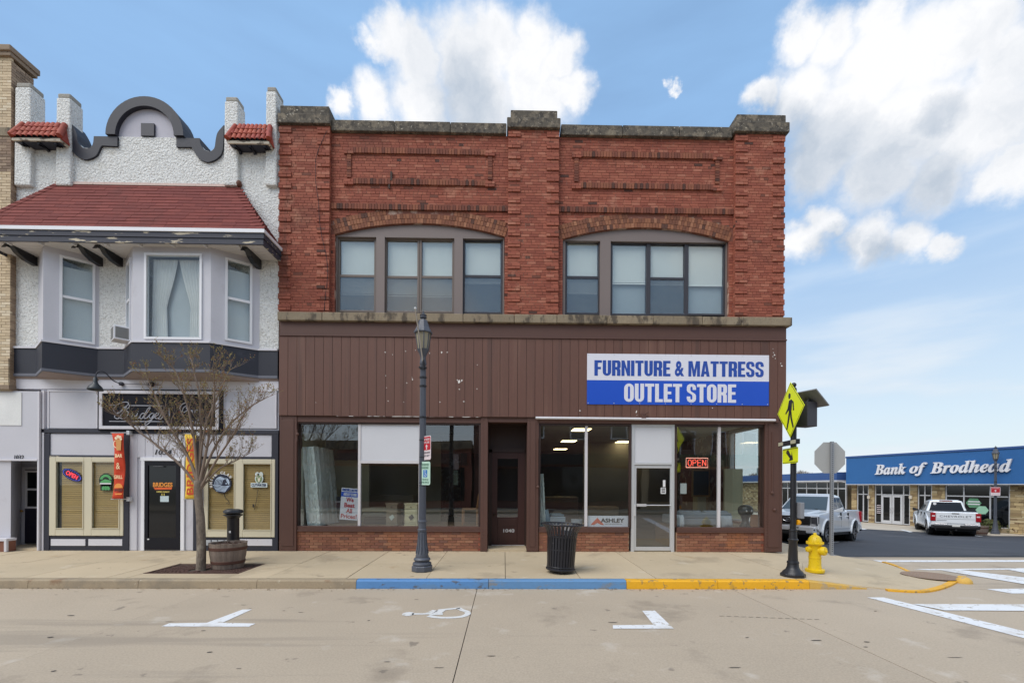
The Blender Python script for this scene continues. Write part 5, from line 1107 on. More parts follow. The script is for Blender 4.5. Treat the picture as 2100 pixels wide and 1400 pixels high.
# vertical banners
def vbanner(name, label, x_l, x_r, yt, yb, m, top_dx):
    Yb = YS - .22
    t = thing(name, label, 'banner', tuple(P((x_l + x_r) / 2, (yt + yb) / 2, Yb)))
    n = 14; vs = []; m_ = 5
    for j in range(n + 1):
        q = j / n; yy = yt + (yb - yt) * q
        for i in range(m_ + 1):
            u = i / m_; bow = 4.0 * sin(pi * q) if name == 'bar_banner' else 2 * sin(pi * q)
            px = x_l + (x_r - x_l) * u + (bow * (1 - u)); p = P(px, yy, Yb); vs.append(p + Vector((0, .02 * sin(q * 9 + u * 3) + .03 * sin(pi * q), 0)))
    fs = [(j * (m_ + 1) + i, (j + 1) * (m_ + 1) + i, (j + 1) * (m_ + 1) + i + 1, j * (m_ + 1) + i + 1) for j in range(n) for i in range(m_)]
    o = MB().add(vs, fs).build('cloth', m, t, smooth=True); so = o.modifiers.new('solid', 'SOLIDIFY'); so.thickness = .004
    for yy in (yt - 1, yb + 1):
        mb = MB(); a = P(x_l - 2, yy, Yb); b = P(x_r + (8 if name == 'bar_banner' else 3), yy, Yb + .1); mb.tube([a, b], .011, 6); mb.box(b.x - .02, b.x + .05, YS - .13, YS - .03, b.z - .05, b.z + .05); mb.build('bracket', M_alum, t)
    return t, Yb
t, Yb = vbanner('bar_banner', 'orange vertical banner reading BAR & GRILL with a beer mug', 229, 253.5, 888, 1022, mat('orange_cloth', S(204, 66, 34), .75, var=.08), 0)
Yq = Yb - .022; mb = MB()
text(mb, 'BAR', facing(P(243.5, 934, Yq)), .165, .085, .003, .02); text(mb, '&', facing(P(242, 955, Yq)), .09, .15, .003, 0); text(mb, 'GRILL', facing(P(242.5, 977.5, Yq)), .20, .085, .003, .02); mb.build('lettering', mat('cream_print', S(244, 222, 176), .7), t)
mb = MB(); mb.prism([(P(a, b, Yq).x, P(a, b, Yq).z) for a, b in ((237, 900), (249, 900), (248, 923), (239, 923))], Yq - .003, Yq); mb.build('print', mat('amber_print', S(206, 150, 90), .7), t)
mb = MB()
for a, b, r in ((238, 898, 3), (242, 895, 3.4), (246, 896, 3.2), (248, 900, 2.4)): mb.lathe([(r * .0115, 0), (r * .011, -.004)], 12, tuple(P(a, b, Yq)), 'y')
ribbon(mb, smooth_path([P(236.5, 903, Yq - .002), P(233.5, 906, Yq - .002), P(233.5, 914, Yq - .002), P(238.5, 918, Yq - .002)], 3), .016, (0, -1, 0)); mb.build('print', mat('foam_print', S(246, 224, 190), .7), t)
mb = MB(); mb.prism([(P(243, 1000, Yq).x + .10 * cos(k * pi / 10), P(243, 1000, Yq).z + .11 * sin(k * pi / 10)) for k in range(11)], Yq - .003, Yq); mb.prism([(P(a, b, Yq).x, P(a, b, Yq).z) for a, b in ((235, 1011), (251, 1011), (249, 1014), (237, 1014))], Yq - .003, Yq); mb.build('print', mat('bun_print', S(236, 150, 70), .7), t)
mb = MB(); mb.prism([(P(a, b, Yq).x, P(a, b, Yq).z) for a, b in ((234, 1002), (252, 1002), (251, 1006), (246, 1008), (240, 1006), (235, 1008))], Yq - .003, Yq); mb.build('print', mat('patty_print', S(112, 40, 28), .7), t)
t, Yb = vbanner('name_banner', 'yellow vertical banner with red sideways lettering behind the bare tree', 378, 402, 890, 1022, mat('yellow_cloth', S(232, 192, 64), .75, var=.08), 0)
mb = MB(); text(mb, 'BRIDGES', facing(P(390, 956, Yb - .022), 0, pi / 2), 1.36, .17, .003, .02); mb.build('lettering', mat('red_print', S(196, 72, 36), .7), t)
# neon and enamel signs in the windows (they stand just inside the glass line, hung on the blinds)
def emis(n, c, s): return mat(n, c, .5, var=0, fine=0, emit=(c, s))
Yn = YS - .028
pc_ = P(148.5, 973.5, Yn); t = thing('open_sign', 'tilted oval blue and red OPEN sign in the tavern window', 'sign', tuple(pc_)); tilt = radians(-27)
def disc(mb, c, rx, rz, y, th=.012, tilt=0., n=28): return mb.prism([(c.x + rx * cos(2 * pi * k / n) * cos(tilt) - rz * sin(2 * pi * k / n) * sin(tilt), c.z + rx * cos(2 * pi * k / n) * sin(tilt) + rz * sin(2 * pi * k / n) * cos(tilt)) for k in range(n)], y - th, y)
disc(MB(), pc_, .255, .125, Yn, .010, tilt).build('panel', mat('indigo_panel', S(26, 26, 70), .4), t)
mb = MB(); text(mb, 'OPEN', facing(pc_ + Vector((0, -.011, 0)), 0, tilt), .30, .105, .004, .012); mb.build('letters', emis('red_led', S(235, 60, 70), .8), t)
mb = MB()
for k in range(26): a = 2 * pi * k / 26; mb.ellipsoid(pc_ + Vector((.225 * cos(a) * cos(tilt) - .10 * sin(a) * sin(tilt), -.012, .225 * cos(a) * sin(tilt) + .10 * sin(a) * cos(tilt))), (.008, .004, .008), 6, 4)
mb.build('led_dots', emis('blue_led', S(90, 100, 235), .7), t)
pc_ = P(217.5, 987, Yn); t = thing('beer_sign', 'round green and black beer sign with leaves, partly behind the orange banner', 'sign', tuple(pc_))
mb = MB(); disc(mb, pc_ + Vector((0, 0, .03)), .165, .17, Yn, .006); mb.box(pc_.x - .13, pc_.x + .13, Yn - .006, Yn, pc_.z - .22, pc_.z - .06); mb.build('panel', mat('black_green', S(22, 34, 28), .45), t)
mb = MB(); mb.prism([(pc_.x + r * cos(a), pc_.z + .03 + r * sin(a)) for r, a in [(.145, radians(v)) for v in range(170, 9, -20)] + [(.085, radians(v)) for v in range(10, 171, 20)]], Yn - .008, Yn - .0065); mb.prism([(pc_.x - .13, pc_.z + .0), (pc_.x - .02, pc_.z + .06), (pc_.x + .13, pc_.z + .02), (pc_.x + .13, pc_.z - .03), (pc_.x - .13, pc_.z - .03)], Yn - .008, Yn - .0065)
for dx_ in (-.06, 0, .06): disc(mb, pc_ + Vector((dx_, 0, -.16)), .035, .05, Yn - .0065, .002, dx_ * 6)
mb.build('print', mat('leaf_green', S(84, 160, 96), .5), t)
mb = MB(); mb.box(pc_.x - .14, pc_.x + .13, Yn - .0095, Yn - .0085, pc_.z - .065, pc_.z - .035); text(mb, 'LAKEFRONT', facing(pc_ + Vector((0, -.0085, -.01))), .22, .035, .002, .02) if False else None; mb.build('print', M_white, t)
pc_ = P(455, 991, Yn); t = thing('wave_sign', 'round white and navy wave sign reading WHITE CLAW in the tavern window', 'sign', tuple(pc_)); Rw = .235
disc(MB(), pc_, Rw, Rw, Yn, .008, 0, 36).build('panel', mat('navy_panel', S(26, 32, 54), .5), t)
mb = MB(); letters = 'WHITE CLAW'
for i, ch in enumerate(letters):
    if ch == ' ': continue
    a = radians(196 - i * 17.6); rr2 = .262; text(mb, ch, facing(pc_ + Vector((rr2 * cos(a), -.004, rr2 * sin(a))), 0, a - pi / 2), None if ch == 'I' else .062, .072, .006, .03)
mb.build('letters', M_white, t)
mb = MB()
for k in range(5): ribbon(mb, smooth_path([pc_ + Vector((-.21 + .02 * k, -.010, -.04 - .035 * k)), pc_ + Vector((-.08, -.010, -.035 - .034 * k)), pc_ + Vector((.06, -.010, -.075 - .03 * k)), pc_ + Vector((.20 - .025 * k, -.010, -.05 - .03 * k))], 4), .016, (0, -1, 0))
for k in range(6): ribbon(mb, smooth_path([pc_ + Vector((-.17 + .034 * k, -.010, -.02)), pc_ + Vector((-.14 + .034 * k, -.010, .09)), pc_ + Vector((-.04 + .034 * k, -.010, .16 - .008 * k)), pc_ + Vector((.07 + .022 * k, -.010, .13 - .018 * k)), pc_ + Vector((.13 + .008 * k, -.010, .06 - .012 * k))], 4), [.012] * 5 + [.016] * 12, (0, -1, 0))
for a, b in ((.15, .03), (.11, .0), (.17, -.005), (.13, .07)): disc(mb, pc_ + Vector((a, 0, b)), .02, .015, Yn - .009, .002, 0, 8)
mb.build('wave_print', mat('pale_blue_print', S(186, 204, 226), .5), t)
mb = MB(); mb.tube(smooth_path([P(459, 1008, Yn + .01), P(462, 1020, Yn), P(468, 1026, Yn), P(470, 1032, Yn), P(464, 1031, Yn)], 4), .006, 5); mb.build('cord', M_black, t)
pc_ = P(531.5, 985, Yn); t = thing('antler_sign', 'small antlered emblem sign reading CUTWATER in the right tavern window', 'sign', tuple(pc_))
mb = MB(); disc(mb, pc_ + Vector((0, 0, .05)), .10, .12, Yn, .008); disc(mb, pc_ + Vector((-.045, 0, .15)), .05, .06, Yn, .008); disc(mb, pc_ + Vector((.045, 0, .15)), .05, .06, Yn + .0003, .008); mb.box(pc_.x - .20, pc_.x + .20, Yn - .008, Yn, pc_.z - .165, pc_.z - .055); mb.build('panel', mat('pale_sign', S(206, 218, 218), .5), t)
mb = MB(); disc(mb, pc_ + Vector((0, 0, .04)), .078, .09, Yn - .0085, .002); mb.build('emblem', mat('sage_print', S(120, 140, 104), .5), t)
mb = MB()
for sg in (-1, 1): ribbon(mb, smooth_path([pc_ + Vector((sg * .012, -.0125, .07)), pc_ + Vector((sg * .055, -.0125, .10)), pc_ + Vector((sg * .05, -.0125, .16)), pc_ + Vector((sg * .02, -.0125, .175))], 3), .013, (0, -1, 0)); ribbon(mb, [pc_ + Vector((sg * .05, -.0125, .12)), pc_ + Vector((sg * .02, -.0125, .13))], .010, (0, -1, 0))
mb.prism([(pc_.x + a, pc_.z + b) for a, b in ((-.035, .06), (.035, .06), (.018, -.02), (0, -.035), (-.018, -.02))], Yn - .0135, Yn - .0115); mb.build('emblem', mat('cream_emblem', S(220, 214, 190), .5), t)
mb = MB(); text(mb, 'CUTWATER', facing(pc_ + Vector((0, -.009, -.11))), .36, .07, .003, .03); mb.build('letters', mat('navy_letters', S(36, 50, 90), .5), t)
mb = MB(); mb.tube(smooth_path([P(529, 1004, Yn), P(525, 1030, Yn), P(521, 1045, Yn)], 3), .005, 5); mb.box(P(523.5, 0, Yn).x, P(526, 0, Yn).x, Yn - .008, Yn + .002, P(525, 1040, Yn).z, P(525, 1033, Yn).z); mb.build('cord', M_black, t)
# ================================================================ CREAM BRICK BUILDING at the far left
CB = [(0, S(196, 176, 146)), (.3, S(206, 186, 156)), (.6, S(186, 166, 138)), (.85, S(212, 196, 170))]
M_cb = mat('cream_brick', (.5, .4, .3), .85, var=.08, fine=.1, bump=.4, bs=70, bd=.004, isl=.05, cols=CB)
M_cbd = mat('brown_face_brick', (.5, .4, .3), .85, var=.1, fine=.1, isl=.1, cols=[(0, S(142, 120, 102)), (.4, S(128, 108, 92)), (.75, S(152, 132, 112))])
M_cm = mat('cream_mortar', S(176, 160, 138), .95); M_capst = mat('brown_cap_stone', S(140, 122, 104), .85, fine=.2, bump=.4, bs=40)
YC = -.10; cx1 = P(22, 400, YC).x; cx0 = cx1 - 4.2
cbt = thing('cream_brick_building', 'cream brick building at the left edge with a chimney-like pier and a dark door', 'building', (cx0 + 2, .3, 0))
zc = lambda v: P(10, v, YC).z
z_top, z_cap = zc(127) - .0, zc(98)
MB().box(cx0, cx1 - .012, YC + .012, .8, zc(800), zc(262)).build('wall', M_cm, cbt); MB().box(cx0, cx1 - .012, YC + .012, .42, zc(262), zc(127)).build('pier', M_cm, cbt)
MB().box(cx0 - .05, cx1 + .07, YC - .10, .52, zc(110), zc(98)).build('cap_stone', M_capst, cbt, bevel=.02); MB().box(cx0 - .05, cx1 + .04, YC - .06, .48, zc(118), zc(110)).build('cap_stone', M_capst, cbt, bevel=.01)
MB().box(cx0, cx1 + .02, YC - .02, .6, zc(280), zc(262)).build('belt_stone', M_ledge, cbt, bevel=.01)
MB().box(cx0, cx1 + .01, YC - .03, .5, zc(798), zc(790)).build('corbel_stone', M_capst, cbt)
cb_list = []
def courses(za, zb_, m_, depth=0.):
    n = round((zb_ - za) / .0677); h = (zb_ - za) / n
    for r in range(n):
        x = cx1 - (0 if r % 2 else .10)
        if r % 2 == 0: cb_list.append((cx1 - .10, cx1, za + r * h, za + (r + 1) * h, m_, depth))
        while x > cx0: cb_list.append((max(cx0, x - .21), x, za + r * h, za + (r + 1) * h, m_, depth)); x -= .21
courses(zc(262), zc(118), M_cb); courses(zc(352), zc(280), M_cbd); courses(zc(735), zc(352), M_cb); courses(zc(790), zc(735), M_cb, .03)
cb_list.sort(key=lambda q: -q[1]); restc = {}; protos = {}; cnt = 0
for u, v, za, zb_, m_, dp in cb_list:
    if v - u < .03: continue
    key = m_.name
    if cnt < 300 and v > cx1 - .5:
        cnt += 1
        if key not in protos:
            j = .005; L0, H0 = .21, .0677; q = MB().box(-L0 / 2 + j, L0 / 2 - j, 0, .05, -H0 / 2 + j, H0 / 2 - j); protos[key] = q.build('brick', m_); o = protos[key]; o.parent = cbt; o.location = Vector(((u + v) / 2, YC - dp, (za + zb_) / 2)) - OFF[cbt.name]
        else: o = piece('brick', protos[key], cbt, ((u + v) / 2, YC - dp + rb.uniform(-.003, .003), (za + zb_) / 2))
        o.scale = ((v - u) / .21, 1, (zb_ - za) / .0677)
    else: brick(restc.setdefault(key, MB()), u, v, za, zb_, YC - dp)
for key, q in restc.items(): q.build('brickwork', MATS[key], cbt, kind='stuff')
mb = MB(); n = int((zc(118) - zc(800)) / .0677)       # the side that shows above the tavern roof
for r in range(n):
    z = zc(800) + r * .0677; y = YC + .004 - (0 if r % 2 else .1)
    while y < .42 if z > zc(262) else y < .8:
        a, b = max(y, YC + .004), min(y + .2, .42 if z > zc(262) else .8); y += .21
        if b - a > .02: x = cx1 + rb.uniform(-.003, .004); mb.add([(x, a, z + .004), (x, b, z + .004), (x, b, z + .063), (x, a, z + .063), (x - .02, a, z + .004), (x - .02, b, z + .004), (x - .02, b, z + .063), (x - .02, a, z + .063)], [(0, 1, 2, 3), (0, 4, 5, 1), (1, 5, 6, 2), (2, 6, 7, 3), (3, 7, 4, 0)])
mb.build('side_brickwork', mat('side_brick', (.4, .3, .2), .85, var=.1, fine=.1, isl=.08, cols=[(0, S(150, 128, 108)), (.4, S(164, 142, 120)), (.75, S(138, 118, 100))]), cbt, kind='stuff')
MB().box(cx0, cx1 - .3, 1.2, 14, -.4, zc(262)).build('rear_block', M_cm, cbt)
# its ground floor
px1 = P(80, 900, -.02).x
MB().box(cx0, px1 - .02, -.02, .3, zc(941), zc(800)).build('sign_band', M_lav, cbt); MB().box(cx0, P(44, 840, -.03).x, -.035, -.02, zc(871), zc(803)).build('patched_board', mat('whitewash', S(222, 222, 220), .7), cbt)
MB().box(cx0, px1 - .02, -.05, .0, zc(944), zc(940)).build('trim', M_lavw, cbt); MB().box(px1 - .02, px1 + .02, -.04, .06, 0, zc(800)).build('pale_post', M_lavw, cbt)
mb = MB(); text(mb, '1032', facing(P(39, 937, -.026)), .22, .10, .006, 0, .1); mb.build('house_number', M_black, cbt)
YD = .85; xd0, xd1 = P(44, 1040, YD).x, px1 + .6
mb = MB(); mb.hexa([(P(0, 1040, 0).x - 2, -.0, -.1), (P(22, 1040, 0).x, .0, -.1), (xd0 - .02, YD, -.1), (xd0 - 2, YD, -.1)], [(P(0, 1040, 0).x - 2, -.0, zc(941)), (P(22, 1040, 0).x, .0, zc(941)), (xd0 - .02, YD, zc(941)), (xd0 - 2, YD, zc(941))]); mb.build('recess_wall', M_lav, cbt)
MB().box(xd0 - .4, xd1, YD + .06, YD + .2, -.1, zc(941)).build('recess_back', M_lav, cbt); MB().box(xd0 - 1, px1 - .03, .01, YD + .1, -.3, .03).build('step', M_walk, cbt)
dxa, dxb = P(50, 1040, YD).x, P(50, 1040, YD).x + .92; dz = P(60, 962, YD).z
mb = MB(); mb.box(dxa - .07, dxa, YD, YD + .06, 0, dz + .07); mb.box(dxa, dxb, YD, YD + .06, dz, dz + .07); mb.build('door_frame', M_lavw, cbt)
dr = MB().box(dxa, dxb, YD + .01, YD + .055, .06, dz).build('door', mat('ink_blue_door', S(34, 34, 50), .45, var=.08), cbt, bevel=.004, label='ink blue door with a white half window numbered 1032')
w0, w1, wt, wb = P(52, 1040, YD).x + .0, dxb - .12, P(65, 964, YD).z, P(65, 1042, YD).z; wm = (wt + wb) / 2
mb = MB(); f_ = .05; mb.box(w0, w0 + f_, YD - .015, YD + .01, wb, wt); mb.box(w1 - f_, w1, YD - .015, YD + .01, wb, wt); [mb.box(w0 + f_, w1 - f_, YD - .015, YD + .01, a - f_ / 2, a + f_ / 2) for a in (wb + f_ / 2, wm, wt - f_ / 2)]; mb.build('window_frame', M_upvc, dr)
MB().box(w0 + f_, w1 - f_, YD + .0, YD + .008, wb + f_, wt - f_).build('pane', M_mirror, dr)
mb = MB(); mb.lathe([(.012, 0), (.012, -.04), (.03, -.05), (.032, -.075), (.01, -.085)], 12, tuple(P(42.5, 1047, YD) + Vector((.07, .01, 0))), 'y'); mb.build('door_knob', plain('brass', S(190, 150, 80), .3, metal=.8), dr, smooth=True)
for q in (0, 1): MB().box(dxa + .12, dxb - .12, YD - .0, YD + .0095, .2 + .45 * q, .55 + .45 * q).build('door_panel', MATS['ink_blue_door'], dr, bevel=.012)
pbx = P(4, 1115, -.25); t = thing('white_planter_box', 'small white framed brick box on the pavement at the far left edge', 'planter', tuple(pbx))
z0, z1 = walk_z(-.2), P(4, 1104, -.25).z; xq = P(13, 1115, -.25).x
MB().box(xq - .5, xq - .02, -.22, .0 - .02, z0, z1 - .06).build('brick_side', MATS['kneewall_brick'], t); mb = MB(); mb.box(xq - .52, xq, -.25, -.02, z1 - .06, z1); mb.box(xq - .06, xq, -.25, -.2, z0, z1 - .06); mb.build('frame', M_lavw, t, bevel=.004)
# ================================================================ WALL SIGN OF THE STORE
Y = -.075
sg = thing('store_sign', 'wide white and blue FURNITURE & MATTRESS OUTLET STORE sign on the brown planks', 'sign', tuple(P(1390, 778, Y)))
x0, x1 = P(1204, 778, Y).x, P(1577, 778, Y).x; zt, zm, zb_ = P(1390, 726.5, Y).z, P(1390, 779.5, Y).z, P(1390, 830, Y).z; xm = (x0 + x1) / 2
M_sw = mat('sign_white', S(218, 218, 228), .4, var=.03, fine=.02); M_sb = mat('sign_blue', S(24, 78, 190), .4, var=.05, fine=.02)
for a, b in ((x0, xm - .001), (xm + .001, x1)):
    MB().box(a, b, Y, Y + .014, zm, zt).build('sign_panel', M_sw, sg); MB().box(a, b, Y, Y + .014, zb_, zm - .012).build('sign_panel', M_sb, sg)
MB().box(x0, x1, Y - .0005, Y + .01, zm - .012, zm).build('divider', M_white, sg)
def arc(cx_, cy_, rx, ry, a0, a1, n=7): return [(cx_ + rx * cos(radians(a0 + (a1 - a0) * i / n)), cy_ + ry * sin(radians(a0 + (a1 - a0) * i / n))) for i in range(n + 1)]
GLY = {'F': (.46, [[(0, 0), (.21, 0), (.21, .42), (.40, .42), (.40, .57), (.21, .57), (.21, .84), (.46, .84), (.46, 1), (0, 1)]]),
       'E': (.46, [[(0, 0), (.46, 0), (.46, .16), (.21, .16), (.21, .43), (.42, .43), (.42, .58), (.21, .58), (.21, .84), (.46, .84), (.46, 1), (0, 1)]]),
       'T': (.51, [[(.15, 0), (.36, 0), (.36, .84), (.51, .84), (.51, 1), (0, 1), (0, .84), (.15, .84)]]), 'I': (.21, [[(0, 0), (.21, 0), (.21, 1), (0, 1)]]),
       'L': (.43, [[(0, 0), (.43, 0), (.43, .16), (.21, .16), (.21, 1), (0, 1)]]), 'N': (.54, [[(0, 0), (.19, 0), (.19, .58), (.36, 0), (.54, 0), (.54, 1), (.35, 1), (.35, .44), (.18, 1), (0, 1)]]),
       'M': (.72, [[(0, 0), (.18, 0), (.18, .66), (.29, 0), (.43, 0), (.54, .66), (.54, 0), (.72, 0), (.72, 1), (.47, 1), (.36, .40), (.25, 1), (0, 1)]]),
       'A': (.55, [[(0, 0), (.19, 0), (.215, .17), (.275, .17), (.275, .33), (.235, .33), (.275, .75), (.275, 1), (.17, 1)], [(.55, 0), (.38, 1), (.275, 1), (.275, .75), (.315, .33), (.275, .33), (.275, .17), (.335, .17), (.36, 0)]]),
       'U': (.52, [[(0, 1)] + arc(.26, .25, .26, .25, 180, 360) + [(.52, 1), (.31, 1)] + arc(.26, .22, .05, .07, 360, 180) + [(.21, 1)]]),
       'O': (.54, [[(.27, 1)] + arc(.27, .74, .27, .26, 90, 180)[1:] + arc(.27, .26, .27, .26, 180, 270) + arc(.27, .23, .06, .08, 270, 180) + arc(.27, .77, .06, .08, 180, 90), [(.27, 0)] + arc(.27, .26, .27, .26, 270, 360)[1:] + arc(.27, .74, .27, .26, 0, 90) + arc(.27, .77, .06, .08, 90, 0) + arc(.27, .23, .06, .08, 360, 270)]),
       'R': (.53, [[(0, 0), (.21, 0), (.21, 1), (0, 1)], [(.21, .41), (.26, .41), (.31, .36), (.31, 0), (.52, 0), (.52, .38), (.47, .48), (.53, .58), (.53, .84), (.49, .95), (.41, 1), (.21, 1), (.21, .85), (.29, .85), (.32, .82), (.32, .60), (.29, .57), (.21, .57)]]),
       'S': (.52, [[(.33, .68), (.52, .68), (.52, .80), (.47, .93), (.36, 1), (.16, 1), (.05, .94), (0, .82), (0, .66), (.05, .56), (.28, .42), (.32, .36), (.32, .20), (.29, .15), (.23, .15), (.20, .20), (.20, .32), (0, .32), (0, .20), (.05, .07), (.16, 0), (.36, 0), (.47, .06), (.52, .18), (.52, .36), (.47, .46), (.24, .60), (.20, .66), (.20, .80), (.23, .85), (.29, .85), (.33, .80)]])}
def block_text(mb, body, Mx, w, h, depth=.004):          # heavy condensed capitals cut as outlines
    ws = [GLY[c][0] if c in GLY else (.58 if c == '&' else .16) for c in body]; tot = sum(ws) + .055 * (len(body) - 1); sx = w / (tot * h); x = -w / 2
    for c, wg in zip(body, ws):
        if c in GLY:
            for poly in GLY[c][1]:
                st0 = len(mb.v); q = [(x + a * h * sx, (b - .5) * h) for a, b in poly]; ar = sum(q[i][0] * q[(i + 1) % len(q)][1] - q[(i + 1) % len(q)][0] * q[i][1] for i in range(len(q))); q = q if ar > 0 else q[::-1]
                mb.hexa([Mx @ Vector((a, b, 0)) for a, b in q], [Mx @ Vector((a, b, depth)) for a, b in q])
        elif c == '&': text(mb, '&', Mx @ Matrix.Translation((x + wg * h * sx / 2, 0, 0)), wg * h * sx, h, depth, .03)
        x += (wg + .055) * h * sx
def big_text(body, pl, pr, pt, pb, m, bold):
    mb = MB(); x0, x1 = P(pl, (pt + pb) / 2, Y).x, P(pr, (pt + pb) / 2, Y).x; h = P((pl + pr) / 2, pt, Y).z - P((pl + pr) / 2, pb, Y).z
    block_text(mb, body, facing(((x0 + x1) / 2, Y, (P((pl + pr) / 2, pt, Y).z + P((pl + pr) / 2, pb, Y).z) / 2)), x1 - x0, h); mb.build('lettering', m, sg)
M_lb = mat('letter_blue', S(32, 72, 160), .4, var=.04, fine=0)
big_text('FURNITURE & MATTRESS', 1219, 1566, 740, 771.5, M_lb, .034); big_text('OUTLET STORE', 1280, 1509.5, 787, 824.5, M_sw, .04)
mb = MB()
for i in range(8): mb.lathe([(.012, 0), (.010, -.004)], 8, (x0 + .03 + (x1 - x0 - .06) * i / 7, Y, zt - .03), 'y'); mb.lathe([(.012, 0), (.010, -.004)], 8, (x0 + .03 + (x1 - x0 - .06) * i / 7, Y, zb_ + .03), 'y')
mb.build('screw_heads', M_alum, sg, kind='stuff')
# ================================================================ THINGS IN THE SHOP WINDOWS
ZF = Z_SILL - .03
Ya = .135
t = thing('maker_sign', 'white window sign with an orange roof mark reading ASHLEY', 'sign', tuple(P(1247, 1067, Ya)))
x0, x1, z0, z1 = P(1205, 1067, Ya).x, P(1288.5, 1067, Ya).x, ZF, P(1247, 1057, Ya).z
MB().box(x0, x1, Ya, Ya + .01, z0, z1).build('board', M_sw, t)
mb = MB(); q = lambda a, b: (P(a, b, Ya).x, P(a, b, Ya).z)
mb.prism([q(1211, 1075.5), q(1225, 1061), q(1239, 1075.5), q(1233, 1075.5), q(1225, 1071.5), q(1218, 1075.5)], Ya - .004, Ya - .001); mb.build('roof_mark', mat('orange_print', S(210, 92, 60), .5), t)
mb = MB(); text(mb, 'ASHLEY', facing(P(1256, 1066.5, Ya - .002)), P(1280, 0, Ya).x - P(1231.5, 0, Ya).x, .105, .004, .035); text(mb, 'FURNITURE INDUSTRIES, INC.', facing(P(1258, 1073.8, Ya - .002)), .44, .022, .002, 0); mb.build('lettering', M_black, t)
t = thing('neon_open_sign', 'red outlined neon OPEN sign in the right shop window', 'sign', tuple(P(1429, 949, .16)))
M_neon = emis('red_neon', S(255, 96, 76), 1.15); mb = MB(); c = P(1429.3, 948.5, .16); w, h = .275, .118
mb.tube(smooth_path([c + Vector(v) for v in ((-w, 0, -h), (w, 0, -h), (w, 0, h), (-w, 0, h), (-w, 0, -h))], 1), .008, 6); mb.build('border_tube', emis('pale_neon', S(255, 170, 150), 1.0), t)
mb = MB()
for i, strokes in enumerate(([[(0, .3), (.25, 0), (.75, 0), (1, .3), (1, .7), (.75, 1), (.25, 1), (0, .7), (0, .3)]], [[(0, 0), (0, 1), (.8, 1), (1, .8), (.8, .5), (0, .5)]], [[(1, 0), (0, 0), (0, 1), (1, 1)], [(0, .52), (.85, .52)]], [[(0, 0), (0, 1)], [(0, 1), (1, 0)], [(1, 0), (1, 1)]])):
    for s_ in strokes: mb.tube([c + Vector((-.225 + i * .122 + a * .085, -.0, -.075 + b * .15)) for a, b in s_], .0085, 6)
mb.build('letter_tube', M_neon, t)
MB().box(c.x - w + .01, c.x + w - .01, .19, .20, c.z - h + .01, c.z + h - .01).build('backing', M_black, t)
tag(MB().box(P(1400, 0, .115).x, P(1413, 0, .115).x, .112, .115, P(1406, 1012, .115).z, P(1406, 990.5, .115).z).build('paper_notice', plain('paper', S(206, 206, 204), .8), loc=tuple(P(1406, 1001, .115))), 'white paper notice taped inside the right shop window', 'notice')
# mattress in plastic leaning in the left window
def wrapped(name, label, cat, w, d, h, loc, rz, lean, amp=.05):
    mb = MB(); nx, ny, nz_ = 12, 14, 30; rq = random.Random(2); idx = {}
    def v(i, j, k):
        if (i, j, k) not in idx:
            x, y, z = (i / nx - .5) * w, (j / ny - .5) * d, k / nz_ * h; ed = (1 if i in (0, nx) else 0) + (1 if j in (0, ny) else 0)
            x *= 1 - .06 * (ed == 2); y *= 1 - .06 * (ed == 2); a = amp * .5
            cr_ = random.Random(i * 31 + j * 7); f1, f2 = cr_.uniform(-1, 1), cr_.uniform(0, 6); x += .030 * f1 * (.6 + .4 * sin(z * 3 + f2)); y += .034 * cr_.uniform(-1, 1) * (.6 + .4 * sin(z * 2.3 + f2))
            idx[(i, j, k)] = len(mb.v); mb.v.append((x + a * (rq.random() - .5) * .6, y + a * (rq.random() - .5), z + a * .3 * (rq.random() - .5) * (k > 0)))
        return idx[(i, j, k)]
    F_ = lambda *q: (mb.f.append(list(q)), mb.m.append(0))
    for k in range(nz_):
        for i in range(nx): F_(v(i, 0, k), v(i + 1, 0, k), v(i + 1, 0, k + 1), v(i, 0, k + 1)); F_(v(i + 1, ny, k), v(i, ny, k), v(i, ny, k + 1), v(i + 1, ny, k + 1))
        for j in range(ny): F_(v(0, j + 1, k), v(0, j, k), v(0, j, k + 1), v(0, j + 1, k + 1)); F_(v(nx, j, k), v(nx, j + 1, k), v(nx, j + 1, k + 1), v(nx, j, k + 1))
    for i in range(nx):
        for j in range(ny): F_(v(i, j, nz_), v(i + 1, j, nz_), v(i + 1, j + 1, nz_), v(i, j + 1, nz_)); F_(v(i, j + 1, 0), v(i + 1, j + 1, 0), v(i + 1, j, 0), v(i, j, 0))
    mb.xf(Matrix.Translation(loc) @ Matrix.Rotation(rz, 4, 'Z') @ Matrix.Rotation(lean, 4, 'Y'))
    return tag(mb.build(name, mat('crinkled_plastic', S(226, 232, 228), .28, var=.1, vs=4, fine=.05, bump=.6, bs=14, bd=.02), loc=loc), label, cat)
wrapped('wrapped_mattress', 'upright mattress in crinkled clear plastic in the left shop window', 'mattress', .36, 1.3, P(640, 917, .6).z - ZF, (P(652, 1070, .5).x, .95, ZF), 0, radians(-5))
wrapped('wrapped_mattress', 'narrow plastic wrapped mattress edge at the left side of the middle window', 'mattress', .16, 1.0, 1.35, (P(1111, 1070, .5).x + .02, .8, ZF), 0, radians(-3))
MB0 = MB().box(P(613, 1000, .3).x, P(621, 1000, .3).x, .24, 1.3, ZF, P(617, 920, .3).z); tag(MB0.build('headboard', mat('pale_panel', S(190, 192, 176), .6), loc=tuple(P(617, 1078, .5)), bevel=.01), 'pale upright headboard beside the plastic wrapped mattress', 'headboard')
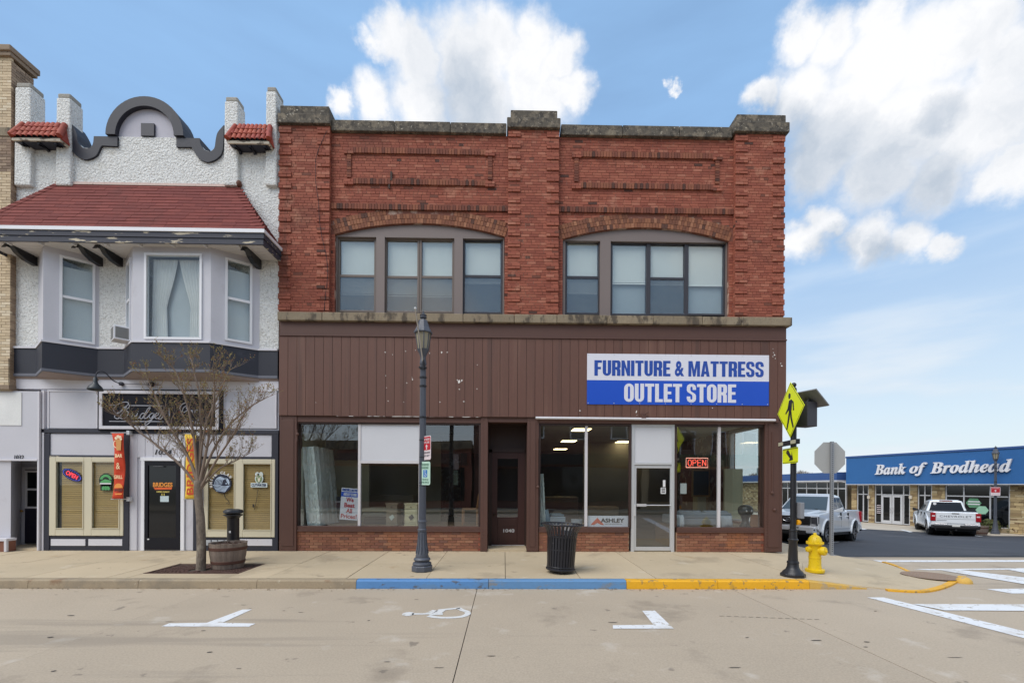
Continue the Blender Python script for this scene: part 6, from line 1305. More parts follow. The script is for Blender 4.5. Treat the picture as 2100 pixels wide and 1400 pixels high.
# price sign
Yp = .34; tl = radians(4); c = P(717, 1033, Yp); t = thing('price_sign', 'blue and white sign reading We Beat All Prices! behind the shop mullion', 'sign', tuple(c))
Mx = Matrix.Translation(c) @ Matrix.Rotation(tl, 4, 'Y'); W2, H2 = .46, .80
mb = MB().box(-W2 / 2, W2 / 2, 0, .01, -H2 / 2, H2 / 2 - .22); mb.xf(Mx); mb.build('board', M_sw, t); mb = MB().box(-W2 / 2, W2 / 2, 0, .01, H2 / 2 - .22, H2 / 2 - .10); mb.xf(Mx); mb.build('board', M_sb, t); mb = MB().box(-W2 / 2, W2 / 2, 0, .01, H2 / 2 - .10, H2 / 2); mb.xf(Mx); mb.build('board', M_sw, t)
Mf = Mx @ Matrix.Rotation(pi / 2, 4, 'X'); tx = lambda mb, s, z, w, h, b=.03: text(mb, s, Mf @ Matrix.Translation((0, z, .001)), w, h, .003, b)
mb = MB(); block_text(mb, 'FURNITURE & MATTRESS', Mf @ Matrix.Translation((0, H2 / 2 - .05, .001)), W2 * .92, .06, .003); mb.build('lettering', M_lb, t); mb = MB(); block_text(mb, 'OUTLET STORE', Mf @ Matrix.Translation((0, H2 / 2 - .16, .001)), W2 * .72, .07, .003); mb.build('lettering', M_sw, t)
mb = MB(); [tx(mb, s_, z, w, .115) for s_, z, w in (('We', .11, .19), ('Beat', -.03, .26), ('All', -.17, .15), ('Prices!', -.31, .40))]; mb.build('lettering', mat('crimson_print', S(170, 34, 50), .5), t)
# two little cabinets
def cabinet(px0, px1, m, label, tagm):
    x0, x1 = P(px0, 1050, .5).x, P(px1, 1050, .5).x; zt = P((px0 + px1) / 2, 1031.5, .5).z
    t = thing('side_cabinet', label, 'cabinet', ((x0 + x1) / 2, .65, ZF), group='small cabinets in the left shop window')
    MB().box(x0 + .01, x1 - .01, .5, 1.0, ZF + .03, zt - .03).build('body', m, t, bevel=.004); MB().box(x0 - .01, x1 + .01, .48, 1.02, zt - .03, zt).build('top', m, t, bevel=.006); MB().box(x0, x1, .49, 1.0, ZF, ZF + .04).build('plinth', m, t)
    w = x1 - x0; d = MB().box(x0 + .02, x1 - .02, .485, .5, zt - .14, zt - .045).build('drawer', m, t, bevel=.004); mb = MB(); mb.lathe([(.012, 0), (.016, -.018), (.004, -.022)], 8, ((x0 + x1) / 2, .485, zt - .092), 'y'); mb.build('knob', M_black, d)
    d = MB().box(x0 + .02, x1 - .02, .485, .5, ZF + .06, zt - .155).build('door', m, t, bevel=.004); MB().box(x0 + .05, x1 - .05, .478, .485, ZF + .10, zt - .20).build('panel', m, d, bevel=.006)
    mb = MB(); c = Vector(((x0 + x1) / 2 + .01, .466, (ZF + zt) / 2 - .07)); mb.prism([(c.x + a, c.z + b) for a, b in ((-.07, .01), (.02, .08), (.07, .0), (-.01, -.08))], .468, .474); mb.build('price_tag', tagm, t)
cabinet(791, 815.5, mat('grey_oak', S(130, 116, 96), .6), 'grey wooden side cabinet with a pale price tag, nearer the mullion sign', mat('pale_tag', S(190, 198, 186), .7)); cabinet(829, 857, mat('cream_wood', S(206, 196, 160), .6), 'cream side cabinet with a dark price tag, beside the lamp post', mat('dark_tag', S(62, 62, 62), .7))
# low wrapped stack and dark bench behind the sign
x0, x1 = P(746, 1060, 1.0).x, P(792, 1060, 1.0).x
for k, (zz_, m_) in enumerate(((0, M_intd), (.20, mat('wrapped_grey', S(120, 118, 110), .4)), (.32, mat('pale_top', S(150, 142, 120), .5)))):
    tag(MB().box(x0 - .02 * k, x1 + .02, .95, 2.0, ZF + zz_, ZF + zz_ + (.19 if k == 0 else .11)).build('flat_carton', m_, loc=(x0, 1, ZF), bevel=.02), ['dark lowest carton of the stack behind the price sign', 'plastic wrapped middle carton of the stack behind the price sign', 'pale topmost carton of the stack behind the price sign'][k], 'carton')
# wooden chair
xb, yb_ = P(965, 1070, 1.0).x, 1.0; t = thing('wooden_chair', 'plain oak chair standing sideways at the right end of the left window', 'chair', (xb, yb_, ZF)); M_oak = mat('oak', S(140, 96, 56), .5, stretch=(1, 1, .2))
MB().box(xb - .22, xb + .20, yb_ - .2, yb_ + .22, ZF + .40, ZF + .44).build('seat', M_oak, t, bevel=.01)
for dx_, dy_ in ((-.2, -.18), (-.2, .2), (.18, -.18), (.18, .2)): MB().box(xb + dx_ - .02, xb + dx_ + .02, yb_ + dy_ - .02, yb_ + dy_ + .02, ZF, ZF + .40).build('leg', M_oak, t)
for dy_ in (-.18, .2): mb = MB(); mb.tube([(xb + .18, yb_ + dy_, ZF + .44), (xb + .22, yb_ + dy_, ZF + .75), (xb + .28, yb_ + dy_, ZF + 1.02)], .02, 6); mb.build('back_post', M_oak, t)
for k in range(3): MB().box(xb + .20 + .03 * k, xb + .22 + .03 * k, yb_ - .16, yb_ + .18, ZF + .60 + .15 * k, ZF + .68 + .15 * k).build('back_slat', M_oak, t)
# more of the sales floor
mb = MB(); xq, yq = P(690, 1060, 1.6).x, 1.6
t = thing('dark_stove', 'dark boxy heater on the display floor left of the price sign', 'heater', (xq, yq, ZF)); MB().box(xq - .32, xq + .30, yq - .2, yq + .25, ZF + .05, ZF + .72).build('body', mat('charcoal_enamel', S(52, 54, 62), .4), t, bevel=.03); MB().box(xq - .22, xq + .20, yq - .22, yq - .19, ZF + .15, ZF + .5).build('door', mat('smoked_panel', S(84, 86, 92), .2), t, bevel=.02); MB().box(xq - .2, xq + .2, yq - .24, yq - .22, ZF + .56, ZF + .6).build('handle', M_alum, t)
x0, x1 = P(1438, 1000, 3.2).x, P(1456, 1000, 3.2).x; z0, z1 = P(1447, 1018, 3.2).z, P(1447, 962, 3.2).z
t = thing('wall_picture', 'dark picture in a wooden frame inside the right shop window', 'picture', ((x0 + x1) / 2, 3.2, z0)); MB().box(x0 - .3, x1, 3.2, 3.24, z0, z1).build('frame', mat('frame_oak', S(150, 112, 66), .5), t); MB().box(x0 - .25, x1 - .05, 3.19, 3.199, z0 + .05, z1 - .05).build('print', mat('dim_print', S(46, 50, 58), .4), t); MB().box(x0 - .1, x1 - .1, 3.25, 3.6, .03, z1).build('stand', M_int, t)
for lab, px, yy, w, h, m in (('tall dark wood dresser at the back of the middle shop window', 1150, 4.2, 1.2, 1.25, mat('dark_wood', S(78, 54, 40), .4)), ('low beige recliner at the back of the middle shop window', 1235, 3.4, 1.1, .95, mat('beige_fabric', S(168, 152, 128), .95)), ('pale headboard leaning at the back of the left shop window', 800, 3.6, 1.5, 1.3, mat('pale_wood', S(172, 152, 120), .5))):
    xq = P(px, 1000, yy).x; t = thing(lab.split(' at ')[0].split(' ')[-1] if 'leaning' not in lab else 'headboard', lab, 'furniture', (xq, yy, .03))
    MB().box(xq - w / 2, xq + w / 2, yy, yy + .5, .03, .03 + h * .98).build('body', m, t, bevel=.04)
    for k in range(3): MB().box(xq - w * .44, xq + w * .44, yy - .03, yy - .001, .15 + k * h * .28, .10 + (k + .85) * h * .28).build('front_panel', m, t, bevel=.015)
# sofas
M_sofa = mat('grey_sofa_fabric', S(122, 128, 136), .95, var=.08, fine=.12, fs=90); M_pill = mat('pale_pillow', S(166, 172, 180), .95, fine=.1)
def sofa(name, label, x0, x1, yb, zt, m, arms=(1, 1), n=2):
    t = thing(name, label, 'sofa', ((x0 + x1) / 2, yb + .45, ZF)); B_ = .06
    MB().box(x0, x1, yb, yb + .85, ZF + .05, ZF + .22).build('base', m, t, bevel=.03)
    MB().box(x0, x1, yb, yb + .22, ZF + .2, zt - .05).build('back_frame', m, t, bevel=.05, segs=3)
    w = (x1 - x0) / n
    for i in range(n):
        MB().box(x0 + i * w + .01, x0 + (i + 1) * w - .01, yb + .2, yb + .86, ZF + .22, ZF + .30).build('seat_cushion', m, t, bevel=.04, segs=3)
        MB().box(x0 + i * w + .02, x0 + (i + 1) * w - .02, yb + .12, yb + .36, ZF + .27, zt).build('back_cushion', m, t, bevel=.07, segs=3)
    for k, xx in enumerate((x0 - .16, x1)):
        if arms[k]: MB().box(xx, xx + .16, yb + .02, yb + .85, ZF + .05, zt - .12).build('arm', m, t, bevel=.05, segs=3)
    return t
sx0, sx1 = P(1391, 1070, .5).x, P(1500, 1070, .5).x; zs_t = P(1440, 1047, .5).z
so = sofa('grey_sofa', 'grey sofa seen from behind low in the right shop window', sx0, sx1, .45, zs_t, M_sofa, (1, 0))
def pillow(label, cx, cy, cz, w, h, rz, tilt, m=M_pill):
    n = 8; mb = MB(); vs = []
    for sgn in (1, -1):
        for j in range(n + 1):
            for i in range(n + 1):
                u, v = i / n * 2 - 1, j / n * 2 - 1; t_ = .09 * (1 - u ** 4) * (1 - v ** 4) ; k = 1 - .06 * (1 - abs(u)) * 0; vs.append((u * w / 2 * (1 - .07 * (1 - v * v) * abs(u)), sgn * -t_, v * h / 2 * (1 - .07 * (1 - u * u) * abs(v))))
    N_ = (n + 1) ** 2; fs = [(j * (n + 1) + i, j * (n + 1) + i + 1, (j + 1) * (n + 1) + i + 1, (j + 1) * (n + 1) + i) for j in range(n) for i in range(n)]
    mb.add(vs, fs + [tuple(N_ + k for k in f[::-1]) for f in fs]); mb.xf(Matrix.Translation((cx, cy, cz)) @ Matrix.Rotation(rz, 4, 'Z') @ Matrix.Rotation(tilt, 4, 'X'))
    return tag(mb.build('throw_pillow', m, loc=(cx, cy, cz), smooth=True), label, 'pillow')
pillow('pale blue grey pillow at the right end of the grey sofa', P(1489, 1069, .40).x, .36, P(1489, 1069, .4).z + .0, .32, .32, .1, -.15); pillow('white pillow standing at the left end of the grey sofa', P(1394, 1068, .4).x, .36, P(1394, 1068, .4).z, .2, .34, .3, -.1, mat('white_pillow', S(200, 206, 212), .9))
s2x = P(1107, 1070, .5).x; t = sofa('blue_grey_loveseat', 'blue grey loveseat with rolled cushions low in the middle window', s2x - .05, P(1160, 1070, .5).x, .5, ZF + .30, mat('blue_grey_fabric', S(132, 150, 164), .95, fine=.1), (0, 0), 2)
pillow('pale pointed pillow leaning at the left of the middle window', P(1116, 1060, .45).x, .45, ZF + .24, .34, .42, .5, -.3, mat('blue_pillow', S(150, 168, 182), .9)); pillow('grey pillow with a lifted corner behind the litter bin', P(1183, 1070, .45).x, .5, ZF + .10, .30, .22, -.2, -.5, M_sofa)
# dark ornament and board on the ledge by the corner window
c = P(1528.5, 1080, .6); c.z = ZF; hz = P(1528, 1034.5, .6).z - ZF; mb = MB(); mb.lathe([(r * .22, h * hz) for r, h in ((.62, 0), (.66, .04), (.42, .2), (.38, .34), (.55, .5), (.8, .62), (.86, .76), (.75, .9), (.45, .98), (.02, 1.0))], 20, (0, 0, 0)); mb.xf(Matrix.Translation(c)); tt = thing('dark_ornament', 'dark rounded ornament with a narrow neck beside the corner window', 'ornament', tuple(c)); mb.build('body', M_black, tt, smooth=True)
for dx_ in (-.05, .07): mb = MB(); mb.ellipsoid(c + Vector((dx_, -.17, hz * .74)), (.028, .012, .03), 8, 6); mb.build('inset', M_alum, tt)
c = P(1549, 1068, .5); tag(MB().box(-.13, .11, -.02, .02, ZF - c.z, .17).xf(Matrix.Translation(c) @ Matrix.Rotation(.07, 4, 'Y')).build('wooden_board', mat('brown_board', S(136, 88, 54), .6), loc=tuple(c)), 'brown wooden board leaning beside the corner window', 'board')
# ceiling lights of the sales floor (lit)
M_tube = emis('lit_diffuser', S(255, 226, 170), 5.0); M_cl = plain('light_frame', S(200, 198, 190), .5)
CLAB = ['lit ceiling panel in the middle shop window, third from the left mullion', 'lit ceiling panel just left of the shop mullion, second row back', 'lit ceiling panel low at the far left of the middle window', 'lowest small lit ceiling panel at the far left of the middle window', 'lit ceiling panel right of the mullion, nearest the glass door', 'lit ceiling panel right of the mullion, a row behind the one by the door', 'small far lit ceiling panel touching the mullion', 'small far lit ceiling panel just right of the mullion', 'largest lit ceiling panel at the top of the middle shop window']
for k, (pa, pb, py) in enumerate(((1152, 1181, 903.5), (1136.5, 1162, 920), (1118, 1138, 942.5), (1112, 1129, 948.5), (1272, 1286, 905), (1239, 1254, 920), (1185, 1199, 948.5), (1200, 1216, 943), (1176, 1208, 880))):
    a = G(pa, py, 3.275); b = G(pb, py, 3.275); cx_, cy_ = (a.x + b.x) / 2, a.y; w = min(max(b.x - a.x, .5), .75) / 2
    if not (cy_ < 11.6 and cx_ > .8): continue
    t = thing('ceiling_light', CLAB[k], 'ceiling light', (cx_, cy_, 3.27), group='lit ceiling panels in the store')
    MB().box(cx_ - w - .03, cx_ + w + .03, cy_ - .33, cy_ + .33, 3.265, 3.279).build('frame', M_cl, t); MB().box(cx_ - w, cx_ + w, cy_ - .3, cy_ + .3, 3.255, 3.2645).build('diffuser', M_tube, t)
# ================================================================ STREET FURNITURE
M_lamp = mat('lamp_grey_iron', S(78, 82, 92), .45, var=.10, fine=.08, bump=.1, bs=40, bd=.003)
M_lglass = mat('frosted_lantern', S(150, 142, 120), .4, var=.1, vs=4)
def rods(n, r0, r1, z0, z1, rad): return [((r0 * cos(2 * pi * k / n + .26), r0 * sin(2 * pi * k / n + .26), z0), (r1 * cos(2 * pi * k / n + .26), r1 * sin(2 * pi * k / n + .26), z1), rad) for k in range(n)]
def lamp_post(loc, label):
    t = thing('street_lamp', label, 'street lamp', loc, group='post top lantern street lamps', world=False); LS = .84
    mb = MB(); mb.lathe([(.205, 0), (.205, .09), (.195, .11), (.15, .115)], 8, (0, 0, 0), ph=pi / 8); mb.build('base_block', M_lamp, t, bevel=.01)
    mb = MB(); mb.lathe([(.17, .11), (.185, .135), (.175, .165), (.135, .18), (.15, .20), (.165, .225), (.15, .25), (.125, .265), (.13, .28), (.115, .33), (.10, .42), (.085, .55), (.078, .68), (.074, .76), (.088, .77), (.09, .80), (.074, .815), (.076, .93), (.088, .94), (.088, .965), (.07, .98)], 20, (0, 0, 0)); mb.build('pedestal', M_lamp, t, smooth=True, auto=40)
    mb = MB()
    for k in range(12): a = 2 * pi * k / 12; mb.tube([(.117 * cos(a), .117 * sin(a), .34), (.086 * cos(a), .086 * sin(a), .56), (.078 * cos(a), .078 * sin(a), .75)], [.014, .010, .008], 5)
    mb.build('flutes', M_lamp, t, kind='stuff')
    n = 20; prof = [(.070, .98), (.066, 2.2), (.058, 3.4), (.055, 3.98)]; mb = MB(); vs = []
    for r, z in prof:
        for k in range(n * 2): rr_ = r * (1 if k % 2 else .90); a = pi * k / n; vs.append((rr_ * cos(a), rr_ * sin(a), z))
    m2 = 2 * n; mb.add(vs, [(i * m2 + k, i * m2 + (k + 1) % m2, (i + 1) * m2 + (k + 1) % m2, (i + 1) * m2 + k) for i in range(3) for k in range(m2)]); mb.build('shaft', M_lamp, t)
    for z in (3.55, 3.72, 2.95): mb = MB(); mb.lathe([(.060, 0), (.070, .005), (.070, .03), (.058, .035)], 16, (0, 0, z)); mb.build('band', M_black, t)
    mb = MB(); mb.lathe([(.055, 3.97), (.068, 3.99), (.062, 4.05), (.05, 4.10), (.055, 4.13), (.075, 4.19), (.108, 4.25), (.117, 4.275), (.02, 4.276)], 18, (0, 0, 0)); mb.build('lantern_cup', M_lamp, t, smooth=True, auto=40)
    mb = MB(); mb.lathe([(.085, 4.276), (.098, 4.28), (.146, 4.60), (.03, 4.602)], 8, (0, 0, 0), ph=.26); mb.build('lantern_glass', M_lglass, t)
    for a, b, r in rods(8, .102, .150, 4.275, 4.605, .010): mb = MB(); mb.tube([a, b], r, 5); mb.build('lantern_bar', M_lamp, t)
    mb = MB(); mb.lathe([(.178, 4.585), (.182, 4.60), (.17, 4.625), (.13, 4.70), (.102, 4.78), (.082, 4.84), (.05, 4.85)], 8, (0, 0, 0), ph=.26); mb.build('lantern_roof', M_lamp, t)
    mb = MB(); mb.lathe([(.035, 4.85), (.042, 4.87), (.066, 4.885), (.07, 4.90), (.055, 4.915), (.06, 4.93), (.07, 4.94), (.03, 4.97), (.012, 4.985), (.02, 5.0), (.002, 5.03)], 14, (0, 0, 0)); mb.build('finial', M_lamp, t, smooth=True, auto=40)
    return t
g_ = G(865.5, 1170, -.048); HL = (P(870, 648, g_.y).z + .05) / 4.93
lp = lamp_post((g_.x, g_.y, walk_z(g_.y)), 'grey lantern street lamp with parking signs standing before the brick store')
lp.scale = (1, 1, HL)
LX, LY = g_.x, g_.y
t = thing('flag_rod', 'thin bare flag rod with a white knob leaning on the grey street lamp', 'flag rod', tuple(P(868, 745, LY)))
mb = MB(); a, b = P(867.5, 742, LY - .09), P(851.5, 632, LY - .25); mb.tube([a, b], .013, 6); mb.build('rod', mat('weathered_rod', S(150, 140, 128), .6), t); mb = MB(); mb.ellipsoid(b, (.022, .022, .022), 10, 8); mb.build('knob', M_white, t); mb = MB(); mb.tube([P(868, 738, LY - .085), P(868.8, 757, LY - .07)], .024, 8); mb.box(LX - .07, LX + .07, LY - .08, LY + .02, P(868, 756, LY).z, P(868, 753, LY).z); mb.build('socket', M_black, t)
def plate(t, c, w, h, rz, m, th=.004, r=.04, name='plate', y=0.):
    pts = []
    for cx_, cz_, a0 in ((w / 2 - r, h / 2 - r, 0), (-w / 2 + r, h / 2 - r, pi / 2), (-w / 2 + r, -h / 2 + r, pi), (w / 2 - r, -h / 2 + r, 3 * pi / 2)):
        pts += [(cx_ + r * cos(a0 + k * pi / 6), cz_ + r * sin(a0 + k * pi / 6)) for k in range(4)]
    mb = MB(); mb.prism(pts, y - th, y); mb.xf(Matrix.Translation(c) @ Matrix.Rotation(rz, 4, 'Z')); return mb.build(name, m, t)
def plate_text(t, c, rz, rows_, m, y=-.006):
    mb = MB()
    for s_, dz, w, h in rows_: text(mb, s_, Matrix.Translation(c) @ Matrix.Rotation(rz, 4, 'Z') @ Matrix.Translation((0, y, dz)) @ Matrix.Rotation(pi / 2, 4, 'X'), w, h, .0015, .02)
    return mb.build('lettering', m, t)
M_sred = plain('sign_red', S(178, 30, 44), .4); M_sgreen = plain('sign_mint', S(176, 206, 190), .4); M_tgreen = plain('sign_green', S(90, 130, 110), .5); M_grey = plain('sign_grey_print', S(120, 118, 124), .5)
rz = radians(-52); c = P(875.5, 918, LY - .12); M_spale = plain('sign_pale', S(214, 200, 204), .4)
t = thing('no_parking_sign', 'red and white NO PARKING arrow sign, upper sign on the lamp before the store', 'sign', tuple(c)); H_ = .46; W_ = .30; rz = radians(-58)
rz = radians(62)
def lampsign(c, rz):
    plate(t, c, W_, H_, rz, M_spale, r=.035); plate(t, c + Vector((0, 0, .085)), W_ - .03, .255, rz, M_sred, y=-.0045, th=.002, r=.02, name='red_field')
    plate_text(t, c, rz, (('NO PARKING', .165, .22, .042), ('TOW ZONE', .105, .2, .042)), M_spale, -.0072); mb = MB(); mb.prism([(-.015, -.03), (.015, -.03), (.015, .02), (.045, .02), (0, .07), (-.045, .02), (-.015, .02)], -.0085, -.007); mb.xf(Matrix.Translation(c) @ Matrix.Rotation(rz, 4, 'Z')); mb.build('arrow', M_spale, t)
    plate_text(t, c, rz, (('2:00AM-6:00AM', -.09, .23, .035), ('NOV 1-MAY 1', -.15, .21, .035)), M_grey, -.0065)
lampsign(c, radians(-50))
c = P(872.5, 970, LY - .12); t = thing('reserved_parking_sign', 'pale green RESERVED PARKING wheelchair sign, lower sign on the lamp before the store', 'sign', tuple(c)); rz = radians(-38)
plate(t, c, .27, .45, rz, M_sgreen, r=.035); plate_text(t, c, rz, (('RESERVED', .165, .21, .045), ('PARKING', .105, .18, .045), ('VEHICLE', -.12, .17, .034), ('THIS SPACE', -.175, .20, .038)), M_tgreen)
mb = MB(); mb.box(-.055, .055, -.0065, -.0045, -.075, .065); mb.xf(Matrix.Translation(c) @ Matrix.Rotation(rz, 4, 'Z')); mb.build('wheelchair_panel', plain('access_blue', S(26, 108, 176), .4), t)
mb = MB(); q = [(-.005, .035), (-.005, -.005), (.02, -.008), (.03, -.04)]; ribbon(mb, [(a, -.0075, b) for a, b in q], .012, (0, -1, 0)); ribbon(mb, [(.004 - .028 * cos(k * .55 - .3), -.008, -.03 + .028 * sin(k * .55 - .3) * -1) for k in range(8)], .009, (0, -1, 0)); mb.lathe([(.011, -.0065), (.011, -.008)], 8, (-.005, 0, .048), 'y'); mb.xf(Matrix.Translation(c) @ Matrix.Rotation(rz, 4, 'Z')); mb.build('wheelchair_symbol', M_white, t)
mb = MB()
for py in (903, 938, 951, 990, 996): mb.lathe([(.066, 0), (.07, .003), (.07, .012), (.066, .015)], 14, (LX, LY, P(868, py, LY).z))
tag(mb.build('sign_straps', M_black, loc=(LX, LY, P(868, 950, LY).z), kind=None), 'black steel straps holding two parking signs to the grey lamp', 'straps')
# litter bin of steel straps
g_ = G(1149, 1173, -.05); t = thing('litter_bin', 'black slatted steel litter bin with a flared rim on the pavement', 'litter bin', (g_.x, g_.y, walk_z(g_.y)), world=False); Hb = .93; nS = 30
M_bin = mat('bin_black', S(34, 34, 40), .34, var=.15, fine=.12, spots=(S(96, 92, 90), .66, .04, 12, .6))
mb = MB(); pr = [(.262, .07), (.264, .12), (.275, .45), (.283, .68), (.305, .79), (.345, .87), (.395, Hb)]
strap = []
for k in range(1):
    vs = []
    for r, z in pr: vs += [(r, -.019, z), (r, .019, z), (r - .007, .019, z), (r - .007, -.019, z)]
    mb.add(vs, [(4 * i + a, 4 * i + (a + 1) % 4, 4 * i + 4 + (a + 1) % 4, 4 * i + 4 + a) for i in range(len(pr) - 1) for a in range(4)] + [(3, 2, 1, 0), (24, 25, 26, 27)])
s0 = mb.build('slat', M_bin, t)
for k in range(1, nS): o = s0.copy(); COL.objects.link(o); o.parent = t; o.rotation_euler = (0, 0, 2 * pi * k / nS)
def torus(mb, R, r, z, n=40, m_=6): return mb.tube([(R * cos(2 * pi * k / n), R * sin(2 * pi * k / n), z) for k in range(n + 1)], r, m_, cap=False)
for R, r, z in ((.398, .016, Hb), (.258, .014, .12), (.266, .010, .45), (.276, .010, .70)): mb = MB(); torus(mb, R, r, z); mb.build('ring', M_bin, t, smooth=True)
mb = MB(); mb.lathe([(.235, .13), (.25, .68), (.258, .68), (.245, .12), (.20, .11)], 28, (0, 0, 0)); mb.build('liner', M_black, t, smooth=True, auto=40); t.rotation_euler = (0, .045, 0)
mb = MB(); mb.lathe([(.27, .05), (.285, .06), (.285, .085), (.27, .095), (.02, .095)], 32, (0, 0, 0)); mb.build('base_plate', M_bin, t)
for k in range(3): a = 2 * pi * k / 3 + .5; mb = MB(); mb.lathe([(.018, -.012), (.018, .06)], 8, (.2 * cos(a), .2 * sin(a), 0)); mb.build('foot', M_bin, t)
# tree grate with its street tree
M_rust = mat('rusty_grate', S(84, 60, 52), .85, var=.2, fine=.15, bump=.3)
gc = Vector(((GX0 + GX1) / 2, (GY0 + GY1) / 2, 0)); t = thing('tree_grate', 'square rusty cast iron tree grate let into the pavement', 'tree grate', (gc.x, gc.y, walk_z(gc.y)), world=True)
zt0 = walk_z(GY0); zfun = lambda y: walk_z(y) - .002
gx, gy = (GX1 - GX0) / 2, (GY1 - GY0) / 2; tx_, ty_ = G(412, 1168, -.05).x - gc.x, G(412, 1168, -.05).y - gc.y
for hx0, hx1 in ((-gx, tx_), (tx_, gx)):
    mb = MB(); f_ = .05
    for a, b, c_, d_ in ((hx0 + .006, hx0 + f_, -gy, gy), (hx1 - f_, hx1 - .006, -gy, gy), (hx0 + f_, hx1 - f_, -gy, -gy + f_), (hx0 + f_, hx1 - f_, gy - f_, gy)):
        mb.box(gc.x + a, gc.x + b, gc.y + c_, gc.y + d_, zt0 - .05, zfun(gc.y))
    n = 0
    R0 = .22
    while R0 < 1.2:
        for k in range(48):
            a0, a1 = 2 * pi * k / 48, 2 * pi * (k + .72) / 48
            q = [(tx_ + r * cos(a), ty_ + r * sin(a)) for r, a in ((R0, a0), (R0 + .042, a0), (R0 + .042, a1), (R0, a1))]
            if all(hx0 + f_ < p[0] < hx1 - f_ and -gy + f_ < p[1] < gy - f_ for p in q): mb.prism([(gc.x + a, gc.y + b) for a, b in q], zt0 - .04, zfun(gc.y) - .002, 'z')
        R0 += .062
    for k in range(12):
        a = 2 * pi * k / 12 + .13; s0_ = Vector((tx_ + .2 * cos(a), ty_ + .2 * sin(a), 0)); L_ = 1.6
        for tt_ in range(16, 0, -1):
            e = s0_ + Vector((cos(a), sin(a), 0)) * L_ * tt_ / 16
            if hx0 < e.x < hx1 and -gy < e.y < gy and hx0 <= s0_.x <= hx1 and -gy < s0_.y < gy: ribbon(mb, [gc + s0_ + Vector((0, 0, zfun(gc.y) - .004)), gc + e + Vector((0, 0, zfun(gc.y) - .004))], .03, t=.03); break
    mb.build('grate_half', M_rust, t)
MB().box(GX0, GX1, GY0, GY1, -.30, zt0 - .07).build('soil', mat('dark_soil', S(56, 44, 38), .95), t)
# bare tree
M_bark = mat('grey_bark', S(124, 112, 100), .95, var=.2, vs=9, fine=.25, fs=40, bump=1., bs=28, bd=.03, stretch=(1, 1, .5), stains=((S(84, 76, 68), .52, .12, 9, .6), (S(160, 154, 142), .58, .1, 6, .5))); M_twig = mat('twig_bark', S(128, 112, 100), .9, var=.15)
M_bud = mat('spring_bud', S(140, 128, 78), .8, isl=.15, cols=[(0, S(150, 138, 84)), (.35, S(128, 108, 66)), (.6, S(164, 150, 96)), (.8, S(150, 98, 66))])
tb = G(412, 1168, -.047); tr = thing('bare_street_tree', 'small bare spreading street tree with tiny buds before the tavern door', 'tree', (tb.x, tb.y, walk_z(tb.y)))
TY = tb.y; T3 = lambda a, b, dy=0.: P(a, b, TY + dy)
trunk = MB(); trunk.tube(smooth_path([Vector((tb.x, tb.y, -.12)), Vector((tb.x, tb.y, walk_z(TY))), T3(413, 1120), T3(411, 1060), T3(406, 1015), T3(406, 985)], 3), [.104, .098, .091, .086, .083, .081, .079, .077, .075, .073, .071, .070, .069, .068, .067, .066], 14, cap=True)
trunk.build('trunk', M_bark, tr, smooth=True)
limbs = MB(); twigs = MB(); buds = MB(); rt = random.Random(31)
def bud(p, d):
    for _ in range(rt.choice((1, 1, 2))):
        s_ = rt.uniform(.010, .020); a = Vector((rt.uniform(-1, 1), rt.uniform(-1, 1), rt.uniform(-.3, 1))).normalized(); b = a.cross(Vector((.3, .7, .2))).normalized()
        buds.add([p, p + (a + b * .5) * s_, p + a * s_ * 1.7, p + (a - b * .5) * s_, p + a.cross(b) * s_ * .6 + a * s_ * .8], [(0, 1, 2), (0, 2, 3), (0, 1, 4), (0, 4, 3)])
def grow(p, d, L, r, lvl):
    n = 4; pts = [p]; q = p
    for i in range(n):
        d = (d + Vector((rt.uniform(-.16, .16), rt.uniform(-.16, .16), rt.uniform(-.05, .13)))).normalized(); q = q + d * L / n; pts.append(q)
    (limbs if r > .008 else twigs).tube(pts, [r * (1 - .55 * i / n) for i in range(n + 1)], 6 if r > .008 else 4, cap=False)
    if lvl == 0 or r < .0022:
        for p_ in pts[2:]: bud(p_, d)
        return
    for k in range(3 if lvl > 1 else 4):
        i = rt.randint(1, n) if k else n; sd = Vector((rt.uniform(-1, 1), rt.uniform(-1, 1), rt.uniform(-.2, .9))).normalized()
        nd = (d * 1.0 + sd * (.75 if k else .3)).normalized(); grow(pts[i], nd, L * rt.uniform(.55, .78), r * (.62 if k else .5) * (1 - .1 * i), lvl - 1)
mains = [([(407, 1000), (372, 955), (325, 915), (285, 885), (256, 860), (238, 852)], -.35, .030), ([(405, 985), (388, 940), (352, 880), (318, 812), (300, 770)], .3, .032), ([(406, 985), (398, 900), (384, 830), (362, 765), (340, 740)], -.15, .032),
         ([(407, 985), (412, 900), (410, 820), (398, 760), (392, 735)], .45, .034), ([(410, 990), (424, 920), (436, 850), (440, 790), (436, 755)], -.4, .032), ([(411, 995), (434, 930), (470, 872), (512, 835), (545, 815)], .25, .030),
         ([(411, 1000), (446, 940), (476, 895), (500, 850), (520, 830)], -.45, .026), ([(404, 990), (384, 930), (366, 900), (345, 870), (322, 830)], .55, .024), ([(412, 1002), (448, 962), (482, 945), (510, 930)], .3, .020), ([(406, 985), (420, 880), (452, 800), (470, 760)], .15, .028)]
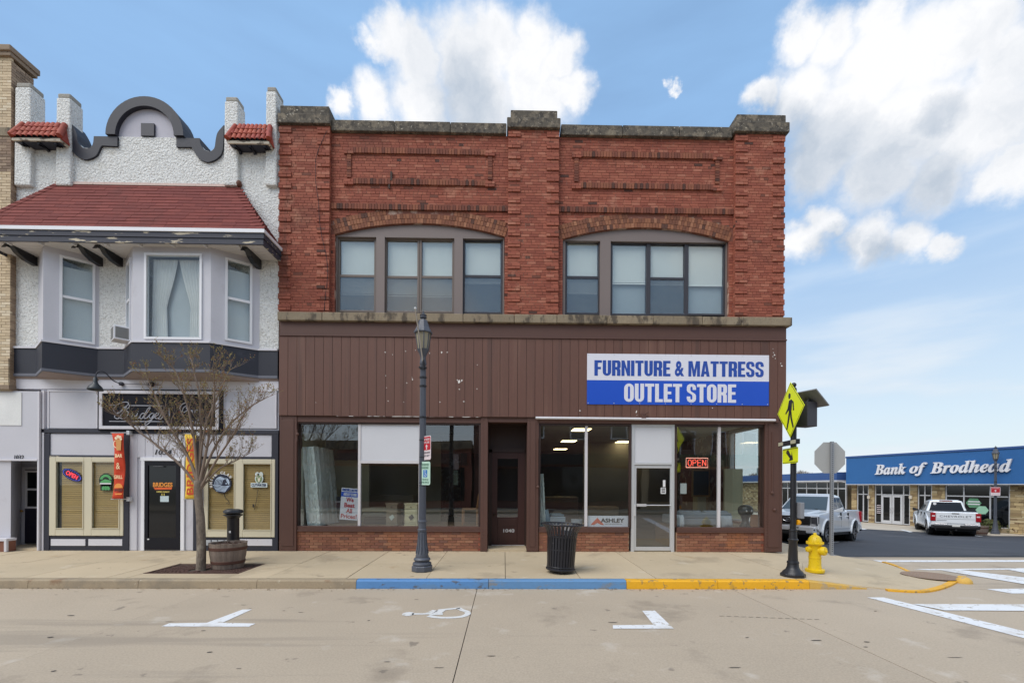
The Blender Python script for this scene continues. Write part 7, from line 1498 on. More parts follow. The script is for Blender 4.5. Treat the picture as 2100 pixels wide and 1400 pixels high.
for pts, dy, r in mains:
    path = smooth_path([T3(a, b, dy * (i / (len(pts) - 1)) ** 1.2) for i, (a, b) in enumerate(pts)], 4); n = len(path); limbs.tube(path, [r * .82 * (1 - .82 * i / (n - 1)) + .003 for i in range(n)], 7, cap=False)
    for i in range(4, n):
        for _rep in range(rt.choice((1, 1, 2))):
            d = (path[min(i + 1, n - 1)] - path[i - 1]).normalized(); sd = Vector((rt.uniform(-1, 1), rt.uniform(-1, 1), rt.uniform(-.1, .9))).normalized(); f_ = 1 - .5 * i / n
            grow(path[i], (d + sd * .8).normalized(), rt.uniform(.20, .38) * f_ + .07, max(.0060, r * (1 - .82 * i / n) * .5), 2)
cr = limbs.build('crown', M_twig, tr, smooth=True); twigs.build('twigs', M_twig, cr, kind='stuff'); buds.build('buds', M_bud, cr, kind='stuff')
# half barrel planter and ash post
def barrel(loc, label, sc=1.):
    t = thing('barrel_planter', label, 'planter', loc, group='half barrel planters', world=False); nb = 20; Rb, Rt, Hh = .27, .335, .50
    M_st = mat('weathered_stave', S(124, 110, 100), .85, var=.15, vs=6, fine=.2, bump=.5, bs=30, bd=.006, isl=.14, stretch=(1, 1, .25), stains=((S(84, 66, 56), .55, .12, 4, .6),)); s0 = None
    for k in range(nb):
        if s0 is None:
            a = pi / nb * .965; vs = []
            for r, z in ((Rb, 0), ((Rb + Rt) / 2 + .012, .26), (Rt, Hh)): vs += [(r * cos(-a), r * sin(-a), z), (r * 1.012, 0, z), (r * cos(a), r * sin(a), z), ((r - .03) * cos(a), (r - .03) * sin(a), z), ((r - .03) * cos(-a), (r - .03) * sin(-a), z)]
            s0 = MB().add(vs, [(5 * i + j, 5 * i + (j + 1) % 5, 5 * i + 5 + (j + 1) % 5, 5 * i + 5 + j) for i in (0, 1) for j in range(5)] + [(10, 11, 12, 13, 14)]).build('stave', M_st, t)
        else: o = s0.copy(); COL.objects.link(o); o.parent = t; o.rotation_euler = (0, 0, 2 * pi * k / nb); o.scale = (1, 1, rb.uniform(.985, 1.015))
    for z, r in ((.09, .292), (.36, .327)): mb = MB(); mb.lathe([(r, 0), (r + .006, .005), (r + .013, .055), (r + .007, .06), (r - .01, .06), (r - .016, 0)], 32, (0, 0, z), cap=False); mb.build('hoop', mat('rust_hoop', S(86, 56, 46), .75, var=.2), t, smooth=True, auto=30)
    mb = MB(); rq = random.Random(8); n = 20; vs = [(0, 0, .46)] + [((Rt - .03) * f * cos(2 * pi * k / n), (Rt - .03) * f * sin(2 * pi * k / n), .455 + rq.uniform(-.02, .03)) for f in (.5, 1) for k in range(n)]
    mb.add(vs, [(0, 1 + k, 1 + (k + 1) % n) for k in range(n)] + [(1 + k, 1 + n + k, 1 + n + (k + 1) % n, 1 + (k + 1) % n) for k in range(n)])
    for k in range(60): a, r_ = rq.uniform(0, 6.28), .28 * sqrt(rq.random()); p = Vector((r_ * cos(a), r_ * sin(a), .47)); mb.add([p, p + Vector((rq.uniform(-.03, .03), rq.uniform(-.03, .03), rq.uniform(.0, .04))), p + Vector((rq.uniform(-.03, .03), rq.uniform(-.03, .03), .01))], [(0, 1, 2)])
    mb.build('soil', mat('planter_mulch', S(78, 58, 48), .95, fine=.25), t); return t
g_ = G(468, 1163, -.045); bp = barrel((g_.x, g_.y, walk_z(g_.y)), 'weathered half barrel planter with rusty hoops beside the bare tree')
g_ = P(478, 1150, -1.35); t = thing('ash_post', 'black round ash receptacle post with a mushroom cap behind the barrel planter', 'ash receptacle', (g_.x, -1.35, walk_z(-1.35)), world=False); hz = P(478, 1043, -1.35).z - walk_z(-1.35)
mb = MB(); mb.lathe([(.20, 0), (.20, .03), (.13, .06), (.115, .12), (.115, hz - .20), (.12, hz - .19)], 24, (0, 0, 0)); mb.build('post', M_black, t, smooth=True, auto=40)
mb = MB(); mb.lathe([(.115, hz - .2), (.14, hz - .16), (.185, hz - .135), (.185, hz - .115), (.15, hz - .11)], 24, (0, 0, 0)); mb.build('collar', M_black, t, smooth=True, auto=40)
mb = MB(); mb.lathe([(.15, hz - .10), (.185, hz - .085), (.188, hz - .05), (.17, hz - .02), (.10, hz), (.01, hz + .003)], 24, (0, 0, 0)); mb.build('cap', mat('satin_black', S(44, 46, 52), .35), t, smooth=True, auto=40)
mb = MB(); mb.box(-.02, .02, -.122, -.11, hz * .55, hz * .59); mb.build('lock', M_alum, t)
# hydrant
g_ = G(1671, 1172, -.055); t = thing('fire_hydrant', 'bright yellow fire hydrant on the corner pavement', 'fire hydrant', (g_.x, g_.y, walk_z(g_.y) - .01), world=False); M_hy = mat('hydrant_yellow', S(232, 196, 20), .38, var=.08, vs=4, fine=.06, stains=((S(206, 160, 30), .56, .12, 5, .5),), spots=(S(120, 88, 46), .66, .04, 11, .8))
mb = MB(); mb.lathe([(.165, 0), (.17, .02), (.17, .05), (.155, .06), (.12, .07), (.115, .10), (.108, .14), (.106, .27), (.112, .275), (.112, .295), (.106, .30), (.105, .50), (.115, .52), (.118, .545)], 24, (0, 0, 0)); mb.build('barrel', M_hy, t, smooth=True, auto=35)
mb = MB(); mb.lathe([(.118, .545), (.15, .55), (.152, .575), (.125, .585), (.12, .62), (.105, .67), (.075, .71), (.045, .73), (.03, .735), (.028, .765), (.02, .775), (.005, .776)], 24, (0, 0, 0)); mb.build('bonnet', M_hy, t, smooth=True, auto=35)
for k in range(8): a = 2 * pi * k / 8; mb = MB(); mb.lathe([(.014, 0), (.014, .03), (.008, .036)], 6, (.138 * cos(a), .138 * sin(a), .57)); mb.build('bolt', M_hy, t)
for k in range(8): a = 2 * pi * k / 8 + .2; mb = MB(); mb.lathe([(.014, 0), (.014, .03)], 6, (.145 * cos(a), .145 * sin(a), .04)); mb.build('bolt', M_hy, t)
def nozzle(ang, r, L_, z, nm):
    mb = MB(); mb.lathe([(r * .85, .0), (r * .85, L_ * .5), (r, L_ * .55), (r * 1.02, L_ * .75), (r * .92, L_ * .86), (r * .5, L_ * .9), (r * .3, L_ * .92), (r * .3, L_), (r * .1, L_ * 1.01)], 16, (0, 0, 0)); mb.xf(Matrix.Translation((0, 0, z)) @ Matrix.Rotation(ang, 4, 'Z') @ Matrix.Rotation(pi / 2, 4, 'Y')); mb.build(nm, M_hy, t, smooth=True, auto=35)
nozzle(radians(-62), .085, .225, .43, 'pumper_outlet'); nozzle(radians(185), .055, .20, .45, 'hose_outlet'); nozzle(radians(40), .055, .20, .45, 'hose_outlet')
# crossing post with its signs
g_ = G(1626, 1181, -.055); PX, PY, PZ = g_.x, g_.y, walk_z(g_.y); t = thing('crossing_post', 'black fluted post with a ball finial carrying the pedestrian crossing signs', 'sign post', (PX, PY, PZ), world=False); ptz = P(1627, 800, PY).z - PZ
mb = MB(); mb.lathe([(.215, 0), (.215, .05), (.20, .06)], 8, (0, 0, 0), ph=pi / 8); mb.build('base_block', M_black, t, bevel=.008)
mb = MB(); mb.lathe([(.19, .05), (.17, .09), (.125, .13), (.105, .17), (.095, .24), (.105, .25), (.10, .28), (.085, .29), (.07, .65), (.085, .67), (.09, .69), (.07, .71), (.062, .85), (.075, .86), (.072, .88), (.055, .89)], 18, (0, 0, 0)); mb.build('pedestal', M_black, t, smooth=True, auto=40)
mb = MB(); mb.lathe([(.052, .88), (.050, ptz), (.02, ptz + .01)], 14, (0, 0, 0)); mb.build('shaft', M_black, t, smooth=True, auto=40)
mb = MB(); mb.lathe([(.045, ptz), (.05, ptz + .03), (.03, ptz + .05), (.03, ptz + .065)], 12, (0, 0, 0)); mb.ellipsoid((0, 0, ptz + .10), (.045, .045, .045), 14, 10); mb.build('finial', M_black, t, smooth=True)
M_fluo = plain('fluorescent_yellow_green', S(236, 248, 14), .45); R_side = -pi / 2 - .14
def side_plate(t, c, pts, m, off, th, name): mb = MB(); mb.prism(pts, -off - th, -off); mb.xf(Matrix.Translation(c) @ Matrix.Rotation(R_side, 4, 'Z')); return mb.build(name, m, t)
c = Vector((PX - .062, PY, P(1626, 840, PY).z)); t = thing('pedestrian_sign', 'yellow green diamond sign with a walking figure', 'sign', tuple(c)); hd_ = .525
side_plate(t, c, [(0, -hd_), (hd_, 0), (0, hd_), (-hd_, 0)], M_fluo, 0, .004, 'plate')
for a, b in (((0, -hd_), (hd_, 0)), ((hd_, 0), (0, hd_)), ((0, hd_), (-hd_, 0)), ((-hd_, 0), (0, -hd_))):
    q = lambda v, k: (v[0] * k, v[1] * k); side_plate(t, c, [q(a, .955), q(b, .955), q(b, .93), q(a, .93)], M_black, .0042, .001, 'border')
mb = MB(); hx = lambda pts: mb.prism(pts, -.0065, -.0045)
hx([(-.03 + .045 * cos(k * pi / 6), .265 + .055 * sin(k * pi / 6)) for k in range(12)]); hx([(-.05, .18), (.04, .19), (.07, .16), (.06, .0), (.03, -.06), (-.05, -.04), (-.07, .06)]); hx([(.04, .19), (.13, .13), (.15, -.03), (.11, -.03), (.09, .10)]); hx([(-.05, .17), (-.10, .04), (-.19, -.04), (-.17, -.07), (-.06, .0), (-.03, .06)])
hx([(-.05, -.02), (.01, -.04), (-.02, -.16), (-.10, -.36), (-.15, -.36), (-.09, -.16)]); hx([(0, -.03), (.05, -.04), (.07, -.15), (.14, -.33), (.10, -.355), (.01, -.16)])
mb.xf(Matrix.Translation(c) @ Matrix.Rotation(R_side, 4, 'Z')); mb.build('walking_figure', M_black, t)
c = Vector((PX - .062, PY, P(1624, 934, PY).z)); t = thing('arrow_sign', 'small yellow green plaque with a black diagonal arrow', 'sign', tuple(c)); plate(t, c, .60, .29, R_side, M_fluo, r=.03)
mb = MB(); w, h = .30, .145
for a in (((-w + .01, h - .014), (w - .01, h - .014), (w - .01, h - .024), (-w + .01, h - .024)), ((-w + .01, -h + .014), (-w + .01, -h + .024), (w - .01, -h + .024), (w - .01, -h + .014))): mb.prism(a, -.0055, -.0042)
mb.xf(Matrix.Translation(c) @ Matrix.Rotation(R_side, 4, 'Z')); mb.build('border', M_black, t)
mb = MB(); mb.prism([(-.13, .10), (-.07, .115), (.05, -.01), (.07, .07), (.12, -.085), (-.05, -.10), (.0, -.055), (-.15, .06)], -.0062, -.0045); mb.xf(Matrix.Translation(c) @ Matrix.Rotation(R_side, 4, 'Z')); mb.build('arrow', M_black, t)
c = Vector((PX - .09, PY, P(1620, 908, PY).z)); t = thing('beacon_bar', 'black flashing beacon bar with two pale lenses between the crossing signs', 'beacon', tuple(c))
Mx = Matrix.Translation(c) @ Matrix.Rotation(R_side, 4, 'Z'); mb = MB().box(-.36, .36, -.035, .03, -.045, .045); mb.xf(Mx); mb.build('housing', M_black, t, bevel=.008)
for s_ in (-1, 1): mb = MB().box(s_ * .245 - .09, s_ * .245 + .09, -.042, -.0355, -.032, .032); mb.xf(Mx); mb.build('lens', mat('beacon_lens', S(190, 186, 160), .3, var=.2, vs=60), t)
c = Vector((PX + .29, PY + .06, P(1660, 845, PY).z)); t = thing('solar_unit', 'dark solar battery box with a tilted panel behind the diamond sign', 'solar panel', tuple(c)); mb = MB().box(-.15, .12, -.12, .12, -.27, .19); mb.xf(Matrix.Translation(c) @ Matrix.Rotation(.35, 4, 'Z')); mb.build('battery_box', mat('charcoal_box', S(48, 48, 56), .5), t, bevel=.008)
mb = MB().box(-.20, .25, -.24, .24, -.012, .012); mb.xf(Matrix.Translation(c + Vector((.05, 0, .27))) @ Matrix.Rotation(.35, 4, 'Z') @ Matrix.Rotation(radians(38), 4, 'Y')); mb.build('solar_panel', mat('panel_underside', S(120, 120, 124), .5), t)
mb = MB(); mb.tube([Vector((PX, PY, c.z)), c + Vector((-.1, 0, 0))], .03, 6); mb.tube([c + Vector((0, 0, .17)), c + Vector((.05, 0, .27))], .03, 6); mb.build('bracket', M_black, t)
c = P(1637.5, 1046, PY - .03); t = thing('push_button', 'grey push button plate with a yellow button on the crossing post', 'push button', tuple(c)); mb = MB().box(-.02, .05, -.10, .10, -.15, .15); mb.xf(Matrix.Translation(c)); mb.build('plate', mat('grey_plate', S(130, 132, 138), .5), t, bevel=.01)
mb = MB(); mb.lathe([(.05, 0), (.05, .05), (.03, .07), (.002, .072)], 14, (0, 0, 0)); mb.xf(Matrix.Translation(P(1634, 1070.5, PY - .02)) @ Matrix.Rotation(pi / 2, 4, 'Y')); mb.build('button', mat('amber_button', S(238, 168, 30), .4), t, smooth=True, auto=40)
# stop sign from behind
g_ = G(1705, 1139, -.12); t = thing('stop_sign', 'bare grey back of an octagonal stop sign on a perforated steel post', 'sign', (g_.x, g_.y, -.13)); ps = lambda a, b: P(a, b, g_.y)
ztop = ps(1704, 905).z; hw = .035; mb = MB(); mb.box(g_.x - hw, g_.x + hw, g_.y - .03, g_.y + .03, -.15, ztop); po = mb.build('post', mat('galvanised_steel', S(150, 154, 160), .45, metal=.4, var=.08), t)
mb = MB(); z = .0
while z < ztop - .05: mb.lathe([(.012, 0), (.012, -.002)], 8, (g_.x + .0, g_.y - .0305, z), 'y'); z += .052
mb.build('holes', M_black, po, kind='stuff')
mb = MB(); mb.box(g_.x - .08, g_.x + .09, g_.y - .06, g_.y + .06, -.135, -.10); mb.build('anchor', MATS['galvanised_steel'], t)
c = ps(1703.8, 938); Ro = .395 / cos(pi / 8); mb = MB(); mb.prism([(Ro * cos(pi / 8 + k * pi / 4), Ro * sin(pi / 8 + k * pi / 4)) for k in range(8)], 0, .004); mb.xf(Matrix.Translation(c + Vector((0, .034, 0)))); mb.build('octagon_panel', mat('bare_aluminium', S(172, 172, 170), .5, metal=.2, var=.06), t)
# ================================================================ BANK ACROSS THE SIDE STREET
def at_depth(px, py, d): return CAM + ray(px, py) * d
BA = at_depth(1735, 993, 36.0); BB = at_depth(2100, 990, 26.0); be = (BB - BA); be.z = 0; BLn = be.length; be.normalize(); bn = Vector((-be.y, be.x, 0))   # along the front, and into the building
BZ = side_z(20) + .02
rot_b = atan2(be.y, be.x); BO = Vector((BA.x, BA.y, BZ))
def PW(px, py, off=0.):                     # point of the photograph on the bank's front (s along, z up), off = metres behind the fascia face
    o = BO + bn * off; d = ray(px, py); t = (o - CAM).dot(bn) / d.dot(bn); p = CAM + d * t; return (p - BO).dot(be), p.z - BZ
bk = thing('bank_building', 'single storey bank with a deep blue fascia, stone piers and dark windows', 'building', tuple(BO), rot_b, world=False)
M_bblue = mat('bank_blue', S(42, 98, 156), .65, var=.06, fine=.08, fs=14, stains=((S(40, 92, 148), .55, .2, 1.2, .5),)); M_bblue2 = mat('bank_roof_blue', S(52, 84, 138), .6, var=.06)
M_ash = mat('ashlar', (.3, .2, .1), .9, var=.12, fine=.15, bump=.5, bs=30, bd=.01, isl=.10, cols=[(0, S(168, 146, 108)), (.25, S(186, 164, 122)), (.5, S(150, 128, 94)), (.7, S(196, 178, 142)), (.88, S(134, 110, 82))]); M_ashm = mat('ashlar_mortar', S(150, 134, 108), .95)
M_bmul = mat('bank_aluminium', S(200, 200, 202), .4, metal=.2)
s0 = 0.; s1 = PW(2100, 990)[0] + 9; zf0 = (PW(1800, 993)[1] + PW(2080, 990.5)[1]) / 2; zf1 = (PW(1740, 941)[1] + PW(2095, 916)[1]) / 2; zf2 = (PW(1740, 937)[1] + PW(2095, 911.5)[1]) / 2
WO = .55                                    # the wall stands behind the fascia face
MB().box(s0, s1, 0, 1.2, zf0, zf1).build('fascia', M_bblue, bk); MB().box(s0 - .04, s1, -.05, 1.3, zf1, zf2).build('roof_edge', M_bblue2, bk, bevel=.02); MB().box(s0 - .02, s1, -.02, .6, zf0 - .05, zf0 - .001).build('soffit_edge', mat('pale_soffit', S(196, 196, 198), .6), bk)
MB().box(s0 + .1, s1, WO + .25, WO + 8, -.5, zf1 - .05).build('core', M_intd, bk)
rA = random.Random(13); ashm = MB()
def ashlar(mb, x0, x1, y, z0, z1, hmin=.07):
    z = z0
    while z < z1 - .02:
        h = min(rA.choice((.07, .09, .12, .16)), z1 - z); x = x0
        while x < x1 - .02:
            w = min(rA.uniform(.18, .55), x1 - x); w = x1 - x if x1 - x - w < .1 else w; o = rA.uniform(-.02, .012)
            mb.add([(x + .006, y + o, z + .006), (x + w - .006, y + o, z + .006), (x + w - .006, y + o, z + h - .006), (x + .006, y + o, z + h - .006), (x + .006, y + .06, z + .006), (x + w - .006, y + .06, z + .006), (x + w - .006, y + .06, z + h - .006), (x + .006, y + .06, z + h - .006)],
                   [(0, 1, 2, 3), (0, 4, 5, 1), (1, 5, 6, 2), (2, 6, 7, 3), (3, 7, 4, 0)]); x += w
        z += h
sx = lambda px: PW(px, 1030, WO)[0]
for pa, pb in ((1736, 1756.5), (1781, 1793), (1866, 1881), (1911, 1937.5), (2071, 2160)):
    a, b = max(sx(pa), .02), sx(pb); q = MB().box(a, b, WO + .03, WO + .3, -.1, zf0 - .052).build('stone_pier', M_ashm, bk); m_ = MB(); ashlar(m_, a, b, WO, 0, zf0 - .055); m_.build('stonework', M_ash, q, kind='stuff')
def bank_window(pa, pb, muls, rails, zb_, door=None):
    a, b = sx(pa), sx(pb); f = .06; y0, y1 = WO + .05, WO + .13; zt = zf0 - .055; mb = MB(); mb.box(a, a + f, y0, y1, zb_, zt); mb.box(b - f, b, y0, y1, zb_, zt); mb.box(a + f, b - f, y0, y1, zt - f, zt); mb.box(a + f, b - f, y0, y1, zb_, zb_ + f)
    cuts = [a + f] + [sx(m) for m in muls] + [b - f]; w = mb.build('window', M_bmul, bk)
    for m in cuts[1:-1]: MB().box(m - .035, m + .035, y0 - .004, y1, zb_ + f, zt - f).build('mullion', M_bmul, w)
    zs = [zb_ + f] + rails + [zt - f]
    for i in range(len(cuts) - 1):
        for j in range(len(zs) - 1): MB().box(cuts[i], cuts[i + 1], y0 + .04, y0 + .05, zs[j], zs[j + 1]).build('pane', M_mirror, w)
        for r in rails: MB().box(cuts[i] + .036, cuts[i + 1] - .036, y0 - .002, y1, r - .035, r + .035).build('transom_bar', M_bmul, w)
    if zb_ > .1: MB().box(a, b, WO + .02, WO + .2, 0, zb_).build('sill_wall', M_ashm, bk)
    return w
zr = PW(1830, 1014, WO)[1]
bank_window(1757, 1780.5, [1769.5], [zr], .06); bank_window(1793.5, 1865.5, [1807, 1829.5, 1852], [zr], .03); bank_window(1881.5, 1910.5, [1895.5], [zr], .06); bank_window(1938, 2070.5, [1975.5, 2029.5], [zr], .25)
for pa, pb, k in ((1808, 1829, 0), (1830, 1851, 1)):
    a, b = sx(pa), sx(pb); z1 = zr - .045; st_ = .13; y0 = WO - .02; mb = MB(); mb.box(a, a + st_, y0, y0 + .05, .03, z1); mb.box(b - st_, b, y0, y0 + .05, .03, z1); mb.box(a + st_, b - st_, y0, y0 + .05, z1 - st_, z1); mb.box(a + st_, b - st_, y0, y0 + .05, .03, .26); d = mb.build('door', M_bmul, bk)
    MB().box(a + st_, b - st_, y0 + .02, y0 + .03, .26, z1 - st_).build('pane', M_mirror, d); xh = b - .06 if k == 0 else a + .06; mb = MB(); mb.tube([(xh, y0, .85), (xh, y0 - .07, .88), (xh, y0 - .07, 1.2), (xh, y0, 1.23)], .018, 6); mb.build('handle', M_bmul, d)
for px in (1782.5, 1868.5):
    s_, z_ = PW(px, 1019, WO); MB().box(s_ - .07, s_ + .11, WO - .13, WO - .03, z_ - .12, z_ + .12).build('wall_light', mat('lantern_white', S(206, 196, 180), .5), bk, bevel=.02)
s_, z_ = PW(1800, 1035, WO); mb = MB()
for k in range(5): mb.box(sx(1796.5), sx(1804.5), WO + .083, WO + .088, z_ - .05 - .14 * k, z_ + .0 - .14 * k)
mb.build('door_lettering', M_spale, bk, kind='stuff')
# letters
mb = MB()
for wd, pa, pb, ya, yb in (('𝑩𝒂𝒏𝒌', 1795, 1858, 950.5, 972.5), ('𝒐𝒇', 1866, 1902, 948, 975.5), ('𝑩𝒓𝒐𝒅𝒉𝒆𝒂𝒅', 1909, 2076.5, 943.5, 969)):
    a, b = PW(pa, 960, -.06), PW(pb, 958, -.06); pm = (pa + pb) / 2; t1, t0 = PW(pm, ya, -.06)[1], PW(pm, yb, -.06)[1]
    text(mb, wd, Matrix.Translation(((a[0] + b[0]) / 2, -.03, (t0 + t1) / 2)) @ Matrix.Rotation(pi / 2, 4, 'X'), b[0] - a[0], t1 - t0, .10, .012)
mb.build('lettering', mat('letter_white', S(224, 224, 228), .5), bk, label='raised white serif letters reading Bank of Brodhead')
mb = MB()                                   # hexagon stickers
M_hex = mat('mint_sticker', S(160, 206, 176), .5)
for px, py, r in ((1995, 1031, .40), (2012.5, 1045.5, .33)):
    s_, z_ = PW(px, py, WO); o = MB(); o.prism([(s_ + r * cos(k * pi / 3), z_ + r * .85 * sin(k * pi / 3)) for k in range(6)], WO + .070, WO + .076); o.build('hexagon_sticker', M_hex if r < .38 else mat('green_sticker', S(88, 140, 104), .5), bk)
    if r > .38: o = MB(); [o.box(s_ - .28, s_ + .32, WO + .062, WO + .066, z_ + dz - .035, z_ + dz + .035) for dz in (.09, -.07)]; o.build('sticker_print', M_white, bk)
# the lower wing behind
wx = BO.x + .5; PXw = lambda px, py: (lambda d: CAM + d * ((wx - CAM.x) / d.x))(ray(px, py))
wg = thing('bank_wing', 'low flat wing behind the bank with a blue roof edge and ribbon windows', 'building', (wx, BO.y, BZ)); y0, y1 = BO.y + 1.0, PXw(1480, 990).y
z1, z0 = PXw(1735, 967.5).z, PXw(1735, 984).z; zg = side_z(30)
MB().box(wx - .5, wx + 8, y0, y1, z0, z1).build('roof_edge', M_bblue2, wg); MB().box(wx - .5, wx + 6, y0, y1, z0 - .12, z0 - .002).build('soffit_edge', MATS['pale_soffit'], wg); MB().box(wx + .1, wx + 6, y0, y1, zg - .3, z0 - .12).build('wall', M_ashm, wg)
ya, yb = PXw(1735, 990).y, PXw(1598, 990).y
m_ = MB(); ashlar(m_, -y1, -yb, 0, zg, z0 - .13); m_.v = [(wx + .04 + v[1], -v[0], v[2]) for v in m_.v]; m_.build('stonework', M_ash, wg, kind='stuff')
zr_ = PXw(1690, 1001).z; zb_ = zg + .5
mb = MB(); mb.box(wx - .02, wx + .06, ya, yb, z0 - .19, z0 - .122); mb.box(wx - .02, wx + .06, ya, yb, zr_ - .04, zr_ + .04); mb.box(wx - .02, wx + .06, ya, yb, zb_ - .05, zb_); w = mb.build('window', M_bmul, wg)
MB().box(wx + .02, wx + .03, ya, yb, zb_, z0 - .2).build('pane', M_mirror, w)
for px in (1604, 1616, 1635, 1654.5, 1675.7, 1697, 1719, 1735): yy = PXw(px, 1000).y; MB().box(wx - .025, wx + .065, yy - .04, yy + .04, zb_, z0 - .19).build('mullion', M_bmul, w)
hv = PXw(1531, 972); hv.x = wx + 2.5; tag(MB().box(hv.x - .9, hv.x + .9, hv.y - .8, hv.y + .8, z1, z1 + .95).build('roof_unit', mat('hvac_grey', S(150, 158, 152), .6), loc=tuple(hv), bevel=.03), 'grey ventilation unit on the flat roof of the bank wing', 'roof unit')
# bank pavement and kerb
ea, eb = G(1755, 1083.5, BZ - .04), G(2100, 1102.5, BZ - .04); ed = (eb - ea).normalized(); p0 = ea - ed * 25; p1 = eb + ed * 14
q0 = BO - be * 22 + bn * 1.2; q1 = BO + be * (BLn + 14) + bn * 1.2
bp_ = struct(MB().hexa([(p0.x, p0.y, BZ - .3), (p1.x, p1.y, BZ - .3), (q1.x, q1.y, BZ - .3), (q0.x, q0.y, BZ - .3)], [(p0.x, p0.y, BZ - .02), (p1.x, p1.y, BZ - .02), (q1.x, q1.y, BZ), (q0.x, q0.y, BZ)]).build('bank_pavement', mat('bank_pavement', S(190, 178, 160), .85, fine=.1)))
for pts in ([(1690, 1116.5), (1698, 1118), (1723, 1110.5), (1716, 1110)], [(1752, 1082), (1772, 1085.5), (1778, 1085), (1758, 1081.7)], [(1845, 1086), (1866, 1091), (1872, 1090.5), (1852, 1085.8)], [(1988, 1098), (2010, 1102), (2016, 1101), (1994, 1097.3)]):
    zz_ = -.62 if pts[0][0] < 1740 else -1.08; pp = [G(a, b, zz_) for a, b in pts]; pp = [Vector((p.x, p.y, side_z(p.y) + .012)) for p in pp]; struct(MB().add(pp, [(0, 1, 2, 3)]).build('bay_line', M_line))
struct(MB().add([G(1752, 1140.3, RZ) + Vector((0, -.02, .008)), G(2160, 1138.5, RZ) + Vector((0, .0, .008)), G(2160, 1139.5, RZ) + Vector((0, -.1, .008)), G(1752, 1141.5, RZ) + Vector((0, -.02, .008))], [(0, 3, 2, 1)]).build('tar_seam', mat('tar_seam', S(40, 40, 42), .7)))
# lamp, sign, planter, shrubs in front of the bank
gl_ = G(2041, 1094, BZ - .01); l2 = copy_thing(lp, (gl_.x, gl_.y, BZ - .015), .4, 'far grey lantern street lamp standing before the bank windows'); l2.scale = (1, 1, (P(2041, 913, gl_.y).z - BZ) / 5.03)
c = P(2041.5, 1007, gl_.y - .10); t = thing('no_parking_sign', 'small red and white NO PARKING sign on the far lamp before the bank', 'sign', tuple(c), group=None); lampsign_rz = radians(-35); W_, H_ = .40, .50
plate(t, c, W_, H_, lampsign_rz, M_spale, r=.03); plate(t, c + Vector((0, 0, .08)), W_ - .04, .30, lampsign_rz, M_sred, y=-.0045, th=.002, r=.02, name='red_field'); plate_text(t, c, lampsign_rz, (('NO PARKING', .175, .28, .05), ('2:00AM-6:00AM', -.14, .3, .04)), M_spale, -.0072)
mb = MB(); mb.prism([(-.02, -.03), (.02, -.03), (.02, .03), (.06, .03), (0, .10), (-.06, .03), (-.02, .03)], -.0085, -.007); mb.xf(Matrix.Translation(c) @ Matrix.Rotation(lampsign_rz, 4, 'Z')); mb.build('arrow', M_spale, t)
g_ = G(2010, 1096, BZ - .01); b2 = copy_thing(bp, (g_.x, g_.y, BZ - .015), .9, 'far half barrel planter between the white pickup and the bank lamp'); b2.scale = (1.05, 1.05, 1.05)
M_leaf = mat('shrub_leaf', (.08, .1, .03), .8, isl=.2, cols=[(0, S(98, 108, 66)), (.3, S(84, 94, 56)), (.55, S(118, 122, 78)), (.8, S(104, 92, 66))]); M_leaf2 = mat('brown_shrub_leaf', (.1, .06, .03), .85, isl=.2, cols=[(0, S(120, 92, 70)), (.3, S(106, 82, 62)), (.6, S(136, 112, 84)), (.85, S(112, 110, 70))])
def shrub(px0, px1, ytop, ybot, m, label, name='shrub'):
    pm = (px0 + px1) / 2; b = G(pm, ybot, BZ); d = (b - CAM).dot(_f); r = (px1 - px0) / 2 * d / F * .8; h = (ybot - ytop) * d / F * 1.05; rs_ = random.Random(int(px0)); t = thing(name, label, 'shrub', (b.x, b.y, BZ))
    mb = MB()
    for k in range(1100):
        a, u = rs_.uniform(0, 6.283), rs_.random(); zz_ = rs_.uniform(0, 1) ** .7; rad = r * sqrt(max(0, 1 - (zz_ * .95) ** 2.6)) * (1 - .30 * u * u) * (1 + .12 * sin(a * 3 + px0) + .08 * sin(a * 7)); p = Vector((b.x + rad * cos(a), b.y + rad * sin(a), BZ + h * zz_ * (1 + .06 * sin(a * 5)))); s_ = rs_.uniform(.03, .07); q = Vector((rs_.uniform(-1, 1), rs_.uniform(-1, 1), rs_.uniform(-.6, 1))).normalized(); q2 = q.cross(Vector((rs_.uniform(-1, 1), .4, .3))).normalized()
        mb.add([p, p + (q + q2) * s_, p + q * 2 * s_, p + (q - q2) * s_], [(0, 1, 2, 3)])
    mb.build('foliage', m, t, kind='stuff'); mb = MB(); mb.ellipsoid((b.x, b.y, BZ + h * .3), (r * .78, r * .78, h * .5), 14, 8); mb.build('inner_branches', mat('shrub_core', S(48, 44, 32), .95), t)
shrub(1990, 2009, 1066, 1090, M_leaf, 'green clipped shrub half hidden behind the white pickup tailgate'); shrub(2013, 2054, 1066.5, 1090, M_leaf, 'round green clipped shrub behind the far bank lamp'); shrub(2056, 2086, 1070, 1092, M_leaf, 'green clipped shrub right of the far bank lamp'); shrub(2080, 2116, 1072, 1094, M_leaf2, 'brownish shrub at the right edge before the bank pier')
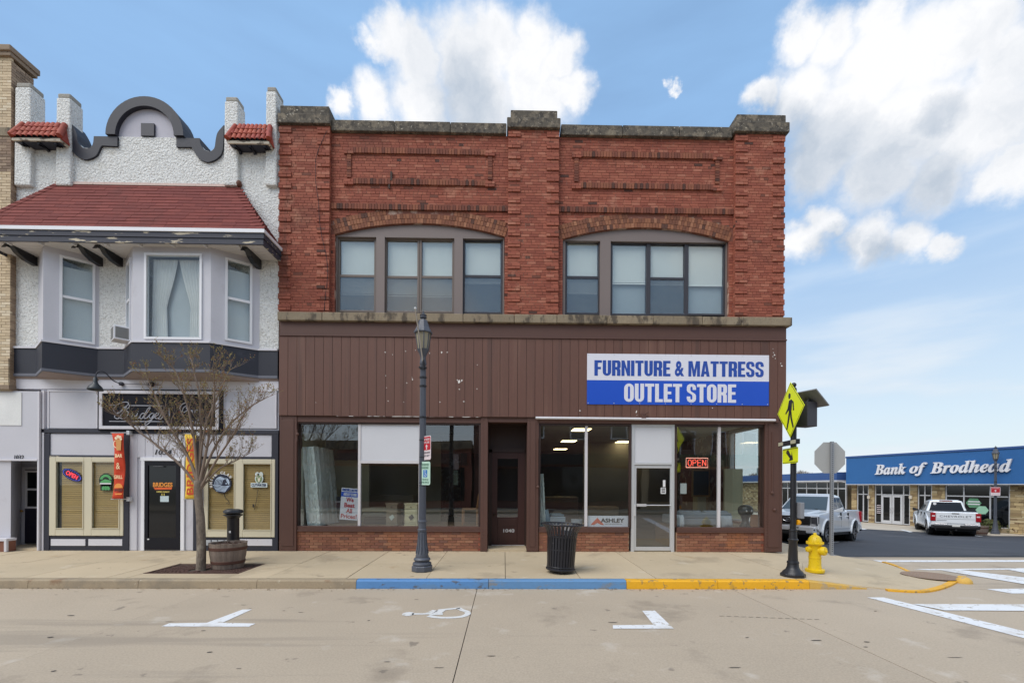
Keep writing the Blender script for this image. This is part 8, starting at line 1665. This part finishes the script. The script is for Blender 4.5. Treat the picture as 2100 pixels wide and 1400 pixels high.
# ================================================================ PICKUP TRUCKS
M_tyre = mat('tyre_rubber', S(34, 34, 36), .85, fine=.1); M_rim = mat('alloy', S(170, 172, 176), .3, metal=.8, var=.05); M_rimd = mat('dark_wheel', S(40, 40, 42), .5); M_cargl = mat('car_glass', S(72, 80, 80), .05, var=0, fine=0, spec=.8, coat=.3, local=True); M_rgl = mat('rear_car_glass', S(30, 33, 38), .12, var=0, fine=0, spec=.3, local=True); M_tail = mat('tail_lamp_red', S(150, 14, 26), .25, var=.1); M_lens = mat('headlamp_lens', S(70, 74, 80), .1, var=.2, vs=9, coat=.5); M_plast = mat('black_plastic', S(28, 28, 30), .55); M_chrome = mat('chrome_bumper', S(200, 200, 204), .18, metal=.9, var=.03)  # car_glass: pale reflection of the sky put into its base colour
def pickup(name, label, body, loc, rz, pitch, kind):
    t = thing(name, label, 'pickup truck', loc, 0, world=False); t.rotation_euler = (0, pitch, rz)
    XF, XR_, zc_, RA, hw = 1.93, -1.75, .42, .50, 1.0
    # lower body side with wheel arches, swept inward toward hood and sills
    def arch(xc, n=9): return [(xc + RA * cos(a), max(.46, zc_ + RA * sin(a))) for a in [radians(v) for v in [5 + 170 * i / (n - 1) for i in range(n)]]]
    top = [(2.86, 1.02), (2.82, 1.10), (2.62, 1.17), (1.5, 1.26), (1.36, 1.28), (-.86, 1.30), (-.90, 1.36), (-2.84, 1.38), (-2.90, 1.34), (-2.90, .62), (-2.84, .52)]
    bot = [(-2.3, .50)] + arch(XR_)[::-1] + [(-1.2, .46), (1.38, .46)] + arch(XF)[::-1] + [(2.5, .48), (2.84, .52), (2.90, .62)]
    outl = top + bot
    mb = MB(); n = len(outl); prof = lambda y, k: [(x * (1 - .0 * k), y, z) for x, z in outl]
    rings = [[(x, -hw + .10 * max(0, z - .95) / .4, z) for x, z in outl], [(x, hw - .10 * max(0, z - .95) / .4, z) for x, z in outl]]
    mb.hexa(rings[0], rings[1]); bo = mb.build('body', body, t, bevel=.05, segs=3)
    for xc in (XF, XR_):                     # dark wheel wells
        for sy in (-1, 1):
            mb = MB(); mb.tube([(xc, sy * .1, zc_ + .06), (xc, sy * .70, zc_ + .06)], RA - .02, 24); mb.build('wheel_well', M_plast, t)
            mb = MB(); pts = [(xc + (RA + .035) * cos(a), sy * (hw + .004), zc_ + (RA + .035) * sin(a)) for a in [radians(-4 + 188 * i / 16) for i in range(17)]]; mb.tube(pts, .04, 6); mb.build('arch_flare', body, t, smooth=True)
    MB().box(-1.18, 1.36, -hw + .06, hw - .06, .34, .48).build('sill_step', M_plast, t, bevel=.03); MB().box(-2.7, 2.6, -.75, .75, .32, .60).build('underbody', M_plast, t)
    # hood with a raised centre
    mb = MB(); mb.hexa([(2.72, -.62, 1.14), (2.72, .62, 1.14), (1.40, .70, 1.26), (1.40, -.70, 1.26)], [(2.60, -.52, 1.205), (2.60, .52, 1.205), (1.44, .60, 1.325), (1.44, -.60, 1.325)]); mb.build('hood_bulge', body, t, bevel=.03)
    # cab
    z0, z1 = 1.27, 1.94; b = [(1.36, -.90, z0), (1.36, .90, z0), (-.86, .90, z0), (-.86, -.90, z0)]; tp = [(.50, -.70, z1 - .02), (.50, .70, z1 - .02), (-.66, .70, z1), (-.66, -.70, z1)]
    MB().hexa(b, tp).build('cab', body, t, bevel=.07, segs=3)
    mb = MB().hexa([(.46, -.66, z1 - .02), (.46, .66, z1 - .02), (-.62, .66, z1 - .01), (-.62, -.66, z1 - .01)], [(.30, -.55, z1 + .045), (.30, .55, z1 + .045), (-.50, .55, z1 + .04), (-.50, -.55, z1 + .04)]); mb.build('roof', body, t, bevel=.04)
    L3 = lambda p, q, k: Vector(p) * (1 - k) + Vector(q) * k
    def pane(b0, b1, t1, t0, nm, out, ma, m=M_cargl):
        o = Vector(out); mb = MB(); quad = [b0, b1, t1, t0]; mb.hexa([q - o * .02 for q in quad], [q + o * .012 for q in quad]); return mb.build(nm, m, t)
    B, T_ = [Vector(p) for p in b], [Vector(p) for p in tp]
    def face(i, j, u0, u1, v0, v1): g_ = lambda u, v: L3(L3(B[i], B[j], u), L3(T_[i], T_[j], u), v); return g_(u0, v0), g_(u1, v0), g_(u1, v1), g_(u0, v1)
    nf = (B[1] - B[0]).cross(T_[0] - B[0]).normalized(); nf = nf if nf.x > 0 else -nf
    pane(*face(0, 1, .05, .95, .06, .90), 'windscreen', nf, 0); nb_ = (B[3] - B[2]).cross(T_[2] - B[2]).normalized(); nb_ = nb_ if nb_.x < 0 else -nb_
    pane(*face(2, 3, .07, .93, .16, .86), 'rear_window', nb_, 0, M_rgl)
    for i, j, sy in ((1, 2, 1), (0, 3, -1)):
        ns = (B[j] - B[i]).cross(T_[i] - B[i]).normalized(); ns = ns if ns.y * sy > 0 else -ns
        pane(*face(i, j, .10, .50, .08, .86), 'side_window', ns, 0); pane(*face(i, j, .54, .90, .08, .86), 'side_window', ns, 0)
        for xd in (1.18, .14, -.86): MB().box(xd - .006, xd + .006, sy * (hw - .06), sy * (hw + .0015), .60, 1.24).build('door_seam', M_plast, t)
        for xd in (.30, -.70): MB().box(xd - .10, xd + .06, sy * (hw - .05), sy * (hw + .02), 1.08, 1.12).build('door_handle', body, t, bevel=.01)
        mb = MB(); mb.hexa([(1.0, sy * .93, 1.26), (1.08, sy * .93, 1.26), (1.06, sy * 1.26, 1.26), (.96, sy * 1.26, 1.26)], [(1.0, sy * .93, 1.32), (1.06, sy * .93, 1.32), (1.04, sy * 1.26, 1.47), (.95, sy * 1.26, 1.47)]); mb.build('wing_mirror', body if kind == 'front' else M_plast, t, bevel=.03)
        MB().box(-1.15, 1.35, sy * (hw - .03), sy * (hw + .010), .60, .66).build('side_moulding', body, t, bevel=.006)
    # open bed with a dark cover
    MB().box(-2.78, -.95, -.80, .80, 1.366, 1.392).build('bed_cover', M_plast, t)
    for xc in (XF, XR_):
        for sy in (-1, 1):
            y1 = sy * (hw - .015); y0 = sy * (hw - .29); mb = MB(); mb.lathe([(.27, 0), (.395, .0), (.415, .04), (.42, .14), (.415, .24), (.395, .275), (.27, .275)], 32, (0, 0, 0), 'y', cap=False); mb.xf(Matrix.Translation((xc, y0 if sy > 0 else y1, zc_)))
            w = thing_part = mb.build('wheel', M_tyre, t, smooth=True, auto=40)
            mb = MB(); mb.lathe([(.272, 0), (.275, .03), (.255, .035), (.24, -.05), (.04, -.05), (.03, -.01), (.001, -.005)], 28, (0, 0, 0), 'y', cap=False); mb.xf(Matrix.Translation((xc, y1, zc_)) @ Matrix.Diagonal((1, sy, 1, 1))); mb.build('rim', M_rimd, w)
            for k in range(6):
                a = k * pi / 3 + .2; mb = MB(); u = Vector((cos(a), 0, sin(a))); v = Vector((-sin(a), 0, cos(a))); o = Vector((xc, y1, zc_)); s_ = Vector((0, sy, 0)); mb.hexa([o + u * .03 - v * .05 - s_ * .05, o + u * .03 + v * .05 - s_ * .05, o + u * .26 + v * .03 - s_ * .04, o + u * .26 - v * .03 - s_ * .04], [o + u * .03 - v * .04, o + u * .03 + v * .04, o + u * .26 + v * .022 + s_ * .015, o + u * .26 - v * .022 + s_ * .015]); mb.build('spoke', M_rim if kind == 'rear' or True else M_rimd, w)
    # front end
    MB().box(2.80, 2.925, -.74, .74, .74, 1.07).build('grille', M_plast, t, bevel=.03)
    for k in range(4): MB().box(2.92, 2.94, -.70, .70, .775 + .07 * k, .80 + .07 * k).build('grille_bar', mat('grille_black', S(40, 40, 44), .4), t)
    for sy in (-1, 1):
        MB().box(2.74, 2.915, sy * .755, sy * .985, .74, 1.08).build('headlight', M_lens, t, bevel=.03); mb = MB(); mb.tube([(2.925, sy * .77, 1.055), (2.90, sy * .965, 1.05), (2.89, sy * .975, .77), (2.92, sy * .78, .765)], .018, 6); mb.build('light_strip', M_white, t)
        MB().box(2.84, 2.965, sy * .62, sy * .90, .555, .615).build('fog_light', M_lens, t, bevel=.01)
    mb = MB(); mb.hexa([(2.70, -1.0, .40), (2.96, -.86, .44), (2.96, .86, .44), (2.70, 1.0, .40)], [(2.78, -1.0, .70), (3.0, -.86, .70), (3.0, .86, .70), (2.78, 1.0, .70)]); mb.build('front_bumper', body, t, bevel=.04); MB().box(2.9, 2.99, -.62, .62, .40, .54).build('lower_intake', M_plast, t)
    if kind == 'front':
        mb = MB(); n_ = 24; mb.add([(2.945, .17 * cos(2 * pi * k / n_), .93 + .07 * sin(2 * pi * k / n_)) for k in range(n_)] + [(2.925, .175 * cos(2 * pi * k / n_), .93 + .073 * sin(2 * pi * k / n_)) for k in range(n_)], [tuple(range(n_))] + [(k, n_ + k, n_ + (k + 1) % n_, (k + 1) % n_) for k in range(n_)]); mb.build('oval_badge', M_plast, t)
        mb = MB(); mb.tube([(2.948, .17 * cos(2 * pi * k / n_), .93 + .07 * sin(2 * pi * k / n_)) for k in range(n_ + 1)], .010, 5, cap=False); mb.tube(smooth_path([(2.95, .10, .92), (2.95, .05, .955), (2.95, 0, .92), (2.95, -.05, .945), (2.95, -.10, .92)], 3), .008, 4); mb.build('badge_script', M_chrome, t)
        MB().box(2.99, 3.012, .10, .42, .56, .71).build('number_plate', plain('plate_white', S(210, 210, 206), .5), t); mb = MB(); text(mb, 'TL 3648', Matrix.Translation((3.0125, .26, .635)) @ Matrix.Rotation(pi / 2, 4, 'Z') @ Matrix.Rotation(pi / 2, 4, 'X'), .26, .07, .002, .02); mb.build('plate_lettering', M_plast, t)
        for sy in (.5, -.3): mb = MB(); mb.tube([(1.30, sy, 1.345), (1.12, sy - .45, 1.40)], .012, 5); mb.build('wiper', M_plast, t)
    # tail
    for sy in (-1, 1):
        MB().box(-2.935, -2.72, sy * .80, sy * 1.008, .86, 1.32).build('tail_light', M_tail, t, bevel=.02); MB().box(-2.94, -2.9, sy * .83, sy * .96, 1.10, 1.17).build('reversing_light', M_spale, t)
    MB().box(-2.93, -2.86, -.785, .785, .74, 1.355).build('tailgate', body, t, bevel=.02); MB().box(-2.945, -2.92, -.15, .15, 1.27, 1.31).build('tailgate_handle', M_plast, t, bevel=.006)
    MB().box(-2.936, -2.93, -.76, .76, .985, .995).build('tailgate_crease', M_plast, t)
    if kind == 'rear':
        mb = MB(); text(mb, 'CHEVROLET', Matrix.Translation((-2.932, 0, 1.13)) @ Matrix.Rotation(-pi / 2, 4, 'Z') @ Matrix.Rotation(pi / 2, 4, 'X'), 1.28, .105, .006, .0, 0, 1.15); mb.build('tailgate_lettering', mat('graphite_letter', S(90, 92, 98), .5), t)
        MB().box(-2.936, -2.93, .36, .76, .885, .915).build('badge', mat('grey_badge', S(120, 124, 130), .4), t)
        c0 = L3(L3(B[2], B[3], .17), L3(T_[2], T_[3], .17), .72); mb = MB(); mb.lathe([(.075, 0), (.075, -.02)], 12, (0, 0, 0), 'x'); mb.xf(Matrix.Translation(c0 + nb_ * .012)); mb.build('window_sticker', M_white, t)
    MB().box(-.68, -.60, -.28, .28, z1 - .045, z1 + .02).build('brake_light', mat('dim_red', S(120, 50, 46), .4), t)
    mb = MB().hexa([(-2.86, -1.0, .46), (-2.86, 1.0, .46), (-3.06, .92, .46), (-3.06, -.92, .46)], [(-2.86, -1.0, .66), (-2.86, 1.0, .66), (-3.08, .92, .64), (-3.08, -.92, .64)]); mb.build('rear_bumper', M_plast, t, bevel=.03)
    for sy in (-1, 1): MB().box(-3.072, -2.90, sy * .34, sy * .86, .60, .73).build('bumper_step', M_chrome, t, bevel=.02)
    MB().box(-3.085, -3.05, -.16, .16, .58, .70).build('rear_plate', plain('plate_white', S(210, 210, 206), .5), t, bevel=.004); mb = MB(); mb.tube([(-2.6, 0, .40), (-3.12, 0, .40)], .04, 8); mb.build('tow_hitch', M_plast, t)
    return t
# silver pickup: front axle and rear axle fitted to the photograph
zt_ = -.57; FL = G(1686.7, 1117, side_z(6.4)); best = None
for k in range(0, 900):
    a = radians(k / 10); hv_ = Vector((-sin(a), -cos(a), 0)); RL = FL - hv_ * 3.68; d = RL - CAM; px = CX + F * d.dot(CR) / d.dot(_f)
    if best is None or abs(px - 1744.5) < best[0]: best = (abs(px - 1744.5), a)
a = best[1]; hv_ = Vector((-sin(a), -cos(a), 0)); lf = Vector((-hv_.y, hv_.x, 0)); org = FL - lf * .86 - hv_ * 1.93
dz = side_z(FL.y) - side_z((FL - hv_ * 3.68).y)
print('silver heading', math.degrees(a), org)
M_silver = mat('silver_paint', S(220, 223, 226), .28, metal=.04, var=.02, fine=0, coat=.6, local=True); M_wht = mat('white_truck_paint', S(222, 226, 230), .25, var=.02, fine=0, coat=.6, local=True)
pickup('pickup_truck', 'silver crew cab pickup facing the street beside the yellow hydrant', M_silver, (org.x, org.y, side_z(org.y) + .01), atan2(hv_.y, hv_.x), -math.asin(dz / 3.68), 'front')
RLp = G(1907, 1095, side_z(20)); h2 = Vector((.57, .82, 0)).normalized(); r2 = Vector((h2.y, -h2.x, 0)); o2 = RLp + r2 * .86 + h2 * 1.75
pickup('pickup_truck', 'white pickup seen from behind with CHEVROLET on its tailgate, parked at the bank', M_wht, (o2.x, o2.y, side_z(o2.y)), atan2(h2.y, h2.x), 0, 'rear')
# ================================================================ FAR TREES AND THE OTHER SIDE OF THE STREET
M_fartw = mat('far_twig', S(128, 118, 112), .9)
def far_tree(px, ytop, d, w, label):
    base = at_depth(px, 1000, d); base.z = -1.3; top = at_depth(px, ytop, d).z; t = thing('bare_tree', label, 'tree', tuple(base)); H_ = top - base.z; rt2 = random.Random(int(px)); tr_ = MB(); tw = MB(); tr_.tube([base, base + Vector((0, 0, H_ * .35))], [.28, .2], 7); tr_.build('trunk', M_fartw, t)
    def go(p, dr, L, r, lv):
        q = p + dr * L; tw.tube([p, (p + q) / 2 + Vector((rt2.uniform(-.1, .1), 0, rt2.uniform(-.05, .1))) * L, q], [r, r * .8, r * .6], 4, cap=False)
        if lv:
            for k in range(4): go(p + (q - p) * rt2.uniform(.45, 1), (dr + Vector((rt2.uniform(-1, 1) * w, rt2.uniform(-1, 1) * w, rt2.uniform(-.1, .8)))).normalized(), L * .62, r * .6, lv - 1)
    for k in range(5): go(base + Vector((0, 0, H_ * .33)), Vector((rt2.uniform(-.7, .7) * w, rt2.uniform(-.7, .7) * w, 1)).normalized(), H_ * .30, .10, 4)
    tw.build('crown', M_fartw, t)
far_tree(1634, 957, 95, 1.0, 'distant bare tree over the bank wing roof, left of the stop sign'); far_tree(1655, 962, 110, 1.0, 'distant bare tree over the bank wing roof, nearest the stop sign'); far_tree(1553, 962, 80, 1.0, 'distant bare tree seen through the corner shop window'); far_tree(1748, 962, 100, .8, 'distant bare tree top just right of the stop sign panel')
struct(MB().box(-40, 30, -24, -17.6, -.5, -.06).build('far_pavement', M_walk))
def across(name, x0, x1, h, m, label, nw, extra=None):
    t = thing(name, label, 'building', ((x0 + x1) / 2, -26, -.06)); MB().box(x0, x1, -38, -21.5, -.06, h).build('wall', m, t); MB().box(x0 - .1, x1 + .1, -21.8, -21.3, h - .5, h + .1).build('cornice', M_ledge, t)
    for i in range(nw):
        a = x0 + (x1 - x0) * (i + .5) / nw; w = MB().box(a - .55, a + .55, -21.5, -21.42, h * .56, h * .56 + 2.0).build('window', M_white, t); MB().box(a - .47, a + .47, -21.42, -21.4, h * .56 + .08, h * .56 + 1.92).build('pane', M_mirror, w)
    MB().box(x0 + .5, x1 - .5, -21.5, -21.4, .5, 2.9).build('shop_glazing', M_mirror, t); MB().box(x0 + .3, x1 - .3, -21.5, -21.2, 3.1, 3.9).build('sign_band', m if extra is None else extra, t)
    return t
across('red_brick_building', -22, -2.4, 4.7, mat('far_red_brick', S(150, 92, 76), .9), 'red brick shop across the street behind the camera', 0, M_brown); across('dark_corner_building', -2.2, 9.8, 9.0, mat('far_dark_brick', S(104, 66, 56), .9), 'dark brick corner building across the street behind the camera', 4, M_intd); across('tan_brick_building', 10, 28, 6.4, mat('far_tan_brick', S(186, 164, 130), .9), 'tan brick row across the street behind the camera', 8, mat('green_awning', S(40, 92, 70), .8))
